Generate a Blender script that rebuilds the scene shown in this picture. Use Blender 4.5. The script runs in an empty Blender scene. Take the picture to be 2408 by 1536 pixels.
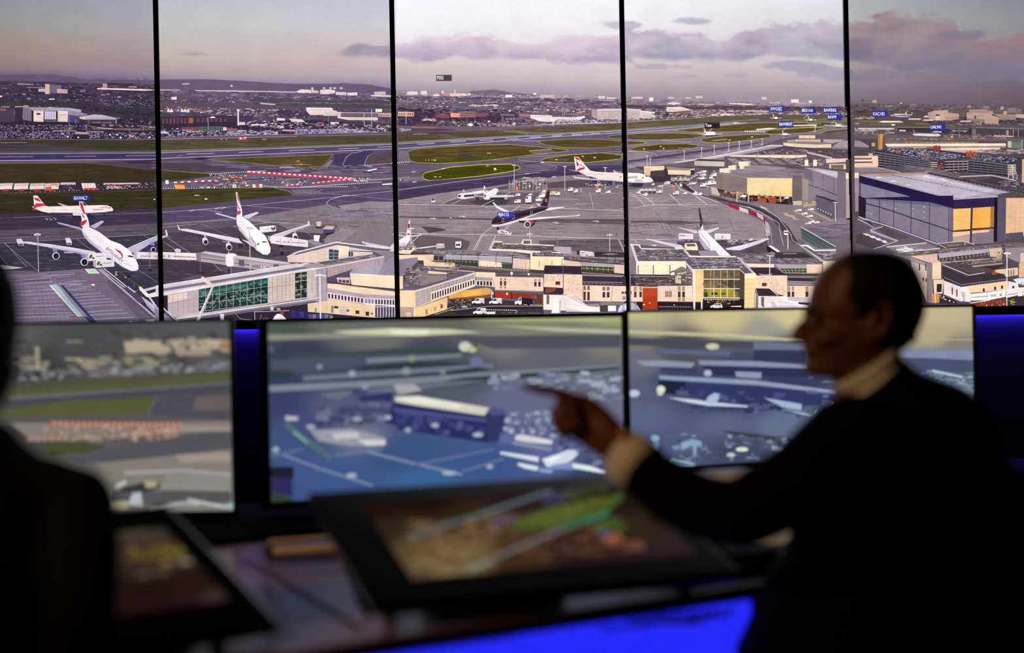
import bpy, bmesh, math, random
from mathutils import Vector, noise
from mathutils.geometry import tessellate_polygon
SC = bpy.context.scene
COL = SC.collection
# ---------------------------------------------------------------- camera
F = 3344.0; CX = 1204.0; CY = 768.0
PITCH = -0.0026; ROLL = 0.01932; CAMZ = 1.17
CAM = Vector((0, 0, CAMZ))
_f = Vector((0, math.cos(PITCH), math.sin(PITCH)))
_r = Vector((1, 0, 0)); _d = Vector((0, math.sin(PITCH), -math.cos(PITCH)))
cr, sr = math.cos(ROLL), math.sin(ROLL)
RIGHT = _r * cr + _d * sr
DOWN = _d * cr - _r * sr
FWD = _f
def ray(px, py):
    return FWD + RIGHT * ((px - CX) / F) + DOWN * ((py - CY) / F)
def W(px, py, depth):
    """point of the room that lies at this depth (metres ahead of the lens)"""
    return CAM + ray(px, py) * depth
def WZ(px, py, z):
    r = ray(px, py); t = (z - CAMZ) / r.z
    return CAM + r * t
cam_d = bpy.data.cameras.new('camera'); cam = bpy.data.objects.new('camera', cam_d); COL.objects.link(cam)
cam_d.sensor_width = 36; cam_d.lens = F / 2408 * 36
from mathutils import Matrix
m3 = Matrix((RIGHT, -DOWN, -FWD)).transposed()
cam.matrix_world = Matrix.Translation(CAM) @ m3.to_4x4()
cam_d.dof.use_dof = True; cam_d.dof.focus_distance = 5.0; cam_d.dof.aperture_fstop = 1.3
cam_d.clip_start = 0.05
SC.camera = cam
SC.view_settings.view_transform = 'Standard'; SC.view_settings.look = 'None'
SC.view_settings.gamma = 1; SC.view_settings.exposure = 0; SC.view_settings.use_curve_mapping = False
# ---------------------------------------------------------------- colour and materials
def lin(c):
    if isinstance(c, str): c = [int(c[i:i+2], 16) / 255 for i in (0, 2, 4)]
    return tuple((v / 12.92 if v <= .04045 else ((v + .055) / 1.055) ** 2.4) for v in c)
def hexrgb(c): return tuple(int(c[i:i+2], 16) / 255 for i in (0, 2, 4))
def mat(name, col, rough=.6, metal=0, bump=0, scale=60, spec=.5, var=0.15, emit=0, sheen=0):
    m = bpy.data.materials.new(name); m.use_nodes = True
    n = m.node_tree.nodes; l = m.node_tree.links; b = n['Principled BSDF']
    b.inputs['Roughness'].default_value = rough; b.inputs['Metallic'].default_value = metal
    b.inputs['Specular IOR Level'].default_value = spec
    tc = n.new('ShaderNodeTexCoord'); no = n.new('ShaderNodeTexNoise'); no.inputs['Scale'].default_value = scale; no.inputs['Detail'].default_value = 3
    l.new(tc.outputs['Object'], no.inputs['Vector'])
    c = lin(col); mx = n.new('ShaderNodeMix'); mx.data_type = 'RGBA'
    mx.inputs['A'].default_value = (*[v * (1 - var) for v in c], 1); mx.inputs['B'].default_value = (*[min(1, v * (1 + var)) for v in c], 1)
    l.new(no.outputs['Fac'], mx.inputs['Factor']); l.new(mx.outputs['Result'], b.inputs['Base Color'])
    if bump:
        bp = n.new('ShaderNodeBump'); bp.inputs['Strength'].default_value = bump; bp.inputs['Distance'].default_value = .002
        l.new(no.outputs['Fac'], bp.inputs['Height']); l.new(bp.outputs['Normal'], b.inputs['Normal'])
    if sheen: b.inputs['Sheen Weight'].default_value = sheen
    if emit:
        l.new(mx.outputs['Result'], b.inputs['Emission Color']); b.inputs['Emission Strength'].default_value = emit
    return m
def screen_mat(name, strength=1.0, grain=.10, gscale=500, glow=False):
    m = bpy.data.materials.new(name); m.use_nodes = True
    n = m.node_tree.nodes; l = m.node_tree.links; n.clear()
    out = n.new('ShaderNodeOutputMaterial'); em = n.new('ShaderNodeEmission'); at = n.new('ShaderNodeVertexColor'); at.layer_name = 'Col'
    tc = n.new('ShaderNodeTexCoord')
    n1 = n.new('ShaderNodeTexNoise'); n1.inputs['Scale'].default_value = gscale; n1.inputs['Detail'].default_value = 1
    mp = n.new('ShaderNodeMapping'); mp.inputs['Scale'].default_value = (1, 1, 4.5)
    n2 = n.new('ShaderNodeTexNoise'); n2.inputs['Scale'].default_value = 40; n2.inputs['Detail'].default_value = 5
    l.new(tc.outputs['Object'], n1.inputs['Vector']); l.new(tc.outputs['Object'], mp.inputs['Vector']); l.new(mp.outputs['Vector'], n2.inputs['Vector'])
    r1 = n.new('ShaderNodeMapRange'); r1.inputs['From Min'].default_value = .25; r1.inputs['From Max'].default_value = .75
    r1.inputs['To Min'].default_value = 1 - grain; r1.inputs['To Max'].default_value = 1 + grain
    r2 = n.new('ShaderNodeMapRange'); r2.inputs['From Min'].default_value = .25; r2.inputs['From Max'].default_value = .75
    r2.inputs['To Min'].default_value = 1 - grain * .8; r2.inputs['To Max'].default_value = 1 + grain * .8
    l.new(n1.outputs['Fac'], r1.inputs['Value']); l.new(n2.outputs['Fac'], r2.inputs['Value'])
    n3 = n.new('ShaderNodeTexNoise'); n3.inputs['Scale'].default_value = 11; n3.inputs['Detail'].default_value = 6; l.new(tc.outputs['Object'], n3.inputs['Vector'])
    r3 = n.new('ShaderNodeMapRange'); r3.inputs['From Min'].default_value = .3; r3.inputs['From Max'].default_value = .7
    r3.inputs['To Min'].default_value = 1 - grain; r3.inputs['To Max'].default_value = 1 + grain; l.new(n3.outputs['Fac'], r3.inputs['Value'])
    m0 = n.new('ShaderNodeMath'); m0.operation = 'MULTIPLY'; l.new(r1.outputs[0], m0.inputs[0]); l.new(r2.outputs[0], m0.inputs[1])
    m4 = n.new('ShaderNodeMath'); m4.operation = 'MULTIPLY'; l.new(m0.outputs[0], m4.inputs[0]); l.new(r3.outputs[0], m4.inputs[1])
    m5 = n.new('ShaderNodeMath'); m5.operation = 'SUBTRACT'; l.new(m4.outputs[0], m5.inputs[0]); m5.inputs[1].default_value = 1
    mu = n.new('ShaderNodeMath'); mu.operation = 'MULTIPLY_ADD'; l.new(m5.outputs[0], mu.inputs[0]); l.new(at.outputs['Alpha'], mu.inputs[1]); mu.inputs[2].default_value = 1
    m2 = n.new('ShaderNodeMath'); m2.operation = 'MULTIPLY'; l.new(mu.outputs[0], m2.inputs[0]); m2.inputs[1].default_value = strength
    l.new(at.outputs['Color'], em.inputs['Color']); l.new(m2.outputs[0], em.inputs['Strength'])
    # glossy cover glass over the lit pixels
    l.new(em.outputs[0], out.inputs['Surface'])
    return m
# ---------------------------------------------------------------- objects
def tag(o, label=None, cat=None, group=None, kind=None):
    if label: o['label'] = label
    if cat: o['category'] = cat
    if group: o['group'] = group
    if kind: o['kind'] = kind
    return o
def empty(name, loc, label=None, cat=None, group=None):
    o = bpy.data.objects.new(name, None); o.location = loc; o.empty_display_size = .1; COL.objects.link(o)
    return tag(o, label, cat, group)
def link(name, me, material=None, parent=None, smooth=False):
    o = bpy.data.objects.new(name, me); COL.objects.link(o)
    if material: me.materials.append(material)
    if parent:
        o.parent = parent; o.matrix_parent_inverse = Matrix.Translation(-Vector(parent.location))
    if smooth: me.polygons.foreach_set('use_smooth', [True] * len(me.polygons))
    return o
def mesh(name, V, Fc, material=None, parent=None, smooth=False):
    me = bpy.data.meshes.new(name); me.from_pydata([tuple(v) for v in V], [], Fc); me.update()
    return link(name, me, material, parent, smooth)
class MB:
    def __init__(s): s.V = []; s.F = []
    def quadbox(s, b4, t4):
        """hexahedron between two quads of corresponding corners"""
        k = len(s.V); s.V += [Vector(v) for v in b4] + [Vector(v) for v in t4]
        s.F += [(k+3, k+2, k+1, k), (k+4, k+5, k+6, k+7)] + [(k+i, k+(i+1) % 4, k+4+(i+1) % 4, k+4+i) for i in range(4)]
    def box(s, c, size, rz=0, M=None):
        c = Vector(c); x, y, z = [v / 2 for v in size]; R = Matrix.Rotation(rz, 3, 'Z') if M is None else M
        P = [(-x, -y), (x, -y), (x, y), (-x, y)]
        s.quadbox([c + R @ Vector((a, b, -z)) for a, b in P], [c + R @ Vector((a, b, z)) for a, b in P])
    def tube(s, pts, rad, n=12, cap=True, flat=None):
        """round bar through pts; rad one number, a list, or a list of (r1, r2)"""
        pts = [Vector(p) for p in pts]; k0 = len(s.V); N = len(pts)
        if not isinstance(rad, (list, tuple)): rad = [rad] * N
        up = Vector(flat) if flat else Vector((0, 0, 1))
        rings = []
        for i, p in enumerate(pts):
            t = (pts[min(i+1, N-1)] - pts[max(i-1, 0)]).normalized()
            u = up if abs(t.dot(up.normalized())) < .97 else Vector((1, 0, 0))
            a = t.cross(u).normalized(); b = a.cross(t).normalized()
            r = rad[i]; ra, rb = r if isinstance(r, (list, tuple)) else (r, r)
            rings.append((p, a, b, ra, rb, t))
        seq = []
        def ring(p, a, b, ra, rb, f=1, off=Vector((0, 0, 0))):
            seq.append([p + off + (a * math.cos(2*math.pi*j/n) * ra + b * math.sin(2*math.pi*j/n) * rb) * f for j in range(n)])
        if cap == 'round':
            p, a, b, ra, rb, t = rings[0]; r = min(ra, rb)
            for q in (85, 60, 30): ring(p, a, b, ra, rb, math.cos(math.radians(q)), -t * r * math.sin(math.radians(q)))
        for p, a, b, ra, rb, t in rings: ring(p, a, b, ra, rb)
        if cap == 'round':
            p, a, b, ra, rb, t = rings[-1]; r = min(ra, rb)
            for q in (30, 60, 85): ring(p, a, b, ra, rb, math.cos(math.radians(q)), t * r * math.sin(math.radians(q)))
        for R_ in seq: s.V += R_
        for i in range(len(seq)-1):
            for j in range(n):
                A = k0+i*n+j; B = k0+i*n+(j+1) % n; s.F.append((A, B, B+n, A+n))
        if cap:
            s.F.append(tuple(k0+j for j in reversed(range(n)))); e = k0+(len(seq)-1)*n; s.F.append(tuple(e+j for j in range(n)))
    def rings(s, R, cap=True):
        k0 = len(s.V); n = len(R[0])
        for r in R: s.V += [Vector(v) for v in r]
        for i in range(len(R)-1):
            for j in range(n):
                A = k0+i*n+j; B = k0+i*n+(j+1) % n; s.F.append((A, B, B+n, A+n))
        if cap:
            s.F.append(tuple(k0+j for j in reversed(range(n)))); e = k0+(len(R)-1)*n; s.F.append(tuple(e+j for j in range(n)))
    def build(s, name, material=None, parent=None, smooth=False, bevel=0, remesh=0, sub=0, smoothit=0):
        o = mesh(name, s.V, s.F, material, parent, smooth)
        bm = bmesh.new(); bm.from_mesh(o.data); bmesh.ops.recalc_face_normals(bm, faces=bm.faces); bm.to_mesh(o.data); bm.free()
        if bevel:
            b = o.modifiers.new('bevel', 'BEVEL'); b.width = bevel; b.segments = 3; b.limit_method = 'ANGLE'
        if remesh:
            r = o.modifiers.new('remesh', 'REMESH'); r.mode = 'VOXEL'; r.voxel_size = remesh; r.use_smooth_shade = True
        if smoothit:
            r = o.modifiers.new('smooth', 'SMOOTH'); r.iterations = smoothit; r.factor = .5
        if sub:
            r = o.modifiers.new('sub', 'SUBSURF'); r.levels = r.render_levels = sub
        return o
# ---------------------------------------------------------------- what a lit screen shows: flat coloured shapes on the screen's own surface
def clip_poly(P, axis, lim, keep_less):
    out = []; n = len(P)
    for i in range(n):
        a, b = P[i], P[(i+1) % n]
        ia = (a[0][axis] <= lim) == keep_less or a[0][axis] == lim
        ib = (b[0][axis] <= lim) == keep_less or b[0][axis] == lim
        if ia: out.append(a)
        if ia != ib:
            d = b[0][axis] - a[0][axis]
            if abs(d) < 1e-12: continue
            t = (lim - a[0][axis]) / d
            out.append(((a[0][0]+(b[0][0]-a[0][0])*t, a[0][1]+(b[0][1]-a[0][1])*t), tuple(a[1][k]+(b[1][k]-a[1][k])*t for k in range(3))))
    return out
class Surf:
    """a plane (origin o, unit vectors u, v) carrying rectangles (u0,u1,v0,v1), one for each screen"""
    def __init__(s, o, u, v, rects, mats, step=1e-5):
        s.o = Vector(o); s.u = Vector(u).normalized(); v = Vector(v); s.v = (v - s.u * v.dot(s.u)).normalized()
        s.n = s.u.cross(s.v).normalized()
        if s.n.dot(CAM - s.o) < 0: s.n = -s.n
        s.rects = rects; s.mats = mats; s.step = step; s.k = 0
        s.x0 = s.y0 = 0; s.s = 1.0
        s.store = {}; s.order = []; s.part('screen_image')
    al = 1.0; blend = .2
    tone = (1, 1, 0, 1)     # saturation, gain, highlight lift, red-blue lift
    def col(s, c):
        sa, g, hi, rb = s.tone
        if not isinstance(c, str): return lin(c)
        v = [g*x for x in hexrgb(c)]; m = sum(v)/3; v = [m+(x-m)*sa for x in v]; v = [v[0]*rb, v[1], v[2]*rb]; u = hi*smooth(.62, .92, max(v))
        return lin([max(0, min(1, x+u)) for x in v])
    def view(s, x0=0, y0=0, sc=1.0): s.x0, s.y0, s.s = x0, y0, sc
    def px(s, x, y):
        x = s.x0 + x / s.s; y = s.y0 + y / s.s
        r = ray(x, y); t = (s.o - CAM).dot(s.n) / r.dot(s.n)
        p = CAM + r * t - s.o
        return (p.dot(s.u), p.dot(s.v))
    def part(s, name, label=None):
        s.cur = (name, len(s.order) if name != 'screen_image' else 0)
        if s.cur not in s.store: s.store[s.cur] = ({}, label)
        s.order.append(s.cur)
    def tri(s, T):
        """T: list of ((u,v),(r,g,b))"""
        us = [p[0][0] for p in T]; vs = [p[0][1] for p in T]
        for ri, (a, b, c, d) in enumerate(s.rects):
            if max(us) <= a or min(us) >= b or max(vs) <= c or min(vs) >= d: continue
            P = T
            if min(us) < a: P = clip_poly(P, 0, a, False)
            if P and max(us) > b: P = clip_poly(P, 0, b, True)
            if P and min(vs) < c: P = clip_poly(P, 1, c, False)
            if P and max(vs) > d: P = clip_poly(P, 1, d, True)
            if len(P) < 3: continue
            dd = s.store[s.cur][0].setdefault(ri, ([], [], []))
            k = len(dd[0]); h = s.k * s.step
            for p, cc in P: dd[0].append(s.o + s.u * p[0] + s.v * p[1] + s.n * h); dd[2].append((*cc, s.al))
            dd[1].append(tuple(range(k, k+len(P))))
    def poly(s, col, pts, raw=False):
        if isinstance(pts, str): pts = [tuple(map(float, q.split(','))) for q in pts.split()]
        UV = [s.px(*p) for p in pts]
        cs = [s.col(col)] * len(pts)
        s.k += 1
        if len(UV) <= 3: s.tri(list(zip(UV, cs))); return
        if len(UV) == 4:
            a = [(UV[i][0]-UV[i-1][0])*(UV[(i+1) % 4][1]-UV[i][1])-(UV[i][1]-UV[i-1][1])*(UV[(i+1) % 4][0]-UV[i][0]) for i in range(4)]
            if min(a) >= 0 or max(a) <= 0: s.tri(list(zip(UV, cs))); return
        for t in tessellate_polygon([[Vector((p[0], p[1], 0)) for p in UV]]):
            s.tri([(UV[i], cs[i]) for i in t])
    def line(s, col, w, pts):
        if isinstance(pts, str): pts = [tuple(map(float, q.split(','))) for q in pts.split()]
        s.k += 1; c = s.col(col); w = w / 2 * s.s
        for (x0, y0), (x1, y1) in zip(pts, pts[1:]):
            L = math.hypot(x1-x0, y1-y0) or 1; nx, ny = -(y1-y0)/L*w, (x1-x0)/L*w
            s.tri([(s.px(x0+nx, y0+ny), c), (s.px(x1+nx, y1+ny), c), (s.px(x1-nx, y1-ny), c), (s.px(x0-nx, y0-ny), c)])
    def dash(s, col, w, pts, on, off, ph=0, col2=None):
        if isinstance(pts, str): pts = [tuple(map(float, q.split(','))) for q in pts.split()]
        (x0, y0), (x1, y1) = pts[0], pts[-1]; L = math.hypot(x1-x0, y1-y0); t = -ph; s.k += 1
        on *= s.s; off *= s.s; k0 = s.k
        while t < L:
            a, b = max(t, 0) / L, min(t+on, L) / L
            if b > a: s.line(col, w, [(x0+(x1-x0)*a, y0+(y1-y0)*a), (x0+(x1-x0)*b, y0+(y1-y0)*b)])
            if col2:
                a, b = max(t+on, 0) / L, min(t+on+off, L) / L
                if b > a: s.line(col2, w, [(x0+(x1-x0)*a, y0+(y1-y0)*a), (x0+(x1-x0)*b, y0+(y1-y0)*b)])
            t += on + off; s.k = k0 + 1
    def q(s, Q, u, v):
        (ax, ay), (bx, by), (cx, cy), (dx, dy) = Q     # TL TR BR BL
        return ((ax*(1-u)+bx*u)*(1-v)+(dx*(1-u)+cx*u)*v, (ay*(1-u)+by*u)*(1-v)+(dy*(1-u)+cy*u)*v)
    def cells(s, col, Q, nu, nv, fu=.6, fv=.6, rnd=None, pal=None):
        if isinstance(Q, str): Q = [tuple(map(float, p.split(','))) for p in Q.split()]
        s.k += 1; k0 = s.k
        for i in range(nu):
            for j in range(nv):
                if rnd and random.random() > rnd: continue
                a, b = (i+.5-fu/2)/nu, (i+.5+fu/2)/nu; c, d = (j+.5-fv/2)/nv, (j+.5+fv/2)/nv
                s.poly(random.choice(pal) if pal else col, [s.q(Q, a, c), s.q(Q, b, c), s.q(Q, b, d), s.q(Q, a, d)]); s.k = k0
    def grid(s, col, w, Q, nu, nv, edge=True):
        if isinstance(Q, str): Q = [tuple(map(float, p.split(','))) for p in Q.split()]
        for i in (range(0, nu+1) if nu else ()): s.line(col, w, [s.q(Q, i/nu, 0), s.q(Q, i/nu, 1)])
        for j in (range(0, nv+1) if nv else ()): s.line(col, w, [s.q(Q, 0, j/nv), s.q(Q, 1, j/nv)])
    def ell(s, col, cx, cy, rx, ry, ang=0, n=20):
        ca, sa = math.cos(ang), math.sin(ang)
        s.poly(col, [(cx+rx*math.cos(2*math.pi*i/n)*ca-ry*math.sin(2*math.pi*i/n)*sa, cy+rx*math.cos(2*math.pi*i/n)*sa+ry*math.sin(2*math.pi*i/n)*ca) for i in range(n)])
    def specks(s, Q, n, w, h, pal, seed=1):
        """n small patches scattered over a quad; w, h are (min, max) in picture units"""
        if isinstance(Q, str): Q = [tuple(map(float, p.split(','))) for p in Q.split()]
        R = random.Random(seed); s.k += 1; k0 = s.k; t0 = s.tone; j = lambda: R.uniform(.6, 1.25); mp = [sum(hexrgb(c)[k] for c in pal)/len(pal) for k in range(3)]
        for i in range(n):
            x, y = s.q(Q, R.random(), R.random()); a = R.uniform(*w)/2; b = R.uniform(*h)/2
            s.k = k0 + i % 9
            s.tone = (t0[0], t0[1]*R.uniform(.88, 1.1), 0, t0[3])
            q_ = hexrgb(R.choice(pal)); q_ = [v+(m_-v)*s.blend for v, m_ in zip(q_, mp)]
            s.poly('%02x%02x%02x' % tuple(int(255*v) for v in q_), [(x-a*j(), y-b*j()), (x+a*j(), y-b*j()), (x+a*j(), y+b*j()), (x-a*j(), y+b*j())])
        s.k = k0 + 10; s.tone = t0
    def text(s, col, x, y, size, body, sx=.75, ang=0, shear=0):
        """x, y = left end of the base line, size = capital height in picture units"""
        c = bpy.data.curves.new('t', 'FONT'); c.body = body; c.size = 1; c.resolution_u = 2; c.offset = .018
        o = bpy.data.objects.new('t', c); COL.objects.link(o)
        bpy.context.view_layer.update()
        me = o.to_mesh(); k = size / .73; s.k += 1; cl = s.col(col); ca, sa = math.cos(ang), math.sin(ang)
        vs = [(v.co.x*k*sx, -v.co.y*k) for v in me.vertices]
        vs = [(x+a*ca-b*sa, y+a*sa+b*ca+a*shear) for a, b in vs]
        for p in me.polygons: s.tri([(s.px(*vs[i]), cl) for i in p.vertices])
        o.to_mesh_clear(); bpy.data.objects.remove(o); bpy.data.curves.remove(c)
    def field(s, x0, x1, y0, y1, step, fn):
        """smoothly shaded sheet; fn(x, y) -> sRGB triple"""
        s.al = .3; s.k += 1; nx = max(1, int(round((x1-x0)/step))); ny = max(1, int(round((y1-y0)/step)))
        C = [[s.fcol(fn(x0+(x1-x0)*i/nx, y0+(y1-y0)*j/ny)) for i in range(nx+1)] for j in range(ny+1)]
        P = [[s.px(x0+(x1-x0)*i/nx, y0+(y1-y0)*j/ny) for i in range(nx+1)] for j in range(ny+1)]
        for j in range(ny):
            for i in range(nx):
                s.tri([(P[j][i], C[j][i]), (P[j][i+1], C[j][i+1]), (P[j+1][i+1], C[j+1][i+1]), (P[j+1][i], C[j+1][i])])
        s.al = 1.0
    def fcol(s, c):
        m = sum(c)/3; return lin([max(0, s.tone[1]*(m+(x-m)*s.tone[0]))*k for x, k in zip(c, (s.tone[3], 1, s.tone[3]))])
    def flush(s, parents):
        done = set()
        for key in s.order:
            if key in done: continue
            done.add(key); parts, label = s.store[key]
            for ri, (V, Fc, C) in sorted(parts.items()):
                me = bpy.data.meshes.new(key[0]); me.from_pydata([tuple(v) for v in V], [], Fc)
                at = me.color_attributes.new('Col', 'FLOAT_COLOR', 'POINT')
                at.data.foreach_set('color', [x for c in C for x in c])
                o = link(key[0], me, s.mats[ri], parents[ri])
                if label: o['label'] = label
def mix3(a, b, t): return tuple(a[k]+(b[k]-a[k])*t for k in range(3))
def ramp(stops, t):
    """stops: [(pos, hex or rgb)]"""
    if t <= stops[0][0]: return stops[0][1]
    for (a, ca), (b, cb) in zip(stops, stops[1:]):
        if t <= b: return mix3(ca, cb, (t-a)/(b-a))
    return stops[-1][1]
def H(*a): return [(p, hexrgb(c)) for p, c in a]
def smooth(a, b, x):
    t = max(0, min(1, (x-a)/(b-a))); return t*t*(3-2*t)
def fbm(x, y, o=4): return noise.fractal(Vector((x, y, 3.7)), 1.0, 2.0, o)
# ================================================================ the video wall
YW = .0809; PW = .82545; X0 = -1.2291; ZB = .0186
WU = Vector((math.cos(YW), math.sin(YW), 0)); WN = Vector((math.sin(YW), -math.cos(YW), 0))
WO = Vector((X0, 5.0, CAMZ))
HB = .0088; PH = 1.467
rects = [(k*PW+HB, (k+1)*PW-HB, ZB+HB, ZB+PH-HB) for k in range(-1, 4)]
MS = screen_mat('lit_wall_pixels', 1.0, .12, 520)
S = Surf(WO, WU, (0, 0, 1), rects, [MS]*5)
def hor(x):
    P = [(-300, 178), (0, 176), (120, 175), (200, 185), (370, 187), (640, 199), (720, 205), (790, 197), (850, 199), (935, 213), (1100, 214), (1160, 211), (1250, 222), (1460, 226), (1700, 234), (2000, 246), (2408, 264), (2700, 270)]
    for (a, b), (c, d) in zip(P, P[1:]):
        if x <= c: return b+(d-b)*(x-a)/(c-a)
    return 270
def interp(P, x):
    if x <= P[0][0]: return P[0][1]
    for (a, b), (c, d) in zip(P, P[1:]):
        if x <= c: return b+(d-b)*(x-a)/(c-a)
    return P[-1][1]
CT = [(775, 124), (800, 108), (850, 101), (930, 99), (1010, 84), (1060, 92), (1130, 79), (1200, 95), (1240, 100), (1290, 92), (1340, 85), (1400, 82), (1460, 78), (1540, 70), (1600, 76), (1690, 84), (1760, 66), (1830, 53), (1930, 56), (2000, 48), (2060, 32), (2120, 26), (2180, 38), (2230, 52), (2260, 74), (2310, 100), (2350, 86), (2408, 80)]
CB = [(775, 124), (800, 128), (860, 138), (930, 135), (1000, 142), (1060, 137), (1130, 143), (1250, 140), (1350, 150), (1460, 142), (1530, 135), (1600, 138), (1700, 140), (1800, 132), (1900, 138), (1990, 142), (2060, 155), (2200, 168), (2300, 184), (2408, 190)]
SKY = [
 (H((0, '8e939b'), (50, '979796'), (100, 'a08e85'), (130, 'a38684'), (160, '917c80'), (178, '74667a')), H((0, 'a6aab8'), (60, 'aeaab2'), (110, 'ab9da2'), (150, 'a58f98'), (182, '908599'))),
 (H((0, 'b8bec8'), (60, 'c3c3c2'), (110, 'c3b8b5'), (140, 'c1b4ac'), (165, 'b8a3a3'), (186, '9f92a4')), H((0, 'c5c7d8'), (60, 'd1cdd5'), (110, 'cfc0c4'), (150, 'cdb4b7'), (180, 'b8abb4'), (202, '9d90a8'))),
 (H((0, 'f4f6fc'), (60, 'f3f2f7'), (100, 'efe7eb'), (150, 'd8cac7'), (190, 'bfb2ba'), (214, 'a297b1')), H((0, 'f4f4fa'), (60, 'f3eef4'), (140, 'dfd2da'), (180, 'd0c4c8'), (225, 'aa9cab'))),
 (H((0, 'f3f4f9'), (60, 'f2eff4'), (140, 'd8cccf'), (190, 'c2b3b9'), (230, '9c91a6')), H((0, 'e4e3ea'), (60, 'd8d3da'), (150, 'cfc5c8'), (190, 'bcafb6'), (245, '958a98'))),
 (H((0, 'b0b4bb'), (50, 'b6b5b6'), (95, 'b8aba8'), (150, 'a89a9c'), (190, '978a95'), (245, '7b6f7e')), H((0, '858a92'), (50, '8f9196'), (100, '8f8788'), (150, '777080'), (200, '736672'), (262, '64575e')))]
CLD = [('8f8490', '8f8490'), ('968ea2', '8c85a0'), ('e0c9d4', 'b3a6c1'), ('b8a9b9', 'a49db5'), ('9c7d85', '7f788f')]
LAND = [H((0, '70657d'), (14, '57495f'), (34, '43364b'), (160, '3e3345')), H((0, '8b7e96'), (20, '6f6180'), (50, '5b4c65'), (140, '54465a')),
 H((0, 'a8979f'), (20, '88758a'), (50, '6d5a70'), (110, '665468')), H((0, 'a494a0'), (18, '82707f'), (50, '6a5968'), (110, '6c5b66')), H((0, '655a63'), (20, '4b404a'), (60, '54474f'), (200, '4c414a'))]
XB = [(-230, 374), (374, 932), (932, 1467), (1467, 1996), (1996, 2600)]
def backdrop(x, y):
    k = 0 if x < 374 else 1 if x < 932 else 2 if x < 1467 else 3 if x < 1994 else 4
    a, b = XB[k]; t = max(0, min(1, (x-max(a, 0))/(min(b, 2408)-max(a, 0))))
    h = hor(x)+2*fbm(x*.05, 3)
    if y < h:
        c = mix3(ramp(SKY[k][0], y), ramp(SKY[k][1], y), t)
        if x > 770 and y < 215:
            n = fbm(x*.022, y*.05, 5); n2 = fbm(x*.011+9, y*.03, 3)
            top, bot = interp(CT, x)+n*16, interp(CB, x)+n2*12
            m = smooth(top-4, top+9, y)*(1-smooth(bot-7, bot+7, y))*(.75+.5*n2)
            u = max(0, min(1, (y-top)/(max(bot-top, 8))))
            cc = mix3(hexrgb(CLD[k][0]), hexrgb(CLD[k][1]), max(0, min(1, u*1.2+n*.5)))
            if x < 932: m *= smooth(775, 830, x)
            c = mix3(c, cc, max(0, min(1, m)))
            for cx, cy, rx, ry, s_ in ((1455, 60, 62, 9, .6), (1625, 51, 50, 8, .6), (1560, 157, 60, 6, .5), (1600, 180, 40, 5, .4), (1740, 178, 40, 6, .35), (1860, 155, 75, 12, .7), (1950, 172, 60, 16, .7), (2060, 178, 90, 12, .5), (2260, 82, 60, 10, .7), (1380, 142, 90, 12, .5), (2330, 170, 110, 22, .5)):
                d = ((x-cx)/rx)**2+((y-cy)/ry)**2+n*1.2
                if d < 1.4: c = mix3(c, hexrgb(CLD[k][1]), s_*(1-smooth(.3, 1.4, d)))
        elif 380 < x < 500:
            d = ((x-455)/35)**2+((y-127)/6)**2
            if d < 1: c = mix3(c, hexrgb('a0959f'), .6*(1-d))
        e = smooth(h-16, h, y)
        return mix3(c, ramp(LAND[k], 0), e*.45)
    c = ramp(LAND[k], y-h); n = fbm(x*.03, y*.25, 5)
    f = 1+n*.22*min(1, (y-h)/15+.3)
    if k == 0: f *= .92+.1*t
    return tuple(max(0, min(1, v*f)) for v in c)
for a, b in XB: S.field(a, b, -250, 345, 4.2, backdrop)
Q, K, L, C, G, E, D, A, X = S.poly, S.specks, S.line, S.cells, S.grid, S.ell, S.dash, S.part, S.text
def Z(): S.part('screen_image')
S.tone = (1.0, 1, .09, 1.0)
# ---- ground sheets, full frame coordinates
S.view()
Q('3c3340','-230,326 374,328 374,700 -230,700');Q('5d5068','374,325 932,312 932,770 374,790');Q('6c5d72','932,300 1467,285 1467,770 932,770')
Q('8a7b85','1467,285 1996,262 1996,770 1467,770');Q('574b54','1996,262 2600,275 2600,770 1996,770')
CITY = ['8f7d92','a893a0','b9a3aa','77657f','5e4d66','4a3c55','c9b3b4','6b5a74','3d3049']
# far hills and woods
Q('62566f','0,178 120,175 200,187 374,189 374,196 0,190'); 
Q('5c4f70','790,199 830,197 870,199 932,213 932,222 770,212');Q('7d6a80','1110,214 1160,211 1200,217 1260,223 1260,228 1090,222')
def wood(x0, x1, y0, y1, c, n, seed, w=(8,30), h=(2,5)): K([(x0, y0),(x1, y0+(hor(x1)-hor(x0))*.7),(x1, y1+(hor(x1)-hor(x0))*.5),(x0, y1)], n, w, h, c, seed)
wood(-40,372,192,236,['3e3249','483b53','52445c','3a2f42'],420,3)
wood(376,930,206,262,['5a4b63','64556f','504259','6f6077'],520,4)
wood(934,1462,226,285,['5d4b62','6a586e','75637a','54435a','806c7e'],520,5)
wood(1470,1990,246,275,['5f4f5d','6a5a68','54454f','7a6976'],380,6)
wood(2000,2408,262,285,['40353e','4a3e47','382e36','5a4c54'],300,7,(4,18),(1.5,4))
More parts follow.
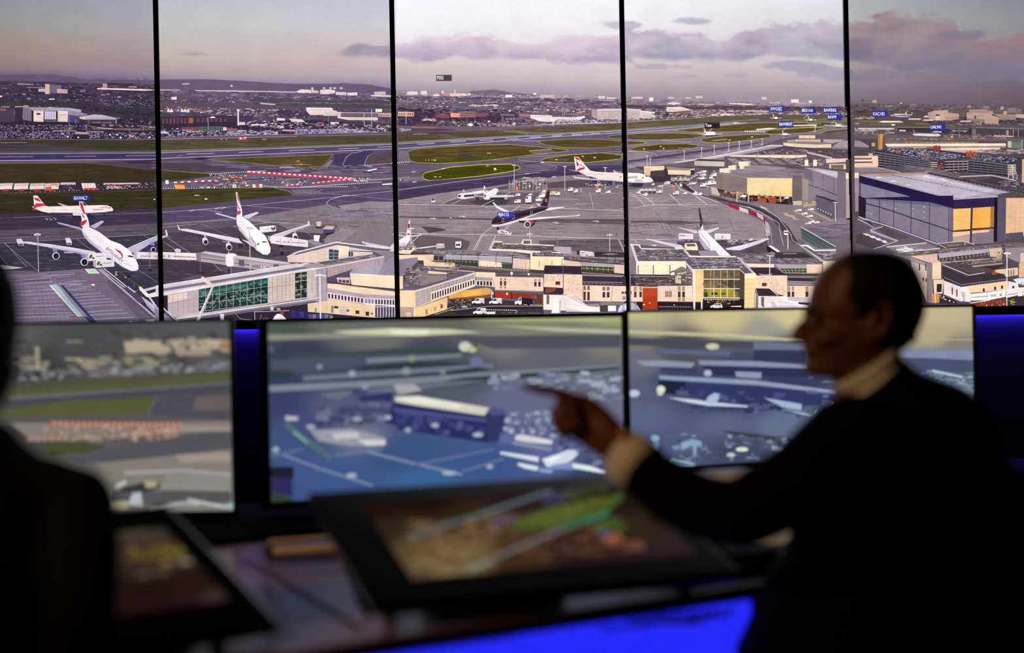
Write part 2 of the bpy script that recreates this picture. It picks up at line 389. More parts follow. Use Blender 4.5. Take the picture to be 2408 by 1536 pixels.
# scattered roofs and windows of the town
wood(-20,372,196,238,['8d7c90','75657f','a08f9a','67587a'],130,8,(2,9),(.8,2))
wood(376,930,203,235,['9c8da2','8b7a93','b8a6b0','7b6c88'],240,9,(2,12),(.8,2))
wood(376,930,232,300,['a08fa2','8b7a93','c6b3b8','6b5a6c','453850'],330,10,(2,7),(.8,2.4))
wood(934,1462,216,240,['c3afb5','a894a2','e0ccc8','8f7c90'],420,11,(2,10),(.8,2.4))
wood(934,1462,238,300,['b39fa8','9a8796','dcc8c6','55455d','473851','7b5f6a'],620,12,(2,8),(.8,2.5))
wood(1470,1990,234,262,['b5a3aa','a08f9a','d4c2c0','8a7987','564854'],460,13,(2,10),(.8,2.4))
wood(1470,1990,255,272,['b9a5ab','d8c5c4','5b4a58','4c3d4b','8b7885'],380,14,(2,8),(.8,2.4))
wood(2000,2408,250,288,['8a7a7f','766870','a5908d','3a3038','5f525a'],420,15,(2,9),(.8,2.2))
# ---------------- first panel, upper half
S.view(0,160,5.9075)
Q('3b3b3a','-200,470 600,470 930,480 1300,530 1900,585 2165,620 2165,700 1900,665 1500,645 1200,545 -200,545')
K('-100,420 2165,560 2165,620 -100,470',160,(10,50),(6,16),['35293d','3f3247','4a3c50','2f2538'],21)
K('1150,545 2165,620 2165,690 1250,600',90,(15,60),(8,22),['35293d','3d3144','2f2737'],22)
A('pictured_building','pale apartment tower on the far skyline of the picture')
Q('cfa68f','628,225 690,225 690,362 628,362');Q('6f657c','690,232 855,238 855,350 690,350');Q('cbb3ad','535,290 628,290 628,330 535,330');Q('c3a8a4','795,290 940,300 940,355 795,350')
C('8d7378','800,305 935,310 935,350 800,345',8,3, .5, .4);C('a98f8f','540,295 625,295 625,328 540,328',6,2, .5, .4)
Z()
Q('b28f90','1428,218 1492,218 1492,278 1428,278');Q('dcbfb6','1350,280 1700,284 2120,300 2120,312 2030,318 1350,297');Q('a893a2','370,266 620,272 620,280 370,276')
Q('9a8799','245,213 470,222 470,236 245,236');Q('c8b0b4','1790,256 1900,262 1900,272 1790,268')
for x, y, w, h, c in ((1405,362,55,20,'8b7ba0'),(1630,392,48,22,'9a8cb5'),(680,425,80,18,'cdb9b5'),(375,415,50,22,'a08a90'),(310,358,50,14,'aa98a8'),(0,382,30,26,'cfb8b0'),(1475,355,45,12,'9383a0'),(1115,300,70,40,'7b6a83')):
    Q(c,[(x, y),(x+w, y),(x+w, y+h),(x, y+h)])
K('1350,440 2160,460 2160,560 1400,520',60,(8,40),(5,12),['96828f','7b6878','b9a3a8','6a4f5f'],23)
Q('3a2f40','-60,545 320,540 330,770 -60,780');C('6a5d70','0,560 215,555 215,770 0,770',12,12, .5, .55);Q('7d5a5f','0,560 85,560 85,600 0,600');Q('a28f9c','15,535 140,535 140,548 15,548');Q('b09ca5','210,532 320,532 320,545 210,548')
A('pictured_hotel','pale four block hotel with banded walls')
Q('8f7d8c','325,520 440,560 440,745 315,710');C('6c5d75','330,560 438,590 438,740 322,700',3,6, .75, .65)
Q('b58b86','325,517 400,520 400,545 325,545');Q('a899aa','400,545 930,555 945,605 465,600');K('430,525 900,555 930,600 480,585',70,(15,50),(4,9),['cfc0cc','8d7d93','6b5c74','b9a9b8'],24)
Q('30263a','440,600 470,600 470,775 440,745');Q('3b3045','605,600 800,600 800,790 605,790')
for x in (468,805):
    Q('ddc5bd',[(x,600),(x+140,602),(x+140,750),(x,745)])
    for y in range(625,745,21): L('a58c90', .5,[(x, y),(x+140, y+2)])
Q('57425a','510,625 565,625 565,653 510,653');L('6b5565',1,'835,655 925,655')
Q('c4b9ce','622,603 780,605 780,715 622,713');C('5f5070','632,603 770,605 770,712 632,710',4,6, .28, .5);Q('4f4a5e','622,713 785,715 790,790 640,780');G('8d8398', .5,'622,713 785,715 790,790 640,780',7,3)
A('pictured_hangar','low curved grey sheds beside the hotel')
Q('a8a0b4','570,555 830,553 960,555 1130,580 1130,615 950,610 945,590');Q('8f86a2','945,590 1130,620 1215,640 1215,655 1100,670 1100,760 975,740 945,700');Q('54496f','945,650 1100,668 1100,765 950,745')
Q('bdb3bd','1105,680 1300,648 1420,652 1620,695 1620,715 1190,715');Q('d8b8a0','1105,680 1190,690 1190,720 1110,705');Q('b5a9b0','1185,692 1300,680 1430,690 1560,695 1620,698 1620,718 1185,718');Q('4b3a4c','1185,720 1615,722 1615,775 1185,785');Q('a3949f','1605,698 1622,700 1622,772 1608,772');C('8c7b8b','1280,752 1560,754 1560,770 1280,768',2,1, .9, .9)
Z()
Q('332838','320,740 960,760 1640,780 2165,790 2165,1000 -60,990 -60,760')
Q('33293b','1640,720 2165,740 2165,810 1620,800');K('1640,690 2165,700 2165,780 1640,770',70,(12,45),(8,24),['2c2236','3a2f42','4b3c50','8e7b8b'],25)
K('-60,790 1250,790 1250,860 -60,870',380,(10,26),(4,9),['a89ab8','6f6186','4a3c5a','8576a0','c4b6cc','2c2236'],26)
K('-60,880 1060,880 1000,980 -60,980',620,(9,26),(4,10),['b0a3c2','7465 90'.replace(' ',''),'4a3c5e','8b7ea8','cdc0d6','2e243a','5f5080'],27)
Q('7a5a5f','1230,800 1500,835 1950,840 1950,870 1300,860');Q('6b4552','1950,800 2165,810 2165,870 1950,870');K('1350,780 2165,800 2165,830 1450,820',60,(14,50),(4,9),['c3b2c2','94859f','463850'],28)
Q('a8929a','740,866 1070,868 1050,880 740,878');Q('b29b9f','1045,885 1230,895 1240,925 1050,920');Q('9f8a92','1200,875 1450,880 1440,892 1200,888');L('e6dae0',1,'1350,832 1560,842')
K('1230,890 2165,900 2165,985 1250,985',360,(10,30),(4,10),['b3a6c6','77689a','4a3c5e','d8ccdc','332840'],29)
Q('c98a70','1790,935 1870,940 1860,960 1800,958');Q('8b7a3a','980,822 1010,822 1010,850 980,850')
for x, y in ((868,912),(945,955),(1090,965),(1530,930),(1630,930),(1680,965),(2080,965)): E('efe4ea', x, y,14,9)
for x, y0, y1 in ((340,735,800),(460,790,950),(540,830,960),(965,670,940),(1055,715,790),(1195,790,870),(1240,730,790),(1800,845,960),(1995,800,870),(1372,900,985),(90,900,980),(205,590,650)): L('a99bb4', .7,[(x, y0),(x, y1)])
L('8a7b90',1,'-300,995 2165,995')
Q('3f3a2c','-300,1000 2165,1000 2165,1160 -300,1168');K('-200,1005 2165,1005 2165,1150 -200,1150',120,(60,400),(4,12),['443b2f','3a3527','4a3e34','46422c'],30)
D('d8cdd6',1.4,'-200,1040 375,1037',2,2.6);Q('4e4050','-300,1080 500,1062 1000,1095 1400,1140 1300,1160 -300,1160');Q('423549','-300,1095 700,1090 950,1100 600,1110 -300,1108')
L('4b6a3c',1.2,'-300,1170 2165,1150');Q('65566b','-300,1175 2165,1157 2165,1330 -300,1330');Q('41365a','-300,1198 2165,1182 2165,1268 -300,1288')
L('a79ab8',1.2,'-300,1197 2165,1183');L('b3a6c4',1.3,'-300,1290 2165,1268')
for a, b in ((-200,465),(905,1340),(1750,2165)): L('a094b2',1.2,[(a,1236-a*.008),(b,1236-b*.008)])
Q('3d3420','-300,1335 1200,1325 1500,1348 2165,1420 2165,1640 -300,1640');L('6b6438',1,'-300,1332 1200,1322 1500,1348 2165,1422');Q('4e4156','1740,1290 2165,1285 2165,1410 1500,1345 1250,1320');Q('3a3049','1700,1295 2165,1275 2165,1330 1800,1330')
K('-200,1345 1900,1400 2165,1540 -200,1600',160,(60,380),(5,16),['403522','383020','4a3a2a','44402a','332c1c'],31);L('2c2418', .7,'-200,1475 1400,1455 2165,1440');E('e8e0e0',1637,1446,6,5)
# ---------------- first panel, lower half
S.view(0,400,4.0425)
Q('3a3222','-300,0 1510,0 1510,115 -300,120');K('-200,0 1500,0 1500,100 -200,110',60,(60,300),(5,14),['42372a','352d1e','463a2c'],32)
Q('3a303c','-300,150 1510,120 1510,185 -300,215')
A('pictured_vehicle_row','row of parked trailers and works lorries')
for x in (-150,0,150,300,440): Q('c9b3b2',[(x-10,128),(x+128,124),(x+128,145),(x-10,148)]);Q('d9c3bb',[(x-16,150),(x+120,147),(x+120,182),(x-16,186)]);Q('a33846',[(x+30,182),(x+80,181),(x+80,203),(x+30,204)])
Q('c9b7ba','578,120 722,118 722,140 578,142');Q('3f3443','600,140 725,140 725,200 610,202');K('600,130 730,130 730,195 610,195',26,(6,20),(6,14),['7a6a80','c8bcc6','2b2130','5b4d62'],33)
Q('c4483a','430,165 490,160 490,195 435,205');L('c75a48',1.6,'465,170 500,138 540,135 545,165');E('2b2028',460,203,30,7)
Q('e6d5d4','775,126 905,126 915,160 915,185 790,182');C('8a6f75','800,132 900,132 905,165 800,165',4,2, .35, .4);Q('b8404a','800,172 935,170 930,190 810,190')
Q('c3b2b5','985,125 1320,120 1320,135 985,142');Q('d88f8d','1020,150 1130,148 1130,176 1020,178');Q('b9474a','1130,155 1200,150 1195,172 1130,176');K('930,140 1500,120 1500,165 930,185',90,(6,26),(5,12),['2f2534','a592a0','d8c9cc','55475c','8b5a60','3f4a50'],34)
D('d9cdd4',1.4,'60,222 1500,162',1.4,10)
Z()
Q('353020','-300,232 1510,190 1510,372 -300,428');L('5f5a30', .9,'-300,228 600,212 1000,208 1510,188');K('-100,240 1500,205 1500,360 -100,415',120,(60,320),(5,14),['3c3424','302b1c','3a3a26','433828'],35)
L('22201a', .9,'0,325 900,305 1510,280');E('e8ddd0',1470,280,8,5)
Q('3e3449','-300,428 600,405 1510,365 1510,505 700,545 -300,585');L('8b7f95', .9,'-300,468 1510,405');K('-100,440 1510,390 1510,500 -100,570',60,(80,300),(4,12),['443a50','3a3045','4a3f55'],36)
for x, y in ((440,462),(480,466),(520,460)): L('b5abb8',1.1,[(x-10, y-6),(x+20, y+6),(x, y+14)])
Q('5d525e','-300,585 700,545 1510,505 1510,620 700,660 -300,700');K('-100,590 1510,520 1510,620 -100,690',60,(60,300),(5,16),['645864','554a58','6c606b'],37)
Q('3f3848','-300,695 700,650 1510,612 1510,1500 -300,1100');K('0,700 1500,620 1500,1090 0,960',260,(20,160),(3,10),['4a4252','35303f','544b5a','2e2936','625868'],38)
L('a79cae', .9,'0,695 800,650 1500,610');L('2f2936', .9,'0,632 700,612');L('9a90a4', .9,'35,690 370,968');L('9a90a4', .9,'50,690 260,925');L('9a90a4', .9,'730,655 890,775');L('8f869a', .9,'0,810 80,905');L('8f869a', .9,'1310,945 1500,1070');L('8f869a', .8,'1365,622 1510,700');L('877e92', .8,'1000,915 1500,905')
A('pictured_car','pale service lorries on the apron')
Q('3b3340','155,655 235,690 235,745 175,752 155,720');Q('c9bcc8','158,658 205,652 232,690 228,720 185,718 165,690');Q('4b4455','182,700 226,702 224,716 186,716');Q('3b3340','622,650 690,690 690,735 635,738');Q('d3c7d0','622,648 665,645 688,685 684,712 640,712');Q('4b4455','640,694 682,694 680,708 643,708')
Q('b7acba','612,778 700,780 700,792 612,790');Z()
# airliner at the back, side on
A('pictured_airliner','white twin engined airliner taxiing with red tail')
Q('b8a8bd','545,312 570,315 650,342 600,345');Q('d9c8cf','305,345 365,355 400,375 385,388 330,375')
Q('e9d6d2','320,245 358,243 435,340 460,348 760,340 960,334 1020,336 1060,352 1082,378 1070,392 1000,402 860,410 480,410 400,395 350,375 330,345')
Q('c2303f','322,262 372,270 400,305 342,290');Q('c2303f','345,318 410,318 440,340 360,352 310,380 325,350');Q('b02338','315,368 350,372 372,384 322,388');Q('e9d6d2','330,290 400,312 420,318 335,312')
Q('57486a','480,405 860,408 1000,400 1070,388 1000,410 860,420 480,412');L('b5a5b0', .8,'495,380 650,377');L('b5a5b0', .8,'685,376 800,374');L('8a7590', .8,'880,372 1000,366')
L('b83848',1.4,'950,356 1010,352 1028,360 1022,368');Q('3d3347','1036,358 1052,356 1055,366 1040,368');L('8f6f80',1.6,'885,382 985,378')
Q('d8c8cf','692,410 770,402 790,430 730,442 700,432');E('352b45',850,430,12,18);E('2a2233',995,425,8,13);Q('2c2438','680,435 900,432 900,450 700,455')
Z()
A('pictured_airliner','white jumbo jet seen from ahead with red and white tail')
Q('a99fc0','540,497 575,500 760,545 800,572 770,570 560,512');Q('b3a8c6','858,535 965,482 992,485 985,502 905,558')
Q('b4aac4','1200,750 1300,705 1500,620 1605,600 1610,618 1560,640 1420,710 1310,780 1240,790');Q('d9cede','1575,572 1590,574 1608,628 1585,618');L('e6dcec',1,'1215,748 1300,708 1500,622 1600,602')
Q('c4b9cf','215,682 290,685 700,738 930,782 1000,795 930,840 830,810 700,775 480,738 240,698');L('ebe0ee',1.1,'215,684 480,708 930,786');Q('a094b4','480,736 700,770 830,800 820,815 690,782 470,742')
for x, y, r in ((535,815,36),(805,872,38),(1460,755,26)):
    Q('8d82a4',[(x-30, y-68),(x+8, y-64),(x+18, y-20),(x-28, y-10)]);Q('3a3068',[(x-52, y-42),(x-20, y-40),(x+22, y-30),(x+10, y+30),(x-45, y+15)]);E('c3b8cc', x, y+2, r, r*.98);E('1c1726', x+2, y+4, r*.72, r*.75);E('4a4050', x+3, y+5, r*.2, r*.2)
Q('4b3d6c','860,730 950,790 1000,860 1120,900 1200,950 1275,962 1240,965 1130,925 1000,880')
Q('e8dadf','800,540 860,548 950,592 1050,668 1150,705 1230,760 1290,840 1318,905 1320,940 1300,958 1250,960 1170,925 1080,860 980,790 920,745 850,690 800,630 778,570')
Q('cabfd2','778,570 800,630 850,690 920,745 980,790 1080,860 1170,925 1250,960 1190,922 1090,845 1000,765 920,705 850,650 810,600')
Q('f6ecec','870,555 950,600 1040,672 1140,712 1220,765 1280,845 1305,910 1280,900 1200,800 1100,735 1000,680 900,610')
Q('e9d9dc','755,300 790,302 812,400 842,470 856,545 800,552 775,530 780,470 765,400');Q('c4293c','760,308 786,312 800,370 820,430 795,410 772,360');Q('c4293c','775,395 800,440 815,462 790,450');Q('c12a3d','765,500 800,480 832,470 820,505 790,532 765,525');Q('c9404e','800,360 806,400 822,432 810,400')
L('5e5478', .8,'805,620 870,695 940,755');D('6a5f80',1.1,'850,668 880,690',1,2);D('6a5f80',1.1,'905,712 950,740',1,2)
Q('be2c3f','1090,742 1150,775 1172,810 1168,838 1150,800 1120,775');Q('4a3b63','1168,838 1172,812 1150,845 1130,838');X('7c6d8c',1003,752,34,'BRITISH AIRWAYS', .55, .72)
Q('2e2538','1210,815 1240,812 1268,820 1270,832 1225,826');D('6a5f80',1.2,'1185,885 1262,922',2,3.5)
A('pictured_truck','two white catering trucks beside the jumbo jet')
for x, y in ((818,788),(890,852)):
    A('pictured_truck','white catering truck beside the jumbo jet');Q('d6cbd2',[(x, y+8),(x+25, y),(x+188, y+2),(x+200, y+10),(x+200, y+66),(x+25, y+78),(x, y+62)]);Q('b3a8b4',[(x, y+8),(x+25, y),(x+28, y+78),(x, y+62)]);E('4a5a42', x+48, y+35,12,22, .4);E('3c4a38', x+72, y+50,14,9, .5);E('76856a', x+62, y+28,10,5, .5);L('8a8090',1.4,[(x+95, y+36),(x+175, y+30)])
Q('cfc3cb','1012,805 1062,815 1062,840 1012,835');Q('c8bcc5','1062,800 1082,805 1080,835 1062,830');Q('d3c4c6','1140,860 1162,865 1160,905 1140,900');L('3a3340',1.4,'990,930 1040,945 1100,920'); 
Z()
X('b8aec0',1095,1005,42,'5', .9);Q('3a3248','1205,965 1250,975 1245,1030 1210,1020');E('28222e',1228,1015,22,14);E('a8903c',1197,1018,12,10);L('6b6030',1.5,'1130,960 1330,1110');E('5a4a90',1278,1090,9,22)
A('pictured_jet_bridge','white boarding bridge with a red stripe')
Q('b9adb8','1270,775 1310,770 1310,850 1275,840');Q('d6cad2','1305,778 1510,785 1510,850 1305,845');L('8b6070',1.6,'1335,818 1440,820');X('6a5c70',1462,832,22,'HSBC', .8);L('8a8096',1.5,'1422,760 1430,950');E('2c2636',1432,950,18,14);Z()
A('pictured_floodlight','tall floodlight mast');L('a9a0b4',2,'363,625 370,970'); 
for x in (335,350,368,385): E('e0d6e2', x,616 if x in (335,385) else 608,9,6)
L('bdb2c4',1.5,'330,622 392,620');Z()
# roofs of the nearest terminal
A('pictured_terminal_roof','flat grey lavender roof with a glazed skylight')
Q('c7b6b6','0,900 225,930 140,940 0,948');Q('4b4252','160,955 350,950 350,985 180,985')
Q('77697c','-300,960 200,985 520,960 810,938 980,935 1060,1045 1190,1115 1330,1260 1520,1420 1560,1500 -300,1500')
Q('6b5c72','0,950 350,965 200,1000 0,1010')
K('-50,1000 800,960 900,1500 -50,1500',240,(60,330),(4,13),['83758c','7a6b80','6f6175','6a5b6e','9186a0'],40)
for i in range(16):
    x0, y0 = 20-i*22,1010+i*34;L('8f84a2',1.2+(i % 3),[(x0, y0+22),(470+i*18, y0-25+i*3)])
for i in range(30): x = -200+i*44;L('64566a', .6,[(x,1500),(x-70 if x < 300 else x-90,1000)])
for i,(x0, y0, x1) in enumerate(((590,1090,760),(690,1120,830),(670,1170,960),(700,1195,1000),(730,1225,1050),(760,1250,1090),(780,1280,1130),(820,1330,1170),(860,1360,1220),(900,1400,1280),(940,1440,1320),(400,990,720),(560,1055,800))): L('938aa8',2.6,[(x0, y0+22),((x0+x1)/2, y0+8),(x1, y0)])
Q('665a70','1000,1060 1080,1080 1500,1440 1500,1500 1400,1500');Q('cfc4b8','470,1095 540,1088 800,1385 745,1395');Q('78929e','497,1098 540,1094 785,1378 750,1384')
C('a9c4cc','500,1100 540,1096 782,1376 752,1382',1,30, .9, .6);Q('3e3a60','570,1095 610,1098 960,1490 900,1500 800,1390');Q('8b83a0','545,1092 575,1095 840,1395 790,1390')
Q('d6cbb8','810,940 905,938 955,985 845,985');Q('a8c8cc','835,945 900,943 938,975 858,977');L('5a4d64',1,'495,1075 1040,1060');Q('dcd0ce','870,1085 905,1085 905,1100 870,1096');Q('dcd0ce','1228,1438 1262,1438 1262,1452 1228,1452')
for a, b, c in (('945,945 1330,1270 1500,1420',2.2,'c6bacb'),('965,940 1080,1035 1250,1160',2.6,'b5a9bd'),('990,935 1210,1110',2,'d3c8d4'),('1030,1045 1330,1300 1510,1460',1.6,'4a4055')): L(c, b, a)
Q('554a68','1170,1115 1240,1120 1400,1240 1400,1262 1320,1262');Q('cfc5d2','1220,1105 1285,1155 1320,1140 1320,1150 1280,1165 1215,1115');Q('3a3346','1290,1150 1510,1100 1510,1180 1400,1200');Q('cdbfc8','1340,1140 1510,1100 1510,1118 1370,1160');Q('d8ccd2','1400,1185 1510,1150 1510,1200 1420,1215');Q('2d2638','1415,1215 1510,1200 1510,1340 1480,1310')
Q('e2d2d2','1322,1108 1345,1110 1425,1190 1420,1212 1395,1205 1330,1140');L('cabfd0',4,'1420,1205 1510,1330');Q('aca0bd','1350,1205 1510,1310 1510,1400 1400,1290');L('e0d6e0',1.3,'1350,1205 1510,1345');Q('c9bcae','1385,1425 1500,1415 1510,1475 1440,1475');Q('a5bfd0','1400,1428 1495,1420 1510,1465 1450,1470')
Z()
A('flight_label','blue call sign tag with white letters');Q('2f3479','690,236 858,238 858,302 695,300');X('cfd4ee',706,284,34,'BAW4LT', .72);L('c9c0d0', .8,'790,302 835,335');Z()
# ---------------- second panel, upper half
S.view(370,160,4.2246)
Q('6a5a76','30,118 500,115 900,135 1300,160 1790,160 1840,152 2080,172 2340,205 2340,250 30,210')
Q('c3b2ba','380,222 800,226 1230,235 1390,240 1390,248 1100,245 380,232');Q('bba9b2','30,215 230,218 230,228 30,228')
A('pictured_building','pale office blocks on the far skyline of the picture')
Q('d9c3c3','1385,235 1430,215 1525,220 1530,252 1400,250');Q('cdb5b9','1530,195 1550,195 1555,225 1600,230 1600,250 1530,250');Q('e0cac8','1618,222 1700,216 1765,225 1765,250 1700,262 1620,262');C('a58f9d','1625,228 1760,230 1760,260 1625,258',10,3, .5, .4)
Q('e3d0cd','1775,243 1878,246 1878,272 1775,270');C('8f7c8f','1780,248 1875,250 1875,270 1780,268',8,1, .5, .7);Q('dcc5c0','1885,250 1985,245 1990,275 1890,275');Q('c9b0b4','2150,240 2265,236 2270,268 2160,272');Q('d8c4c4','2120,270 2330,275 2330,292 2130,285')
for x in (1750,1815,1645,1710): Q('c9b5ba',[(x,195),(x+25,195),(x+25,212),(x,212)])
Z()
Q('d8c4c4','140,292 195,288 195,318 145,316');Q('6c4f5f','195,290 380,285 420,310 230,325');Q('cdb9bb','1020,348 1170,360 1170,370 1030,362');Q('cfbcbd','250,158 320,156 320,165 250,167');Q('d8c8cc','733,172 748,172 748,190 733,190')
Q('4e4d52','940,310 1400,322 2340,330 2340,350 1400,345 900,330');Q('4f4d4f','1180,360 1500,358 2340,375 2340,410 1500,385 1200,385');Q('3f4a44','30,455 130,450 140,485 30,490');Q('624f5e','30,345 1180,372 1480,395 1300,420 30,385')
K('40,380 520,400 520,450 40,440',100,(10,36),(5,14),['c3aeb0','8f6a70','5b4a60','463850','a5656a','e0cfca'],50)
K('520,400 1480,420 1480,490 520,480',220,(10,40),(6,16),['6b4c5a','8b7580','403349','b9a5aa','55465e','362a42','c9b8b8'],51)
K('1200,425 1500,425 1500,500 1200,490',60,(20,60),(8,22),['40334c','4b3d58','554664'],52)
for x in (235,265,295,130,100): Q('d8c9c6',[(x,425),(x+14,405),(x+30,430),(x+28,442),(x,440)])
A('pictured_warehouse','long dark brick sheds behind the car park')
Q('41354c','40,485 470,480 560,475 940,478 960,540 940,575 40,565');C('7b4c50','45,500 370,498 370,560 45,560',9,1, .45, .9);C('6f4a55','385,500 700,498 700,540 385,540',7,1, .5, .9);Q('d9c9c5','525,492 555,482 578,492 578,500 525,500');Q('a8653c','325,500 356,500 356,590 320,585');C('4f4560','800,490 940,490 940,545 800,545',6,1, .4, .9)
Z()
Q('392e42','30,560 1480,520 2340,560 2340,660 30,710')
Q('7b4c4e','240,590 440,588 440,620 250,622');Q('45604c','430,588 645,585 645,630 430,632');G('7a8a78', .5,'430,588 645,585 645,630 430,632',8,1);A('pictured_control_tower','thin pale mast building');Q('d9c6c0','798,420 812,420 814,575 798,575');Q('d8c5b8','815,540 875,540 875,568 815,570');L('e8dada',2,'790,418 820,418');L('9fa8a0',1.5,'507,490 510,640');Z()
Q('d3bdbb','655,590 690,592 690,625 655,625');Q('a5565a','690,598 800,605 800,625 690,625');Q('d8c6c4','930,560 1090,560 1090,580 940,582');Q('e8dad6','1195,576 1255,576 1255,600 1195,598')
Q('8b5060','1240,612 1370,615 1370,640 1300,640');Q('e0cfd0','1240,618 1370,620 1370,628 1240,626');Q('e0cfc9','1720,540 1805,540 1805,560 1720,562');Q('d8c8cc','2155,598 2250,600 2250,612 2155,610');Q('d8c8cc','40,628 110,635 120,655 40,655');Q('b59fae','290,628 460,626 455,640 290,642')
A('pictured_hotel','large cream hotel with rows of windows')
Q('e0cac2','1480,400 1740,402 1745,430 1640,470 1520,470 1480,425');C('b3998f','1490,408 1735,410 1640,468 1525,466',16,4, .45, .4);Q('efe0d8','1480,396 1740,400 1740,407 1480,404');Q('dcc5c0','1640,430 1700,420 1785,428 1785,478 1650,478');C('9a8490','1655,430 1780,432 1780,474 1655,472',9,4, .5, .4)
Q('cdb5b2','1785,440 1830,440 1830,490 1790,490');Q('6a5468','1825,452 2190,455 2190,490 1825,488');C('a08d9c','1830,455 2188,458 2188,488 1830,486',22,2, .45, .5);L('d6c2bd',1.4,'1785,447 2195,450');Q('e0c9bb','1790,490 2190,495 2190,522 1900,520 1790,500');C('c0a69c','1910,498 2185,500 2185,518 1910,516',14,1, .7, .3)
Q('eadcd6','2168,410 2232,410 2232,440 2168,440');Q('d0ac98','2195,450 2340,455 2340,490 2195,485');C('7b5560','2200,460 2340,462 2340,484 2200,482',9,1, .6, .85);Z()
Q('4f4450','1850,545 2340,560 2340,580 1850,565');L('c9bec6',1.2,'2055,450 2057,575');L('c9bec6',1.2,'2130,410 2130,590');L('a99fae', .8,'1700,470 1700,570')
Q('e0d0cc','1190,500 1270,505 1270,525 1190,525');Q('dcc8c0','1310,505 1440,515 1470,540 1340,540');Q('b3506a','1590,540 1650,540 1650,560 1590,560')
K('900,520 1900,560 1900,610 900,600',260,(12,40),(5,12),['c3b6c6','93859f','4f4159','e0d6dc','2f2638','6f6080','8a5f6a'],53)
K('1880,560 2320,575 2320,640 1880,620',130,(12,34),(5,12),['b3a6b8','857892','40354a','d3c8d0','2f2638'],54)
K('40,600 700,625 700,690 40,700',260,(10,34),(4,10),['bdb0c6','8578a0','4a3c5e','d8ccdc','2f2538','6f6080'],55)
K('700,620 1200,625 1200,668 700,675',260,(12,34),(4,10),['cdc0d6','9588ac','6a5c82','e0d6e4','443858'],56)
K('1370,612 1900,610 2250,640 1370,660',460,(12,34),(4,10),['c3b6d0','9a8db2','7a6c94','d8cede','544768'],57)
for i in range(24): x = 60+i*97;L('9f94a8', .5,[(x,570+(i*37) % 40),(x,660+(i*13) % 30)])
Q('63526a','40,692 2340,642 2340,668 40,714');L('9a8c9c', .9,'40,692 2340,640');L('b3a6b0', .9,'40,712 2340,662')
# ground
Q('544a38','30,716 2345,662 2345,750 30,822');K('40,720 2340,668 2340,745 40,815',130,(60,400),(4,12),['5c5040','4c4433','5f4f44','55503c'],58);L('3f3829', .7,'40,765 900,742 2340,705')
A('pictured_truck','small red and white airfield vehicle');Q('d04a50','808,692 885,688 890,715 812,718');Q('f0d8d8','820,694 838,693 840,710 822,711');Q('f0d8d8','862,690 884,689 886,700 864,701');Z()
for x in (640,690,1050,1065,1080): E('e0d4d4', x,712,5,4)
L('6f9a4a',1.1,'30,822 1200,788 2345,748');Q('7b6a7e','30,825 2345,752 2345,830 1200,885 30,930');Q('574a6c','30,845 2345,765 2345,802 30,898')
L('b3a8c0',1.2,'30,846 2345,762');L('c6bace',1.3,'30,903 2345,806')
for a, b, c, d in ((295,858,565,852),(808,842,1055,834),(1312,824,1565,815),(1800,806,2005,799),(2190,790,2345,783)): L('b3a8c0',1.4,[(a, b),(c, d)])
L('b3a8bc', .8,'188,893 200,880 260,870');L('b3a8bc', .8,'188,893 210,912 260,920')
Q('594d66','30,905 2345,808 2345,1352 30,1352');K('40,910 2340,820 2340,1080 40,1040',200,(80,360),(4,14),['6b5e76','51455e','625570','766a80','4b4058'],59)
Q('3d3248','330,900 480,890 540,908 420,915');K('50,920 900,940 1500,1000 300,1000',50,(100,360),(4,10),['82768c','473c54','6f6478'],60)
A('pictured_grass_area','triangle of olive grass between the runways')
Q('57482e','500,913 1750,862 1620,1000 1350,990 900,945');K('800,905 1700,870 1620,980 1000,950',40,(60,260),(5,14),['624e34','4e4229','5c5030'],61);L('8f8a4a',1.1,'500,912 1750,862 1620,1001 1350,990 900,945 500,914');Z()
E('d84a50',1400,928,20,8);E('d8a850',1428,960,22,5)
Q('8f7f8e','1715,918 1750,918 1690,1000 1635,1002');Q('463b5c','1750,865 2000,835 2150,820 2060,970 1830,985 1750,960 1760,910');L('b3a8bc',1,'2040,832 1930,850 1880,890 1840,965 1870,982');L('b3a8bc',1,'2250,852 2120,860 2090,880 2055,968 2070,978')
Q('5b4650','2110,862 2345,825 2345,945 2070,968');D('e0ccd0',1.2,'2070,970 2345,948',2,2);E('d04850',2203,960,16,6)
Q('4f4452','40,945 400,960 900,1010 400,1040 40,1018');Q('433d28','40,1018 500,1052 900,1090 620,1110 40,1130');L('9a9a4a', .9,'40,1018 500,1052 720,1070');K('50,1030 500,1060 600,1100 50,1120',24,(60,240),(5,14),['4a4530','3c3822'],62)
Q('6d6076','700,1060 1900,1040 2345,1060 2345,1110 1400,1200 900,1180 60,1200 60,1140');K('100,1120 1900,1060 2300,1090 200,1190',90,(40,200),(4,10),['7f7388','5a4e64','8e8296','4a4055'],63)
K('1200,960 2320,960 2320,1060 1000,1040',60,(40,200),(4,9),['9a8a9c','b59aa6','4b4058','857890'],64)
A('pictured_barrier','red and white chequered works barriers')
for a in ((890,1035,1950,1105,26),(1530,1150,1950,1105,18),(1270,1170,1440,1160,18)):
    L('cf2f48', a[4]/4.2,[(a[0], a[1]),(a[2], a[3])]);D('f0dede', a[4]/4.2*.55,[(a[0]+10, a[1]-3),(a[2], a[3]-3)],5.5,6.5)
for a, b, c, d in ((170,1140,580,1122),(430,1188,580,1188),(880,1170,1050,1163),(1950,1118,2050,1125),(950,1185,1050,1180)): D('efe2e0',3,[(a, b),(c, d)],7,9,0,'c23a48')
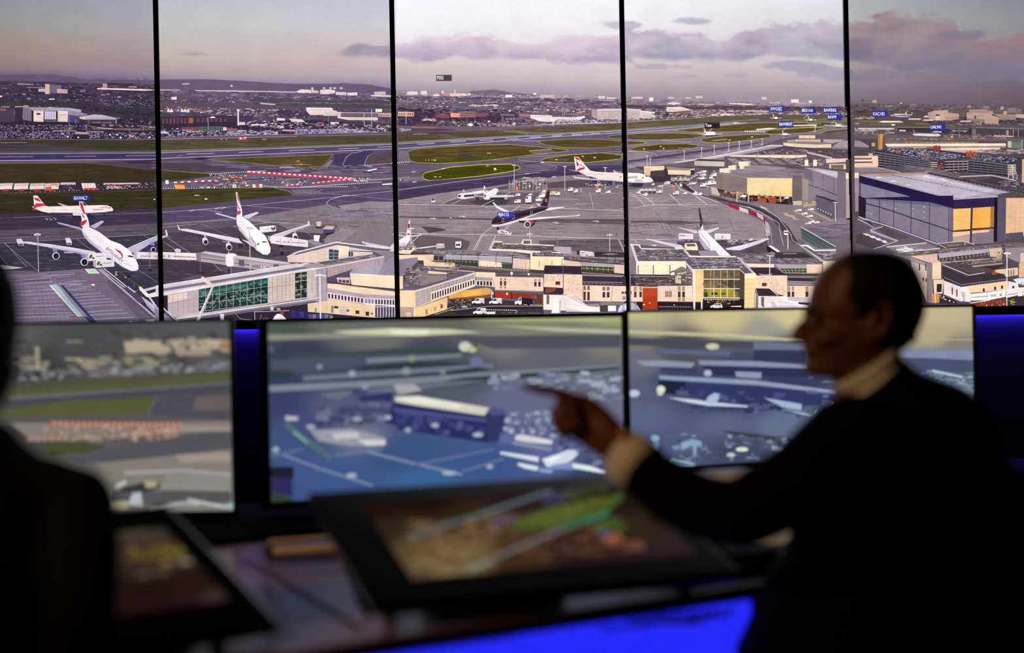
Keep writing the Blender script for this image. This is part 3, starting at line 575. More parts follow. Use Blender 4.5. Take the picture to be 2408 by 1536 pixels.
D('f0e4e4',1.6,'520,1056 1080,1025',2.2,2.2);D('f0e4e4',1.6,'1060,1175 1300,1195 1345,1190',2,2.2);D('f0e4e4',1.6,'1440,1185 2230,1135',2.4,2.2);D('f0e4e4',1.6,'2040,1118 2345,1102',2,1.8);D('f0e4e4',1.4,'60,1200 1200,1190',2,4);D('efd8d8',1.6,'1345,1190 1900,1180',2,2)
Z()
K('500,1060 900,1060 950,1190 640,1190',90,(8,28),(5,14),['e8d8d8','b84a50','3a3040','c3b3bc','6f8a60','e0c850'],65);Q('3a3040','850,1112 1150,1095 1150,1105 850,1120');Q('b0403c','730,1095 830,1090 830,1108 730,1112');K('1000,1080 1550,1110 1500,1160 1100,1160',60,(6,20),(5,14),['d8ccd0','6f9a60','3a3040','9a8a98'],66)
A('pictured_container','orange site cabin');Q('e8923c','170,1158 275,1163 278,1205 185,1205');Q('c9702a','170,1158 275,1163 272,1172 176,1168');Z()
Q('8a7480','410,1170 500,1160 510,1185 420,1188');Q('f0e0dc','752,1162 785,1160 790,1200 755,1198');E('c94a50',770,1180,8,8);Q('efe6e4','2080,1020 2180,1000 2180,1010 2100,1030');Q('f0e6e6','2230,1155 2335,1148 2330,1160 2240,1165');Q('e8dcdc','85,1118 115,1118 118,1155 88,1155')
K('1900,1090 2100,1095 2150,1140 1900,1130',30,(6,20),(3,8),['f0e4e4','d0a8b0'],67)
Q('454326','40,1212 750,1195 1150,1190 1300,1225 1360,1262 1200,1290 700,1340 40,1400');K('60,1225 1150,1200 1200,1270 60,1380',60,(80,300),(6,16),['3d3c20','4f4a2c','56492e','3a3a24'],68);L('a0a048',1.1,'750,1194 1150,1189 1300,1225 1362,1263 1200,1291 700,1342');L('25241a',1,'40,1285 600,1245 1150,1215')
E('d8b070',398,1268,30,5);E('e8dcd8',488,1304,14,7)
Q('7a6c80','1330,1215 1600,1205 1500,1250 1380,1262');L('b3a8bc', .8,'1650,1200 1600,1230 1500,1255')
L('9a8fa6', .8,'1550,1230 1900,1270 2345,1310');L('a79cb0', .9,'1950,1180 1995,1210 1980,1240')
# ---------------- second panel, lower half
S.view(370,440,4.2246)
Q('574b67','40,212 1350,82 2350,8 2350,160 1700,160 900,300 40,360');Q('6a5d70','1340,85 2350,-10 2350,20 1400,95')
K('60,215 2340,40 2340,120 60,340',70,(80,320),(4,12),['5f536f','4f4460','665a74'],70)
L('b3a8bc', .9,'60,255 900,185 1900,90 2350,40');L('a79cb0', .8,'840,185 2350,290');L('9a8fa4', .8,'1450,55 1900,85 2350,130');L('c9bec9',1,'2000,80 1850,90 1720,125 1680,160 1700,195 1850,255 2350,295')
for x, y in ((600,215),(660,210),(350,237)): L('bdb2c2',1.4,[(x-35, y),(x+25, y-2)]);L('bdb2c2',1.2,[(x-20, y+12),(x+15, y-12)])
L('b3a8bc',1,'380,230 500,228 645,258')
Q('857881','40,362 900,305 1700,175 1800,210 2350,290 2350,640 40,640');Q('978993','1800,190 2100,145 2350,150 2350,280 1850,230');K('60,360 2340,200 2340,400 60,440',90,(60,260),(6,18),['7b6f78','8e818a','736870','958a96'],71)
K('1650,250 2300,230 2200,300 1650,300',16,(60,220),(10,26),['8e839c','9a90a8','7a6f84'],72)
for i in range(14): L('675b66', .6,[(1350+i*75,250-i*6),(1420+i*80,520-i*4)])
Q('5f5461','40,385 760,330 1200,370 1400,470 1300,560 1000,640 40,640');Q('4e4450','40,470 700,400 1700,470 1650,560 1300,660 1100,720 40,900 40,640')
K('60,430 1500,470 1600,640 60,830',210,(30,200),(3,10),['5b505c','453b48','6a5f6c','3c3340','524757'],73)
L('b5aab8', .9,'760,395 1180,350 1400,368 1560,385');L('a79cab', .8,'1370,368 1550,500');L('8f8490', .8,'450,370 740,500');L('b5aab8', .9,'40,408 400,368');L('aea3b2', .9,'95,500 330,655');L('aea3b2', .9,'60,545 175,615');L('9a8fa0', .8,'300,720 400,800');L('9a8fa0', .8,'770,395 830,440')
for x0, y0, x1, y1 in ((60,880,160,850),(60,900,155,870),(100,930,160,855),(480,820,520,900),(560,760,690,880),(620,850,660,880),(135,775,195,815)): L('b3a8b8',1,[(x0, y0),(x1, y1)])
Q('463c48','60,740 400,740 700,860 560,900 400,870 60,960');K('60,750 700,840 600,900 60,950',40,(20,120),(3,10),['564b58','3a313d','655a68'],74)
A('pictured_truck','flatbed and box lorry parked on the apron')
G('a99faa', .6,'1830,418 1975,432 1800,560 1640,530',1,14);Q('5a4230','1640,372 1790,380 1785,405 1640,402');Q('d0c3c8','1578,352 1610,344 1630,350 1625,392 1590,392');Q('3a303c','1570,395 1640,400 1640,415 1580,412');Q('a8703c','1620,375 1790,385 1788,392 1620,384')
A('pictured_truck','grey box lorry parked on the apron');Q('bdb3bf','1650,410 1680,388 1765,392 1745,425 1655,422');Q('55496a','1650,422 1745,425 1765,392 1760,450 1700,470 1650,470');Q('2c2434','1650,465 1760,450 1760,460 1690,482');Z()
# jumbo jet
A('pictured_airliner','white jumbo jet facing the terminal with red and white tail')
Q('c3b7cc','578,260 610,262 790,312 800,328 770,322 590,272');Q('cdc2d3','858,290 985,250 1012,254 1005,264 905,318 870,310')
Q('c9becf','1120,490 1300,430 1500,372 1516,385 1400,425 1240,500 1150,505');Q('e9dfe8','1498,342 1510,342 1516,388 1500,378');L('efe6ee',1,'1150,480 1500,375')
Q('e9dfe8','203,380 210,380 232,425 222,432');Q('d3c8d6','225,422 300,420 850,525 920,545 1000,620 930,580 700,535 480,480 250,435');L('efe6ee',1.1,'225,422 300,420 850,525');Q('a89cb4','700,530 930,575 960,600 900,580 700,540')
for x, y, r in ((485,545,27),(718,598,30),(1375,500,25)):
    Q('b0a4b6',[(x-18, y-68),(x-2, y-68),(x+14, y-25),(x-12, y-20)]);Q('d8ccd6',[(x-32, y-34),(x-8, y-40),(x+20, y-25),(x, y+25),(x-30, y+14)]);E('c9bdc8', x, y+4, r, r);E('29212f', x+1, y+5, r*.74, r*.74);E('5b5060', x+3, y+6, r*.2, r*.2)
Q('3f3644','800,440 850,530 900,560 980,640 1060,672 1000,665 900,600 820,530')
Q('f2e2e6','790,300 850,295 930,355 1010,430 1080,490 1110,560 1128,610 1125,650 1098,675 1050,670 990,630 930,560 880,505 820,435 793,370')
Q('cfc0cc','793,370 820,435 880,505 930,560 990,630 1050,670 1020,640 950,560 890,480 830,400');Q('fbeff0','850,310 920,365 1000,440 1060,495 1085,540 1040,510 960,430 880,360')
Q('efdde0','782,52 800,58 820,140 845,235 850,300 792,300 800,230 795,150');Q('d0384c','788,60 800,70 812,110 826,190 815,160 800,120');Q('d0384c','795,150 812,200 828,220 822,232 800,200');Q('c93a4d','793,250 815,235 835,240 828,270 800,285')
Q('322a3a','1040,545 1060,540 1090,545 1095,553 1050,553');X('6f6274',915,500,34,'oneworld', .62, .98);E('5a4c60',1006,568,8,12);L('7a6d7c', .8,'830,440 900,520 985,600');D('6a5f6e',1,'990,605 1065,642',2,3);X('8a7c88',895,418,16,'BRITISH', .8)
Q('3a303c','805,560 860,565 850,612 810,605');L('c0b5c2',1.2,'650,540 710,555');Z()
A('pictured_truck','white catering truck raised beside the jumbo jet');Q('d8d0d2','1020,398 1160,384 1182,396 1182,440 1050,455 1020,440');Q('f0e8ea','1020,398 1160,384 1182,392 1050,408');E('5c6a54',1150,420,18,12, .5);E('465442',1168,410,10,14);E('6b7a60',1138,408,12,5, .3);L('9a909e',1.2,'1075,425 1120,418');L('3f3646',1.6,'1060,455 1130,490');L('3f3646',1.6,'1140,450 1080,490');Z()
A('pictured_jet_bridge','short white boarding bridge at the jumbo jet nose')
Q('b0a5ae','1100,485 1130,492 1130,545 1105,530');Q('dcd0d4','1125,498 1230,495 1480,530 1500,540 1498,600 1230,575 1130,560');Q('eee4e6','1125,498 1230,492 1500,532 1500,538 1230,505');L('b05a66',1.6,'1175,540 1225,545');L('a85a64',1.6,'1340,553 1470,560');X('75687a',1245,556,16,'HSBC', .8);E('c0506a',1305,550,12,7);L('8f8490', .8,'1225,500 1225,575');L('8f8490', .8,'1330,515 1330,590');L('8f8490', .8,'1405,525 1405,595');L('6a5f6c',2,'1230,575 1235,660');E('28202e',1240,660,18,20);E('2c2432',1235,590,24,12)
Q('9a8f9c','1498,530 1545,520 1670,575 1600,600 1500,600');Q('efe6e6','1555,480 1618,482 1605,545 1560,535');Q('766b78','1498,545 1600,600 1500,602');Z()
A('pictured_airliner','tip of a white airliner wing beyond the terminal');Q('c9bfcc','2035,542 2120,560 2330,600 2330,612 2180,598 2080,580');Q('d3c9d3','2310,600 2355,550 2355,600 2330,615');Q('e8dfe4','2030,540 2045,545 2060,562 2045,560');Z()
# concourse 1: long jet bridge across
A('pictured_jet_bridge','long white and grey boarding bridge with red stripe')
L('5a505e',4,'430,720 440,860');L('7b707c',3,'735,790 738,870');L('c3b8c0',2,'712,640 715,680');Q('3a313d','705,810 725,815 725,870 705,870');Q('3a313d','390,845 480,840 485,860 400,865')
Q('dacfd2','50,650 180,655 400,668 400,728 180,722 50,712');Q('ece2e4','50,648 400,660 400,668 50,656');X('665a6c',55,698,24,'BC', .8);E('c0405a',122,690,18,11);Q('f0e6e6','104,683 122,690 104,697');Q('f0e6e6','140,683 122,690 140,697');L('8f4555',1.7,'165,691 385,700');Q('cfc4c8','172,625 200,612 238,622 238,648 190,650');L('a2969f', .8,'185,655 185,722')
Q('8a7f8a','388,655 445,650 440,745 395,735');Q('9a8f9a','440,660 480,640 1280,745 1340,765 1200,810 1000,815 760,770 440,745');Q('c9bdc2','440,655 480,640 1280,745 1330,762 1250,770 700,700');Q('b5a9af','440,690 700,715 1250,775 1060,830 760,790 440,742');L('8f4555',1.9,'445,708 690,742');L('8f4555',1.9,'755,752 930,778');L('8f4555',1.6,'1090,800 1150,806')
G('3a3340',1.4,'815,725 865,730 865,790 815,785',4,0);Q('3f4650','815,725 865,730 865,790 815,785');G('a2979f', .8,'815,725 865,730 865,790 815,785',4,1);Q('3f4650','1158,768 1212,773 1212,805 1158,800');G('a2979f', .8,'1158,768 1212,773 1212,805 1158,800',4,1)
X('5f5364',945,800,30,'HSBC', .86, .06);E('c8455c',1050,796,18,13);Q('f0e4e4','1032,786 1050,796 1032,806');Q('f0e4e4','1068,786 1050,796 1068,806')
Q('e8dee2','683,685 700,665 740,660 780,668 795,688 760,695 760,790 700,790 685,770');E('f4ecee',738,676,52,16);Q('bdb0b8','755,695 790,690 762,788');Z()
# rear triangular wing of the terminal
A('pictured_terminal','low cream terminal wing with dark windows')
Q('d6bdb0','1295,695 1780,580 1905,590 1910,640 2140,650 2140,700 1700,740 1560,755 1300,748');Q('cbbfca','1290,690 1380,648 1780,545 1920,565 2060,590 2300,610 2355,600 2355,640 2140,640 1910,630 1905,590 1800,575 1780,562 1400,660 1310,700');Q('6f6372','1330,680 1400,655 1780,558 1930,578 2240,615 2330,620 2300,640 2140,635 1920,600 1780,572');L('efe4e6',1.4,'1290,695 1380,650 1780,548 1920,568 2330,612');Q('e8ccb4','1790,585 1905,592 1908,660 1800,700');Q('dcb8ae','1905,640 2140,655 2140,665 1910,668')
Q('3c4a55','1705,618 1805,628 1800,720 1705,725');G('bfb3b8', .9,'1705,618 1805,628 1800,720 1705,725',2,3);Q('3f4652','1900,642 1945,646 1945,690 1900,695');L('cdbfc0',1,'1922,644 1922,692'); 
for x in (1380,1450,1520,1600,1670): L('b8a39c', .6,[(x,675-(x-1380)*.2),(x,745)])
A('pictured_terminal','cream curved terminal building in low sun')
Q('b3a6ae','1560,755 2140,665 2260,690 2260,720 1700,830 1680,790');Q('6b606c','1590,750 2150,668 2250,685 1680,780');K('1600,752 2150,672 2230,688 1690,775',60,(12,60),(3,8),['a89ba6','4c424e','c9bcc4','857985'],76);L('efe4e4',1.3,'1680,800 2260,690');Q('b59ea0','1690,800 2258,705 2255,770 2000,800 1690,900')
for i in range(14): x = 1720+i*40;L('8f7a80', .7,[(x,800-(x-1690)*.165),(x,890-(x-1690)*.2)])
Q('8f8592','2140,640 2355,640 2355,700 2260,770 2258,695');Q('ada2b2','1910,855 1990,775 2240,775 2330,700 2360,695 2360,890 1940,870');Q('9b90a2','2240,775 2330,700 2360,695 2360,885 2180,880');L('d8ccd6',1,'1910,855 2180,875 2360,888')
Z()
# near terminal with the long glazed bay
A('pictured_terminal','near terminal block with long green glazed bay')
Q('cfc2cb','-10,985 1480,755 1680,795 1685,830 60,1080 -10,1060');Q('8a7e8d','50,1010 1490,785 1560,800 50,1040');L('f0e6ec',1.5,'-10,985 1400,762');L('f0e6ec',1.5,'50,1068 1500,822 1680,800');L('6c606f',1,'50,1025 1500,795');Q('a599a5','1450,775 1570,760 1680,790 1670,800 1480,805')
Q('c3adae','55,1078 1500,832 1500,1105 200,1305 60,1210');Q('b9a5ad','110,1075 415,1025 415,1240 205,1290 115,1225');Q('d6bcb2','115,1075 300,1045 300,1110 115,1150');Q('cdb5b0','1105,905 1365,860 1370,1110 1105,1150');Q('b2a1aa','1490,840 1680,800 1688,1130 1600,1140 1490,1110');Q('c9b5b2','1490,835 1580,818 1580,1090 1490,1108')
for x in (160,212,265,318,368,1150,1195,1240,1280,1320,1540,1590,1640): L('8f7d86', .7,[(x,1075-(x-115)*.162 if x < 500 else 900-(x-1105)*.17),(x,1275-(x-205)*.2 if x < 500 else 1145-(x-1105)*.2)])
L('8f7d86', .8,'115,1160 415,1110');L('8f7d86', .8,'1105,1000 1365,965');Q('2c2432','60,1080 108,1078 112,1250 60,1180')
Q('27373a','415,1018 1102,903 1102,1155 470,1248 415,1235');Q('2f5c58','420,1030 1100,915 1100,960 420,1090');Q('4b8078','440,1050 900,965 900,990 440,1085');Q('1c2a30','420,1090 1100,990 1100,1050 420,1160')
K('430,1030 1090,930 1090,1130 430,1220',190,(10,60),(6,22),['3f6a66','57877c','1b292e','6d8f83','24383c','7d8f80','2e4a4c','162026'],77)
for i in range(6): L('93a89c',1.2,[(560+i*90,1160-i*14),(600+i*90,1100-i*14),(650+i*90,1180-i*14)])
G('a9b0ac',1.1,'415,1018 1102,903 1102,1155 415,1238',10,3);Q('253036','1370,855 1490,840 1490,1098 1370,1112');K('1375,870 1485,855 1485,1090 1375,1100',34,(10,40),(8,24),['3f5f60','6b7f6a','1b262c','b09a50'],78);G('b3b5b5',1.2,'1370,855 1490,840 1490,1098 1370,1112',2,3)
Q('c6bcc6','190,1310 1600,1100 1600,1125 700,1260 220,1330');Q('7d7286','200,1318 1600,1112 1600,1120 230,1335');L('efe4ea',1.2,'190,1308 1600,1102');D('d8ccd4', .9,'430,1310 1480,1160',1,1.4)
Q('332a38','280,1330 1490,1160 1700,1250 2000,1290 2360,1300 2360,1345 60,1360');L('2a2230',2,'640,1260 640,1350');Q('d3c6ca','630,1260 668,1262 668,1350 632,1350');L('b8acb6',1.6,'970,1240 975,1340');L('b8acb6',1.6,'970,1240 1315,1228');L('a99dab',1,'780,1260 830,1310 960,1325');L('a99dab',1,'1040,1270 1020,1320');X('7d7282',1050,1318,20,'STOP', .9)
Q('2a2018','1185,1198 1240,1192 1240,1228 1185,1230');X('e8dca0',1188,1224,24,'335', .8);Q('c9bcc0','1125,1185 1158,1185 1160,1225 1130,1228');Q('c43a40','1225,1245 1258,1245 1258,1265 1225,1270');Q('dcd4da','1140,1335 1170,1280 1200,1258 1240,1268 1275,1300 1295,1335');Q('f0eaee','1165,1300 1200,1262 1225,1268 1190,1310')
for i in range(4): Q(('3a3080','322870','443a8e','2f2668')[i],[(1335+i*42,1220+i*8),(1375+i*42,1226+i*8),(1372+i*42,1300),(1335+i*42,1295)])
for i in range(6): Q(('5a5090','7a7aa0','4a4488')[i % 3],[(1505+i*40,1262),(1540+i*40,1266),(1540+i*40,1312),(1505+i*40,1308)])
Q('a89040','1715,1278 1745,1280 1745,1310 1715,1308');Z()
A('pictured_terminal','sunlit cream terminal corner with a band of windows')
Q('e6c9a8','1690,960 1780,965 2360,1040 2360,1090 2050,1075 1690,1010');Q('eccfae','1915,870 2360,890 2360,1010 1930,975');Q('f2dcc4','1915,862 2360,882 2360,893 1915,872');Q('cdb3b3','1780,900 1915,900 1915,965 1800,955');C('5a4a52','1800,918 1910,925 1910,960 1800,950',3,1, .8, .8);Q('4f4350','1690,935 1920,965 1950,975 2360,1010 2360,1020 1900,980 1700,955')
for i in range(6): Q('e6dcd8',[(1780+i*25,1005+i*3),(1783+i*25,1005+i*3),(1783+i*25,1018+i*3),(1780+i*25,1018+i*3)])
Q('b8a3b3','1690,1005 2050,1065 2360,1080 2360,1120 2060,1105 1690,1050');Q('decbd0','1690,1048 2050,1100 2360,1115 2360,1185 2050,1160 1690,1110');C('3f3444','1692,1055 2050,1105 2050,1155 1692,1106',11,1, .55, .85);C('8e93b0','2060,1105 2155,1112 2155,1165 2060,1158',3,1, .7, .8);C('4b4055','2160,1112 2360,1120 2360,1175 2160,1168',7,1, .6, .85)
Q('e2c49c','1690,1112 2060,1165 2165,1170 2165,1300 1690,1255');G('cfae86', .5,'1690,1112 2060,1165 2060,1290 1690,1250',1,10);G('e6dde4',1.3,'2160,1190 2360,1190 2360,1300 2160,1298',7,1);C('57495f','2160,1190 2360,1190 2360,1300 2160,1298',7,1, .75, .95);L('efe2e6',2,'2055,1162 2360,1182')
Q('e0c49e','1495,1160 1690,1130 1690,1255 1500,1240');G('c2a27e', .5,'1495,1160 1690,1130 1690,1255 1500,1240',3,10);Q('8f8390','1728,1180 1752,1180 1752,1250 1728,1248');Q('44366a','1758,1182 1800,1184 1800,1208 1758,1206');Q('cdb8a8','1808,1182 1890,1190 1890,1270 1812,1262');Q('6a5aa0','1880,1215 1908,1217 1908,1240 1880,1238');Q('4a3a36','1970,1225 2008,1228 2008,1262 1970,1260');Q('4a3a36','2070,1238 2105,1240 2105,1280 2070,1278');Q('7a6aa8','2120,1248 2145,1250 2145,1268 2120,1266');Q('9a8a88','1568,1200 1585,1200 1585,1250 1568,1250')
Z();A('pictured_floodlight','tall white floodlight mast at the terminal');L('ded2d4',3,'1616,890 1624,1330');L('e8dede',1.4,'1575,880 1680,882')
for x in (1580,1600,1618,1640,1665): E('efe8ea', x,872+abs(x-1618)*.25,11,7)
L('c3b8c0',2,'920,420 928,830');Z()
A('pictured_mast','white leaning pylon over the terminal roof');Q('ddc6bc','440,895 462,892 570,975 555,1000 520,985 445,920');Q('c6b8c2','548,985 570,985 415,1355 380,1355');Q('e0d2d8','548,985 556,985 395,1355 380,1355');Z()
L('c3b8c4',3,'60,1200 250,1370');L('a195a6',2,'-20,1180 200,1370');Q('8b8094','-20,1200 50,1240 180,1370 -20,1370')
A('pictured_airliner','wing tip of the first jumbo jet crossing into the second panel of the picture');Q('c9becf','50,490 110,478 118,490 50,515');Q('e4dae4','85,428 97,428 112,480 95,478');Z()
# ---------------- third panel, upper half
S.view(920,160,4.3)
A('pictured_building','cream town blocks and a spire on the skyline of the picture')
for x, y, w, h, c in ((160,245,105,32,'e0cac6'),(300,240,60,36,'dcc3c0'),(425,272,60,20,'dcc6c2'),(508,237,20,30,'d8c0bc'),(525,250,60,40,'b9908f'),(590,262,110,30,'d9bfb9'),(637,228,9,40,'e0cbc4'),(705,266,55,22,'d8c3c0'),(765,262,40,22,'cdb3b3'),(1150,278,70,26,'ead4ce'),(1432,258,30,22,'e0c9c4'),(1500,280,140,26,'cfb0b0'),(2085,290,70,26,'d8c3c6'),(2170,300,90,22,'cdb8be')):
    A('pictured_building');Q(c,[(x, y),(x+w, y+1),(x+w, y+h),(x, y+h)])
C('b39a9c','162,250 262,250 262,274 162,274',9,3, .4, .45)
Z()
K('70,290 2310,325 2310,370 70,330',260,(20,90),(4,12),['6b5a70','5d4c63','7a6a80','544459'],80)
Q('5e6050','70,385 330,388 330,400 120,412 70,410');Q('655f66','650,360 1180,380 1500,385 1500,395 900,392 650,375');K('760,375 1080,380 1080,400 770,395',34,(8,34),(6,12),['e6d2cf','d0b6b8','c3a8ae'],81)
K('1000,395 2320,415 2320,470 1000,450',200,(12,50),(5,12),['8a6a78','6b5064','c3a8ae','4e3d52','b08f96','dcc6c4'],82)
for y in (338,): L('ddc8c8',1,[(2010, y-10),(2250, y)])
Q('41344a','70,400 300,440 420,460 1300,500 1460,545 1460,580 1050,600 70,590')
K('70,420 1400,440 1450,560 70,560',260,(12,60),(8,22),['3a2e42','4b3b54','5a4962','33283c','67536a'],83)
A('pictured_building','orange and brick low blocks in the middle distance of the picture')
Q('d9a890','70,448 232,452 228,498 70,492');C('8f5a58','75,460 225,462 225,490 75,486',7,1, .6, .8);Q('e08f78','597,460 692,462 692,505 600,505');Q('8f5058','692,455 855,450 855,510 692,510');C('c39a80','695,470 850,470 850,505 695,505',9,2, .7, .35);Q('7b7f98','690,445 845,445 845,462 690,462');Q('8a4a55','440,475 585,478 585,515 440,510');Q('a0757c','470,478 560,478 520,468');Q('8b5560','855,460 950,465 950,500 855,500');Q('55506c','1095,462 1240,465 1240,495 1100,490');C('a79fb0','1100,470 1235,472 1235,490 1100,488',8,1, .5, .6);Q('8f606a','1280,462 1400,468 1400,510 1290,505');C('cdb3b8','1290,472 1395,475 1395,500 1290,498',6,3, .8, .3)
Z()
K('320,515 440,520 440,545 315,540',26,(12,40),(6,12),['f0c8a8','e8ac88','d8c0b8'],84);K('450,540 1500,560 1500,600 450,595',400,(10,34),(5,12),['e0ccd0','6f5a70','3b2f45','b79fae','3f5a50','8b5a60','4a3c55'],85);K('1100,500 1480,515 1480,575 1120,575',120,(12,40),(6,16),['8f7486','4a3a52','bfa3ad','6a5166','a8656a'],86)
for x, y, r in ((1238,570,16),(985,547,12),(800,580,26),(848,618,16),(362,505,5),(1195,440,12),(1838,445,8),(680,592,8)): E('ffe9e0' if r < 20 else 'f0dcd8', x, y, r, r*.6)
E('f0a878',1235,575,20,6)
L('cdbcc8',1.2,'150,450 150,575'); 
for i in range(22): x = 300+i*58;L('8f7a90', .6,[(x,515+(i*31) % 40),(x,580+(i*17) % 24)])
A('pictured_hotel','long white low hotel with window rows')
Q('eed8d4','1402,480 1620,488 1620,555 1500,545 1402,512');Q('e6cfcb','1620,500 1860,505 1950,490 1950,510 1860,545 1700,545 1620,560');C('9a7d88','1410,490 1615,497 1615,512 1410,505',20,1, .5, .6);C('b08f98','1510,515 1615,518 1615,545 1510,538',9,2, .5, .5);Q('d8bdbb','1620,505 1860,508 1860,518 1620,515');C('b3959c','1630,520 1850,522 1850,542 1700,545',16,1, .4, .7);Q('5a4858','1710,460 2015,462 2010,488 1720,485');C('bfa9b0','1715,462 2010,464 2010,486 1720,484',16,1, .4, .8)
A('pictured_office','wide pale office building with square windows')
Q('cbb3b3','2075,430 2320,422 2320,525 2080,525');Q('b39aa4','2020,435 2075,430 2075,525 2020,500');C('97808f','2085,440 2318,435 2318,520 2085,520',14,6, .55, .4);Q('d8c2be','2075,423 2320,418 2320,430 2075,436')
Z()
K('1700,530 2320,530 2320,560 1500,575',240,(10,30),(4,9),['cdbdcc','7b6a80','463850','e0d3da'],87);L('d8c8cc',1.2,'1200,600 1700,572 2320,560');Q('b09aa0','1080,600 1500,580 1500,590 1080,610')
Q('74606e','70,590 1080,600 1450,590 1450,600 1000,640 70,660');Q('a06a5a','205,597 460,602 480,618 205,612');Q('574a60','70,612 640,625 640,640 70,660');K('80,615 200,620 200,650 80,650',20,(14,40),(5,9),['a99cb5','cdc0cc'],88);Q('5d5150','240,570 460,575 460,590 240,588')
# runway and grass
Q('5b4a3e','70,665 1080,640 1380,680 1380,685 70,757');K('80,668 1080,645 1300,678 80,745',60,(80,340),(4,10),['64523f','55483a','6a5648','5a5038'],89);Q('5f5040','1160,628 2320,560 2320,640 1680,665 1420,662');K('1250,625 2310,575 2310,635 1500,660',50,(80,300),(4,10),['68563f','5a4c3c','6b5a4c'],90);D('d8ccd0',1.2,'225,677 370,672',2,1.6);Q('6a5866','420,670 560,680 720,715 700,718 500,690')
Q('86728a','70,760 1380,685 2320,635 2320,690 1480,740 70,830');Q('5b4e74','70,768 1380,697 2320,650 2320,662 1480,720 70,800');Q('655878','70,800 1400,722 2320,655 2320,700 1500,750 1000,775 70,850')
L('85b050',1.1,'70,757 1380,684');L('8fae5a',1,'1130,645 1250,655 1370,672 1380,684');L('9aa84a',1,'1210,638 1420,662 1680,665');L('8fb055',1,'1680,665 2320,632');L('baaec4',1.2,'70,775 1380,697 2320,640');L('cdc0d0',1.2,'70,824 700,778 1480,712 2320,660')
for a, b, c, d in ((265,778,440,768),(595,757,750,748),(890,740,1030,734),(1155,724,1280,718),(1395,708,1510,702),(1615,694,1720,689),(1820,682,1920,678),(2010,672,2100,668)): L('b9aec6',1.5,[(a, b),(c, d)])
Q('6d5f74','70,845 1000,775 2320,700 2320,1100 70,1376')
K('80,860 2310,740 2310,1000 80,1140',220,(80,380),(4,12),['76687c','625570','80728a','6a5c66','5a4f6a'],91)
L('c3b8c8', .9,'1200,728 1230,742 1500,745'); 
A('pictured_grass_area','long oval of olive grass beside the runway')
Q('594629','175,850 230,828 600,800 900,785 1200,782 1450,800 1780,830 1785,845 1700,855 1640,858 1440,880 900,945 500,970 250,962 190,935');Q('4e4a20','190,905 900,880 1380,850 1430,878 900,943 500,968 250,960 195,935');K('250,840 1350,800 1350,870 300,950',110,(60,300),(5,12),['62502e','544322','4c4a22','5c5228','6b5636'],92);Q('77655c','1390,848 1600,828 1670,855 1440,880');D('f0d8dc',1.3,'1390,845 1610,826',2,1.8);Q('4a3f52','640,885 760,880 900,905 780,910');L('b0ac40',1.1,'170,860 175,850 230,828 600,800 900,785 1200,782 1450,800 1780,832 1785,843 1700,856 1440,882 900,947 500,972 250,964 190,937 172,870')
for x in (350,380,412,970,985,1000): E('e6dcd8', x,938 if x < 500 else 868,5,4)
E('e8c040',440,938,13,6);L('332c1c', .7,'200,910 600,890 1300,862')
A('pictured_grass_area','smaller bright edged oval of grass nearer the stands')
Q('474817','318,1085 350,1065 600,1010 900,985 1200,980 1290,1000 1298,1020 1230,1045 900,1095 500,1135 380,1142 330,1125');K('400,1060 1230,995 1230,1030 420,1120',60,(50,220),(5,12),['524c1c','3f4014','5a4a20','4a5018'],93);L('c0c048',1.6,'316,1085 350,1063 600,1008 900,983 1200,978 1290,998 1300,1022 1230,1047 900,1098 500,1138 375,1144 326,1126 316,1090');L('2b2a12', .8,'560,1075 900,1035 1150,995')
E('e8b848',445,1106,18,5);E('e8a038',970,996,16,5);E('efe0d8',1045,1025,12,8);E('e8b848',1048,1035,14,5);E('f0e8e0',492,1107,8,4)
A('pictured_grass_area','two grass islands near the panel edge')
Q('5c4930','1480,755 1520,742 1800,725 2100,728 2320,745 2320,795 2050,815 1750,810 1560,785');L('a5a448',1.1,'1480,755 1520,742 1800,725 2100,728 2320,745');L('a5a448',1.1,'1480,755 1560,785 1750,810 2050,815 2320,796');K('1560,755 2300,745 2300,790 1700,800',40,(50,240),(4,10),['66523a','54442c','6b5838'],94)
Q('504420','1510,940 1560,918 1800,885 2100,865 2300,880 2320,925 2000,960 1700,958 1560,955');L('b0ac40',1.3,'1515,948 1510,938 1560,918 1800,885 2100,865 2300,880');L('c0b048',1.3,'1560,955 1800,965 2000,960 2320,926');Q('665260','1560,925 1800,920 1780,945 1620,945');E('e8c850',1930,900,12,5);E('e8b060',1665,932,12,5);E('f0e0c0',2050,912,14,5)
Q('554838','2180,695 2320,680 2320,722 2200,712');L('9aa848',1,'2320,680 2180,695 2200,715 2320,722')
Z()
Q('7f7080','75,835 175,850 190,935 250,965 500,975 75,960');D('e8dce0',1.8,'0,970 185,953',2.4,2.2);D('e8dce0',1.6,'70,1120 180,1108',3,2.6);E('e8b040',95,1137,10,8);Q('85757e','130,1110 320,1105 330,1140 120,1150')
Q('4e4360','75,1170 1100,1090 1500,1050 1680,1000 2320,985 2320,1050 1700,1090 1100,1180 400,1300 75,1376');Q('433855','75,1250 600,1190 1500,1080 2000,1020 2320,1010 2320,1040 1500,1110 800,1240 75,1340');K('80,1190 2300,1010 2300,1050 80,1330',60,(80,380),(5,14),['55496a','4b3f5c','3f3450'],95)
L('b8acbe',1,'75,1240 700,1150 1500,1060');L('b0a4b6', .8,'1285,935 1290,915 1500,900 2320,850');L('b0a4b6', .8,'1300,940 1500,960 1640,990 1670,1010 1650,1030 1500,1045');Q('4a3e56','1330,968 1500,955 1500,965 1350,980')
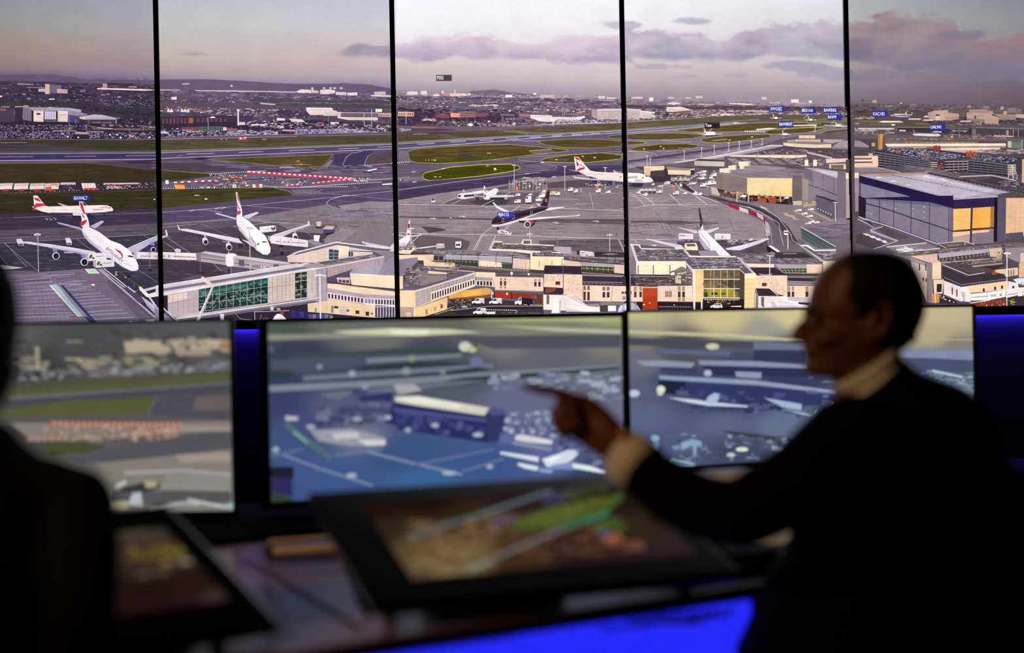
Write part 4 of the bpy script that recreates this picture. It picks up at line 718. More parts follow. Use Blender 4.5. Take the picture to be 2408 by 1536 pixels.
for x, y in ((1370,1075),(1640,1105),(235,1157),(530,1022),(225,1055),(1525,958)): L('ddd2da',1.6,[(x-22, y+3),(x+20, y-2)])
# apron
Q('95858c','75,1340 500,1270 1100,1190 1700,1100 2320,1050 2320,1376 75,1376');Q('5d515c','400,1376 700,1300 1180,1190 1500,1170 2320,1100 2320,1376')
S.view(920,440,4.3)
Q('95868d','75,150 700,50 1300,20 2345,10 2345,740 75,700');Q('85767f','1400,20 2345,0 2345,240 1700,250 1500,150');K('80,120 2340,60 2340,480 80,560',220,(60,300),(4,14),['9d8e93','8c7d86','80727c','a2949a','877a82'],100)
for i in range(16):
    L('77696f', .6,[(90+i*150,140 if i < 4 else 190),(170+i*150,480)]); 
for y in (190,225,262,410,450): L('7d7076', .5,[(80, y),(2340, y+18)])
Q('5b4f58','80,295 1000,322 2340,330 2340,385 1500,345 1000,338 80,312');Q('6a5c64','1200,330 2345,350 2345,385 1200,350');Q('594d58','700,170 900,100 1250,110 1350,140 1250,180 1000,195');Q('6a5d68','500,170 900,60 1500,60 1450,170 900,200');Q('4d424c','760,150 1000,120 1200,135 1150,180 900,190')
Q('665a60','200,480 700,520 800,560 760,640 250,640');Q('6c6068','1480,545 2345,520 2345,660 1900,660 1500,590');K('1500,540 2300,540 2300,640 1600,600',30,(40,180),(3,9),['5a4e58','786c72','4c424a'],101)
Q('4e424c','300,400 500,420 560,440 380,470');L('4b414c',1,'1650,530 1850,600')
L('cdc2c4', .9,'80,180 900,195 1400,210 2345,245');L('d0c4c6',1,'80,465 300,475 900,485 2345,530');L('cabec2', .9,'500,180 700,90');L('cabec2', .9,'600,182 790,90');L('cabec2',1,'905,195 1200,60');L('cabec2', .9,'2000,65 2040,230');L('cabec2', .8,'2240,240 2345,220')
L('7b6f74',1,'80,300 1000,305');D('e0d6d6',1.6,'905,490 1300,190',1.6,1.6);D('e0d6d6',1.6,'1070,490 1430,190',1.6,1.6);L('d8ccd0',1.3,'905,495 825,645');L('d8ccd0',1.3,'1052,495 980,645');L('d8ccd0',1,'918,492 848,640')
L('d0c4c8',1,'2285,535 2345,660');L('d0c4c8',1,'2300,540 2345,640');X('c9bdc2',920,503,16,'STOP', .9)
for x, y in ((425,322),(720,302),(1660,365),(2065,350)): L('cfc4c8',1.6,[(x-34, y-3),(x+30, y+2)]);L('cfc4c8',1.4,[(x+5, y-10),(x+12, y+14)])
A('pictured_person','tiny figures walking on the apron')
for x, y, c in ((600,322,'e8e0e0'),(1172,430,'c8d870'),(2268,468,'6a9a60')): Q(c,[(x-5, y-10),(x+5, y-10),(x+5, y+4),(x-5, y+4)]);Q('332a3a',[(x-5, y+4),(x+5, y+4),(x+4, y+18),(x-4, y+18)])
Z();E('c8584a',870,473,15,7);E('e8a838',1420,198,16,5)
A('pictured_bus','white apron bus beside the small airliner')
Q('dccfd2','668,85 690,75 800,62 845,68 840,110 735,128 670,118');Q('40354a','735,85 838,78 838,98 735,108');Q('3a3044','672,88 700,84 700,104 672,106');Q('efe4e6','668,83 690,72 800,60 845,66 800,72 735,80');Q('f0e6e8','810,55 930,38 990,45 860,68');Q('cfc3c8','820,70 990,48 990,60 840,80')
A('pictured_airliner','small white airliner seen from behind')
Q('3a303c','855,115 880,112 885,145 860,145');Q('c6b9c0','830,85 930,98 940,108 850,98');Q('f0e6e8','928,120 940,85 980,50 1040,18 1070,20 1080,40 1060,70 1000,118 960,128');Q('c3b4bc','928,120 960,128 1000,118 1060,70 1062,85 1000,130 950,135');Q('f0e2e4','932,-5 945,-8 958,100 930,110');Q('c83a48','935,15 950,30 952,60 938,40');Q('c83a48','935,75 955,85 955,110 932,112');Q('d8cdd2','980,92 1100,85 1230,88 1250,100 1120,110 990,112');Q('3c323e','990,112 1180,108 1160,128 1000,135');E('b5a8b0',1155,118,18,14);Q('e6dce0','725,28 732,30 738,58 730,58')
A('pictured_ground_vehicles','cluster of white service vehicles round the stands')
def van(x, y, w, h, c='dfd4d6', g='4a3f4c'):
    A('pictured_vehicle');Q('3a313a',[(x, y+h*.75),(x+w, y+h*.75),(x+w*.95, y+h*1.1),(x+w*.05, y+h*1.1)]);Q(c,[(x, y+h*.4),(x+w*.2, y),(x+w, y),(x+w, y+h*.85),(x, y+h*.9)]);Q(g,[(x+w*.06, y+h*.36),(x+w*.22, y+h*.1),(x+w*.42, y+h*.1),(x+w*.42, y+h*.38)])
for a in ((1240,130,65,40),(1350,95,62,75),(1455,105,60,50),(1490,65,60,50),(1520,35,35,30),(1250,70,50,28),(1380,70,40,20),(1595,50,60,36),(1650,55,50,36),(1780,10,50,40),(1840,25,40,40),(2060,20,50,45),(2160,40,50,30),(405,135,35,30)): van(*a)
Q('e8983c','1598,60 1650,58 1648,72 1600,75');Q('8a96b0','1895,15 1920,12 1925,62 1898,62');Q('40384a','415,120 435,125 428,145 412,140');Z()
# gantry cluster
S.view(920,160,4.3)
A('pictured_scaffold','grey scaffold pen of stacked equipment on the apron')
Q('6a5e66','1170,1170 1270,1120 1560,1130 1600,1180 1560,1230 1400,1250 1240,1245 1170,1220');K('1180,1150 1560,1130 1560,1230 1200,1240',120,(8,50),(6,22),['4b414c','9c9096','7a6e74','c3b8b8','584c56','88604e'],103);K('1330,1110 1560,1115 1560,1160 1260,1165',50,(30,80),(5,9),['cbc0c4','b0a5aa','8a7f88'],104)
for i in range(12): L('c3b8b6', .8,[(1190+i*34,1135),(1190+i*34,1235)])
for x, y in ((1395,1200),(1498,1180)): E('fff0d0', x, y,9,10)
Q('e83c30','1260,1205 1278,1205 1278,1250 1260,1250');Q('f08030','1264,1212 1274,1212 1274,1240 1264,1240');L('a8a050',1,'1240,1242 1400,1250 1580,1232')
Z()
for x, y0, y1 in ((1238,990,1240),(1748,1003,1250),(2155,1015,1230)):
    A('pictured_floodlight','floodlight mast on the far apron');L('c9bcbe',1.6,[(x, y0),(x, y1)]);L('e8dede',1.4,[(x-18, y0),(x+18, y0)]);E('f4ecec', x-12, y0,5,4);E('f4ecec', x+12, y0,5,4)
A('pictured_airliner','white jumbo jet with red tail and airline lettering side on')
Q('b9adb6','1780,1035 1850,1040 1890,1050 1860,1052');Q('e8d6ce','1880,1045 1950,1030 2060,1055 2340,1072 2420,1070 2420,1150 2340,1155 2100,1135 1980,1100 1900,1062');Q('efdcd4','1840,903 1885,905 1940,975 2000,1040 1880,1052 1858,1040');Q('cc2838','1845,908 1880,910 1930,970 1870,945');Q('cc2838','1868,972 1925,990 1950,1010 1880,1000');Q('cc2838','1862,1040 1900,1015 1960,1010 1940,1030 1885,1048');Q('4a3c58','1862,940 1885,975 1880,1005 1868,985');Q('efdcd4','1860,930 1940,960 1900,962');Q('efdcd4','1880,985 1940,1000 1890,1008')
Q('a396a6','2100,1135 2340,1155 2340,1172 2200,1160');Q('5a4d60','1990,1098 2100,1132 2340,1160 2340,1200 2150,1180 2000,1140');Q('d3c7d0','1830,1098 1850,1105 2000,1125 2330,1138 2330,1150 1950,1135 1850,1118');Q('e8dce0','1828,1098 1842,1098 1862,1125 1850,1120');Q('c0b4c4','2230,1040 2250,1042 2290,1070 2250,1068')
for x, y in ((2068,1162),(2222,1172)): Q('3a3270',[(x-45, y-16),(x+15, y-14),(x+28, y),(x+10, y+18),(x-35, y+10)]);E('c6bac8', x+20, y+2,12,18);E('2c2438', x+22, y+2,7,12)
X('4a4470',2295,1115,22,'on',1);L('b8a49c', .7,'1960,1075 2330,1090');Q('d8c8b8','2285,1120 2325,1125 2325,1155 2290,1150');Z()
K('1930,1170 2330,1190 2330,1215 2000,1200',50,(10,30),(5,12),['3c323e','cfc4c6','8a7f86','5b505a','c8a890'],105);Q('c9b0a0','2040,1185 2110,1170 2110,1190 2070,1210');Q('e84838','2060,1200 2075,1200 2075,1240 2060,1240')
# tag
A('flight_label','dark grey tag with white letters floating in the pictured sky');Q('4d474c','452,80 610,80 610,142 452,142');X('f4f0f4',460,124,34,'P252', .72);Z()
# ---------------- third panel, lower half
S.view(920,440,4.3)
A('pictured_airliner','dark liveried airliner being pushed back')
Q('e6dcde','1022,165 1030,155 1042,170 1075,200 1215,262 1215,275 1150,262 1060,215');Q('d6cad0','1460,170 1475,170 1510,195 1490,200');Q('2e2433','1500,195 1580,35 1595,25 1603,30 1592,100 1572,205');Q('b52c3a','1580,38 1595,25 1603,30 1598,60');Q('7a3038','1505,190 1560,80 1575,60 1520,195');Q('2e2433','1512,195 1575,70 1592,75 1572,205');E('b89a70',1560,140,11,18);E('7a4a48',1560,138,6,12)
Q('2f2636','1012,350 1045,310 1100,275 1300,240 1500,205 1580,210 1590,225 1400,290 1250,340 1100,385 1012,385');Q('54485e','1050,305 1100,278 1300,245 1500,212 1560,212 1300,262 1120,300');Q('d8ccd0','1010,385 1100,382 1250,340 1400,290 1560,235 1500,262 1300,345 1150,390 1060,408 1020,402');L('a04a4a',1.1,'1012,380 1090,370 1250,325 1420,278');L('e0d4d6', .8,'1300,240 1460,208')
Q('e0d4d8','1555,232 1600,212 1745,205 1740,212 1600,238 1560,240');Q('dccfd3','1280,340 1350,325 1500,308 1800,295 1880,290 1870,298 1700,310 1450,335 1300,350');Q('efe6e8','1870,288 1905,282 1900,290 1870,298');Q('3a303c','1280,345 1480,340 1420,370 1290,365')
Q('3a3040','1350,350 1440,335 1450,380 1400,412 1360,415');Q('c02c40','1395,345 1430,345 1440,365 1400,392');E('d3c8d2',1372,382,35,36);E('6a5f6e',1372,383,26,27);E('342b3a',1373,384,17,18);E('a99eac',1373,384,6,6)
for x, y in ((1125,340),(1232,310),(1412,270)): L('c3b4bc', .7,[(x-9, y-18),(x+9, y-20),(x+9, y+16),(x-9, y+18),(x-9, y-18)])
L('6f6478',1.1,'1150,322 1210,308');Z()
A('flight_label','blue call sign tag over the dark airliner');Q('3a3cae','1072,255 1228,255 1228,315 1072,315');X('f2f2ff',1080,297,34,'RJA112', .74);Z()
A('pictured_car','white low tug under the dark airliner nose');Q('30283a','1060,405 1090,410 1080,440 1065,440');Q('d8ccd2','1070,440 1120,435 1200,455 1215,470 1200,490 1130,480 1075,468');K('1080,440 1200,455 1200,485 1090,470',14,(10,26),(6,12),['342b3c','5a4f60','efe6ea'],106);Z()
# airliner at left edge
A('pictured_airliner','white airliner half hidden at the panel edge');Q('e4dade','80,540 165,490 190,495 190,540 150,590 80,600');Q('c9bdc4','80,570 150,560 150,595 80,600');Q('e8dcdc','180,340 190,340 192,495 150,495');Q('7a3a48','172,380 188,370 188,440 165,430');Q('c8384a','160,470 185,470 188,490 160,490');Q('cfc3ca','10,480 80,485 150,500 130,505 20,488');Q('cfc3ca','190,495 310,485 312,492 200,510');L('cdc2c8',1.4,'200,575 300,475');Q('d8ccd0','250,620 450,595 455,605 260,632');Q('b8b0b2','450,582 535,576 537,620 455,625');Q('d8d0d0','450,582 480,575 537,576 510,588')
A('pictured_floodlight','floodlight masts along the terminal')
for x, y, y1 in ((198,425,580),(1395,482,530),(2200,490,655)): A('pictured_floodlight');L('d0bcae',1.7,[(x, y),(x, y1)]);L('e8d6c8',1.3,[(x-28, y),(x+26, y)]);E('f4e6d8', x-24, y-2,7,5);E('f4e6d8', x+22, y-2,7,5);E('f4e6d8', x, y-8,6,5)
L('7fa070',1.2,'1672,515 1672,605');L('cabcb6',1.2,'1395,445 1395,482')
A('pictured_truck','white lorry facing the terminal');Q('3a313c','640,560 715,560 712,630 640,628');Q('d8cdd0','645,556 705,552 708,590 700,620 645,618');Q('4a404e','652,580 695,578 696,598 652,598');Z()
Q('d8ccd0','1895,655 1915,645 2030,660 2042,700 1910,705');K('1900,660 2035,670 2035,700 1905,700',16,(12,40),(4,9),['b0a5ae','efe6ea','7a6f78'],107);Q('382f3c','1868,648 1895,645 1895,690 1870,685');Q('3a3038','2045,658 2345,665 2345,715 2050,710');Q('b9adb4','2115,685 2200,672 2310,685 2200,690');K('2060,668 2330,672 2330,700 2070,700',14,(30,90),(2,5),['55495a','2c2430'],108)
# terminal rows
A('pictured_terminal','long sunlit pier roof and gallery')
Q('4b4048','75,655 420,655 900,660 1050,650 1400,680 1400,720 1740,700 2345,745 2345,900 1400,870 900,840 75,760');Q('6e626a','200,630 420,640 890,655 880,690 560,680 200,660');K('230,625 880,655 870,685 260,655',60,(14,80),(3,8),['8b7f88','554a54','a79ba2','453b44'],109)
Q('f0d8c0','990,625 1180,632 1500,652 1500,668 1390,675 1240,655 1000,645');Q('cbbcc0','985,630 1030,545 1120,552 1120,560 1040,565 1005,632');Q('5b5058','1015,628 1040,572 1120,565 1120,585 1640,605 1640,640 1500,650 1180,632');Q('eac9b4','1040,548 1118,552 1118,566 1045,562');Q('e6c8b4','1118,572 1305,578 1325,532 1412,535 1412,578 1638,590 1638,602 1400,590 1320,588 1118,582');Q('6a5f66','1335,545 1400,547 1400,575 1330,578');K('1040,575 1620,600 1480,645 1030,622',90,(10,60),(3,8),['857982','4a4048','a89ca4','6a5e66'],110)
Q('b8abbc','1640,605 1808,610 1815,680 1630,665');C('a396aa','1645,608 1808,613 1812,678 1640,663',8,1, .1, .95)
Q('8f8490','420,650 900,658 1060,650 1220,665 1400,700 1390,735 1210,715 870,690 540,690 420,680');K('430,652 1390,690 1385,730 440,678',80,(16,90),(3,8),['5e535c','a99da6','4a4048','bbafb6'],111);Q('b3a7b3','540,690 870,700 1215,715 1215,765 870,750 530,735');Q('c8bcc4','540,690 870,698 1215,712 1215,720 870,706 540,698');Q('dcb9a4','75,690 420,685 430,690 430,745 380,755 75,715');Q('e6caa8','880,745 1110,765 1115,815 880,805');Q('dcb8a8','1225,720 1395,738 1395,840 1220,825');G('b3938a', .5,'1225,720 1395,738 1395,840 1220,825',4,1)
Q('3f3a3a','428,695 530,700 528,750 425,745');G('bdb0b4',1,'428,695 530,700 528,750 425,745',2,1);Q('33402f','530,735 870,745 870,785 700,775 530,755');C('5f8a58','540,738 865,750 865,775 545,760',7,1, .7, .4);G('a5999a', .9,'530,735 870,745 870,780 530,756',9,0);Q('3c4a38','1110,758 1215,768 1212,800 1110,795');C('6fa060','1112,765 1212,772 1212,790 1112,788',4,1, .8, .35);L('cbbab4',1,'1110,758 1215,768'); 
Q('ecc8a0','75,690 340,705 370,750 440,760 640,770 640,815 330,800 325,745 75,740');Q('f0dcc4','80,655 215,600 255,605 250,620 200,665 190,680 80,675');Q('4a3f44','130,615 220,608 200,640 130,640');Q('ddbc98','75,645 190,660 180,672 75,668');K('100,600 250,600 240,640 100,640',20,(10,50),(4,9),['e8cdb0','6a5d60','f2e0cc'],112)
Q('55494c','700,790 1400,840 1400,870 1040,860 690,835');L('cbb6a4',1.2,'690,800 1390,850');L('b39d8e', .9,'690,815 1390,862');L('e6ccb4',1.4,'440,830 850,860');L('6b5c58', .8,'440,765 640,780')
for i in range(22): L('54474c', .7,[(710+i*32,775+i*2),(710+i*32,835+i*2)])
for x in (545,705,875,1055,1222): L('3f353c',1.1,[(x+20,655),(x,700),(x,790)])
A('pictured_terminal','sunlit stepped block with rooftop plant')
Q('f2d4a8','1400,705 1738,708 1740,790 1545,795 1535,845 1400,835');Q('d8c8c8','1400,650 1420,650 1425,705 1400,708');Q('f0dccc','1420,648 1500,652 1500,665 1422,660');Q('5a4f58','1425,665 1500,668 1620,660 1610,640 1640,645 1730,680 1730,705 1420,700');K('1430,665 1720,680 1720,700 1430,695',50,(10,50),(4,12),['9c9098','453b44','c3b8bc','746870'],113);Q('ecc9ae','1612,658 1708,664 1708,676 1612,668'); 
for x in (1490,1617,1720): L('5a4a48',1.2,[(x,720),(x,810)]);E('e8d8d4', x,732,7,11)
Q('3a2c38','1550,795 1910,802 1918,885 1540,880');L('e6ccb8',1.3,'1545,792 1905,800');Q('a89aa8','1610,868 1740,880 1850,868 1740,884');Q('e6c4aa','1540,882 1922,888 1922,1155 1835,1095 1730,1090 1535,1010');K('1550,890 1910,895 1900,1080 1550,1000',80,(4,12),(10,40),['ecccb2','deb9a0'],114);Q('7a2f22','1652,955 1700,957 1700,992 1652,990');Q('f0dcc8','1648,952 1704,954 1704,957 1648,955');Q('3f2a34','1535,1012 1730,1022 1732,1085 1535,1085');Q('7a4a38','1560,1020 1660,1022 1640,1060 1545,1080');L('6a5a68',1.8,'1730,790 1732,1080');Q('dcc4b8','1840,1090 1925,1120 1925,1190 1860,1150');Q('c3b4c0','1850,1095 1925,1150 1925,1185')
Q('5a4d54','1740,700 1900,712 2345,745 2345,790 1900,770 1740,740');K('1745,702 2340,750 2340,780 1745,735',60,(20,90),(3,8),['8f8388','463c44','aa9ea2','6b5f66'],115)
for x in range(1750,2345,85): L('453b42',1.2,[(x,705),(x-10,760)])
Q('dcb8a6','1740,740 1900,760 1905,800 1740,790');Q('b3a6ae','1905,760 2245,785 2245,815 1905,800');Q('3a4230','1915,802 2240,822 2238,858 1915,842');C('8fae50','1920,812 2238,832 2238,850 1920,832',8,1, .8, .5);G('b8aaa2',1,'1915,802 2240,822 2238,858 1915,842',6,0);Q('dcb9a8','2245,785 2345,792 2345,880 2245,870');Q('4a3e44','1915,845 2345,880 2345,910 1920,880');L('cdb8a8',1,'1915,868 2345,900')
Q('3c303c','1925,905 2345,912 2345,1000 1930,990');L('b8a8a8',1,'1930,960 2345,968');L('cdbcb8',1.2,'1925,890 2345,910');L('9a8c90', .8,'1930,975 2345,985')
for x in range(1945,2345,40): L('9a8c90', .7,[(x,960),(x,990)])
Q('e6c6ae','1925,995 2345,1005 2345,1160 1925,1155');C('4a3a3c','1925,1055 2005,1060 2005,1150 1925,1150',2,1, .62, .95);C('8a6a54','1925,998 2005,1000 2005,1045 1925,1045',2,1, .62, .95);C('4a3a3c','2118,1060 2205,1062 2205,1120 2118,1120',2,1, .62, .95);C('8f7060','2118,1008 2205,1010 2205,1050 2118,1050',2,1, .62, .95);L('8a7468',1,'2228,1010 2215,1150')
Q('2c241c','2318,1058 2345,1058 2345,1085 2318,1085');X('e8d890',2322,1080,20,'33', .8)
A('pictured_terminal','cream office wing with window slots')
Q('4a3c40','840,855 1050,865 1530,890 1530,915 1045,905 840,900');Q('ecc9a2','848,868 1048,872 1048,925 848,912');Q('f4e2cc','846,862 1048,868 1048,875 846,870');Q('a99cae','855,912 1020,918 1020,955 855,948');Q('e6d2c8','850,945 1020,952 1020,1008 850,998');C('3f3038','858,950 1018,955 1018,1003 858,996',5,1, .68, .9);Q('c89040','928,955 950,955 950,998 928,998');Q('dcb9a0','1020,918 1050,920 1050,1015 1020,1012')
Q('e6c4ae','1045,915 1530,925 1530,1055 1045,1040');G('d8b49e', .5,'1170,925 1425,930 1425,1045 1170,1035',10,0);C('6a4438','1085,950 1165,952 1165,1000 1085,1000',2,1, .6, .95);C('b08a80','1085,920 1165,922 1165,948 1085,948',2,1, .6, .95);C('4a3a40','1430,958 1512,960 1512,1010 1430,1008',2,1, .6, .95);C('b39488','1430,932 1512,934 1512,956 1430,954',2,1, .6, .95);C('b39488','1085,1003 1165,1004 1165,1030 1085,1030',2,1, .6, .9)
Q('8a7068','1050,875 1525,885 1525,915 1050,905');Q('4f4040','1060,885 1520,895 1520,905 1060,898');E('f0e0d4',1212,875,13,16);E('e8d4c8',1384,885,11,12);L('d8c0b0',1.2,'1212,880 1212,910');Q('f0d8c4','1045,910 1530,920 1530,927 1045,917')
Q('5a4a50','1045,1042 1515,1058 1515,1075 1045,1060');L('b39e98',1.2,'1045,1048 1515,1062');Q('a83c22','1045,1062 1205,1065 1205,1130 1045,1125');Q('9a3820','1218,1075 1410,1085 1410,1140 1218,1130');Q('5a2a24','1205,1065 1218,1065 1218,1135 1205,1132');E('efe0dc',1165,1082,10,12);Q('6a3a34','1410,1080 1525,1090 1525,1190 1440,1170');Q('8a5a48','1430,1090 1465,1092 1465,1130 1430,1128')
A('pictured_terminal','sunlit wedge shaped corridor building')
Q('8f8194','75,735 265,710 270,745 120,905 75,905');Q('5a4c54','120,905 270,745 275,800 150,960 125,960');Q('c0b2bc','80,730 265,708 265,715 80,738');Q('e9c9a4','75,905 118,905 118,1030 75,1035');K('150,820 330,810 330,990 150,1000',110,(10,44),(6,16),['a39690','5a4d50','cdb8a8','7a6c6c','453a40','8f8288'],116);Q('8a7d86','250,960 330,850 375,840 370,900 310,965');Q('9a8a86','360,890 560,905 560,930 300,1000 280,985 350,930');Q('e8c8a4','375,850 560,868 560,885 370,878');L('b39e90',1.2,'380,880 550,900')
for i in range(9): L('4a3e42', .9,[(385+i*22,875+i*2),(385+i*22,905)])
L('cbb8ac', .9,'330,815 640,830');L('e0d0c4',1.4,'365,805 395,838');K('560,780 700,780 640,900 560,880',60,(6,40),(3,7),['b8a498','544648','e0ccb8','3f3538'],117)
Q('ecc8a0','85,1045 240,1045 840,880 845,885 845,1000 740,1040 240,1220 90,1215');Q('c3b0ae','85,1045 240,1050 840,862 840,880 240,1068 85,1062');Q('e8c59c','90,1050 238,1055 238,1220 90,1215');G('d8b48c', .5,'90,1050 238,1055 238,1215 90,1210',1,8)
Q('b3a0a4','240,1065 400,1018 400,1155 245,1215');G('d8c4bc', .7,'240,1065 400,1018 400,1155 245,1215',3,6);Q('a8989e','400,1018 840,885 842,925 400,1065');G('dcc8c0', .7,'400,1018 840,885 842,925 400,1065',11,2);Q('e8d0c4','400,1065 842,925 842,985 400,1150');C('4a3338','405,1078 842,935 842,985 405,1145',17,1, .55, .92);L('f0dcc8',1.4,'240,1060 845,872');L('efdccc',1.2,'245,1216 845,1002')
Q('d89a48','580,1100 740,1045 960,1020 1000,1030 1000,1085 700,1125 580,1130');Q('e8a83c','700,1075 900,1035 900,1075 740,1110');Q('8a5a34','580,1130 1000,1090 1000,1150 600,1180');Q('4a3834','580,1140 820,1130 1000,1120 1000,1140 620,1180');L('e0d4d0',2,'1010,1045 1010,1130');Q('ddd0cc','1012,1065 1032,1066 1032,1085 1012,1085');Q('3c3234','1030,1060 1045,1060 1045,1130 1030,1130')
Q('e8be84','245,1222 565,1115 568,1240 330,1310 245,1315');Q('b89a90','90,1218 245,1222 245,1320 90,1320');Q('e8dcd4','228,1222 242,1222 242,1318 230,1318');Q('6b3a2c','495,1190 518,1185 520,1225 496,1228');Q('b89878','428,1212 455,1208 455,1250 430,1255');Q('8a7268','345,1238 365,1235 365,1290 348,1292');G('d6a970', .4,'250,1225 565,1120 565,1235 250,1310',1,10);Q('cdb4a4','150,1268 195,1265 200,1315 150,1318')
A('pictured_road','service road with parked vans')
Q('3f363e','565,1180 800,1150 1000,1130 1530,1190 1535,1290 1000,1305 400,1320 330,1310 560,1240');Q('2f2830','600,1260 900,1215 1530,1215 1530,1230 1000,1240 700,1290');L('c3b8b4',1,'600,1250 1000,1205 1530,1205');D('d8ccca',1.6,'960,1240 1260,1248',3,2);L('d8ccca',1,'1265,1245 1255,1280');K('580,1140 800,1140 800,1230 580,1240',60,(6,26),(4,9),['8f8060','b8a880','2f2830','c0b088'],118);L('cdbc88',1.3,'440,1275 600,1220');L('cdbc88',1,'440,1290 620,1235');K('1100,1265 1500,1270 1500,1280 1110,1275',20,(20,50),(3,6),['8a8088','5a505a'],119);E('b3a8a8',735,1208,30,8);L('d8ccca', .9,'1330,1190 1520,1195')
def smallvan(x, y, w, h):
    Q('2a222a',[(x, y+h*.85),(x+w, y+h*.85),(x+w, y+h*1.05),(x, y+h*1.05)]);Q('ece2e2',[(x, y+h*.55),(x+w*.2, y+h*.45),(x+w*.35, y),(x+w*.95, y),(x+w, y+h*.2),(x+w, y+h*.9),(x, y+h*.88)]);Q('4b404a',[(x+w*.22, y+h*.45),(x+w*.38, y+h*.1),(x+w*.58, y+h*.1),(x+w*.58, y+h*.45)]);Q('d0c4c6',[(x+w*.6, y+h*.1),(x+w, y+h*.2),(x+w, y+h*.85),(x+w*.6, y+h*.85)])
    E('2a222a', x+w*.2, y+h*.9, w*.08, h*.15);E('2a222a', x+w*.8, y+h*.9, w*.08, h*.15)
for a in ((812,1125,125,60),(985,1125,128,62),(825,1225,130,65)): A('pictured_van','small white van parked by the terminal'); smallvan(*a)
A('pictured_truck','dark backed pickup truck by the terminal');Q('2a2230','1310,1120 1425,1130 1425,1188 1310,1188');Q('ece2e4','1242,1160 1275,1150 1285,1122 1312,1122 1312,1188 1245,1188');Q('4a404e','1278,1150 1290,1128 1308,1128 1308,1150');E('6a60b8',1300,1108,12,7);E('1c161e',1270,1188,12,9);E('1c161e',1382,1190,12,9)
Z();Q('e0d6d4','955,1262 1050,1260 1045,1285 960,1285')
A('pictured_jet_bridge','white boarding stair corridor of the stepped block')
Q('e8d4cc','1530,1090 1740,1095 1838,1088 1838,1120 1760,1250 1530,1240');Q('7a6458','1562,1092 1590,1095 1590,1185 1562,1185');Q('f0e4e2','1640,1140 1690,1140 1705,1165 1690,1275 1610,1275 1640,1180');Q('c8bcc4','1690,1140 1712,1150 1700,1275 1685,1275');Q('efe0dc','1760,1110 1840,1115 1950,1190 2095,1200 2100,1262 1950,1262 1760,1225');Q('d8c8c4','1760,1110 1835,1100 1950,1182 1950,1200');Q('a38f92','1960,1185 2090,1180 2092,1215 1975,1205');Q('cdbfc2','1760,1225 1950,1262 1760,1262');Q('ece0e0','2180,1200 2260,1200 2262,1255 2180,1258');Q('ccc4dc','2280,1262 2290,1220 2320,1185 2345,1175 2345,1262');Q('8a8084','2100,1160 2345,1170 2345,1195 2200,1190 2110,1200');Q('4c4248','2100,1200 2180,1195 2180,1262 2100,1262')
Z()
# ---------------- fourth panel, upper half
S.view(1460,200,4.3782)
A('pictured_building','tower blocks and a domed hall on the skyline of the picture')
for x, y, w, h, c in ((100,133,110,20,'d0b9ba'),(278,140,42,38,'ead6cc'),(470,135,60,16,'cdb8bc'),(755,125,70,24,'d3b9b9'),(1430,135,50,26,'d0b0ae'),(1730,160,78,34,'e6cdc4'),(1912,172,32,26,'ecd8cc'),(650,140,50,10,'d8c0c0'),(1510,188,110,12,'c3a9aa'),(1800,195,80,8,'cdb3b0')):
    A('pictured_building');Q(c,[(x, y),(x+w, y+1),(x+w, y+h),(x, y+h)])
Q('dcc9cc','458,210 475,196 530,190 580,195 605,208');Q('e8cfc8','1100,198 1300,205 1370,213 1300,216 1100,208');Q('d0bcc0','780,203 940,210 940,218 780,212')
Z()
K('45,220 2310,240 2310,285 45,250',300,(30,110),(5,14),['5d4c5a','54434f','685664','4b3c4a'],120);K('700,260 2310,285 2310,320 700,310',260,(10,44),(4,10),['cdb5b5','8f7480','5a4555','e3cfca','a5808a'],121)
A('pictured_office','white stepped office blocks at the panel edge')
Q('cbb3b4','40,262 195,275 195,375 40,370');C('8f7886','45,285 190,295 190,365 45,360',10,6, .5, .4);Q('e0cdc9','185,275 335,290 340,350 200,358');C('9a8590','200,290 335,303 335,345 200,350',1,5,1, .4);Q('d8c0ba','40,255 190,262 200,275 40,272')
Q('dcc3bd','455,240 600,235 690,260 690,280 600,290 455,285');C('a08490','465,258 685,268 685,278 465,272',12,1, .5, .7);Q('7a5058','480,290 690,275 700,310 500,320');C('c39a90','560,295 690,285 690,305 560,315',6,2, .6, .4)
Z()
Q('3e3544','340,290 480,300 500,330 340,330');K('330,300 720,310 720,345 340,350',90,(12,50),(6,16),['463a4c','a58a90','5b4a5a','dcc6c4','6f5a66'],122);K('40,355 860,330 860,350 60,380',150,(12,34),(4,9),['d8c6ca','6a5868','463a4a','a8939c'],123);Q('e0c9c2','920,310 1140,305 1140,325 920,330');Q('d9c2bc','1270,272 1500,278 1500,285 1270,282');K('760,318 1500,300 1500,325 760,335',90,(12,50),(4,10),['dcc6c0','8f7880','b39aa0','6b5866'],124)
# ground
Q('655648','45,395 860,345 1400,318 2100,325 2310,335 2310,420 1400,370 850,410 45,468');K('50,400 2300,335 2300,360 50,450',100,(60,340),(4,12),['6d5c4c','5e5042','72604f','66603f'],125)
Q('7d7060','1300,375 2310,350 2310,400 1900,410 1400,400');K('1350,375 2300,360 2300,400 1400,400',60,(60,260),(4,9),['6f6848','857566','7a7452','6a5c4e'],126)
L('a5b060', .9,'45,395 860,345');L('85b055',1,'45,467 480,437 850,410 1180,380 1400,365');Q('63577a','45,470 480,440 850,412 1180,384 1500,368 1700,352 1700,362 1400,395 850,440 480,478 45,515');Q('8b7c90','45,505 480,470 850,440 1300,405 1400,400 1100,440 500,490 45,525')
L('cfc4d4',1,'45,480 480,450 850,424 1180,395');L('d4c8d4',1,'45,500 480,470 850,436 1280,398')
Q('83748a','45,515 500,480 1400,400 2310,420 2310,600 1700,560 45,860')
Q('887a86','45,800 2310,560 2310,740 45,900')
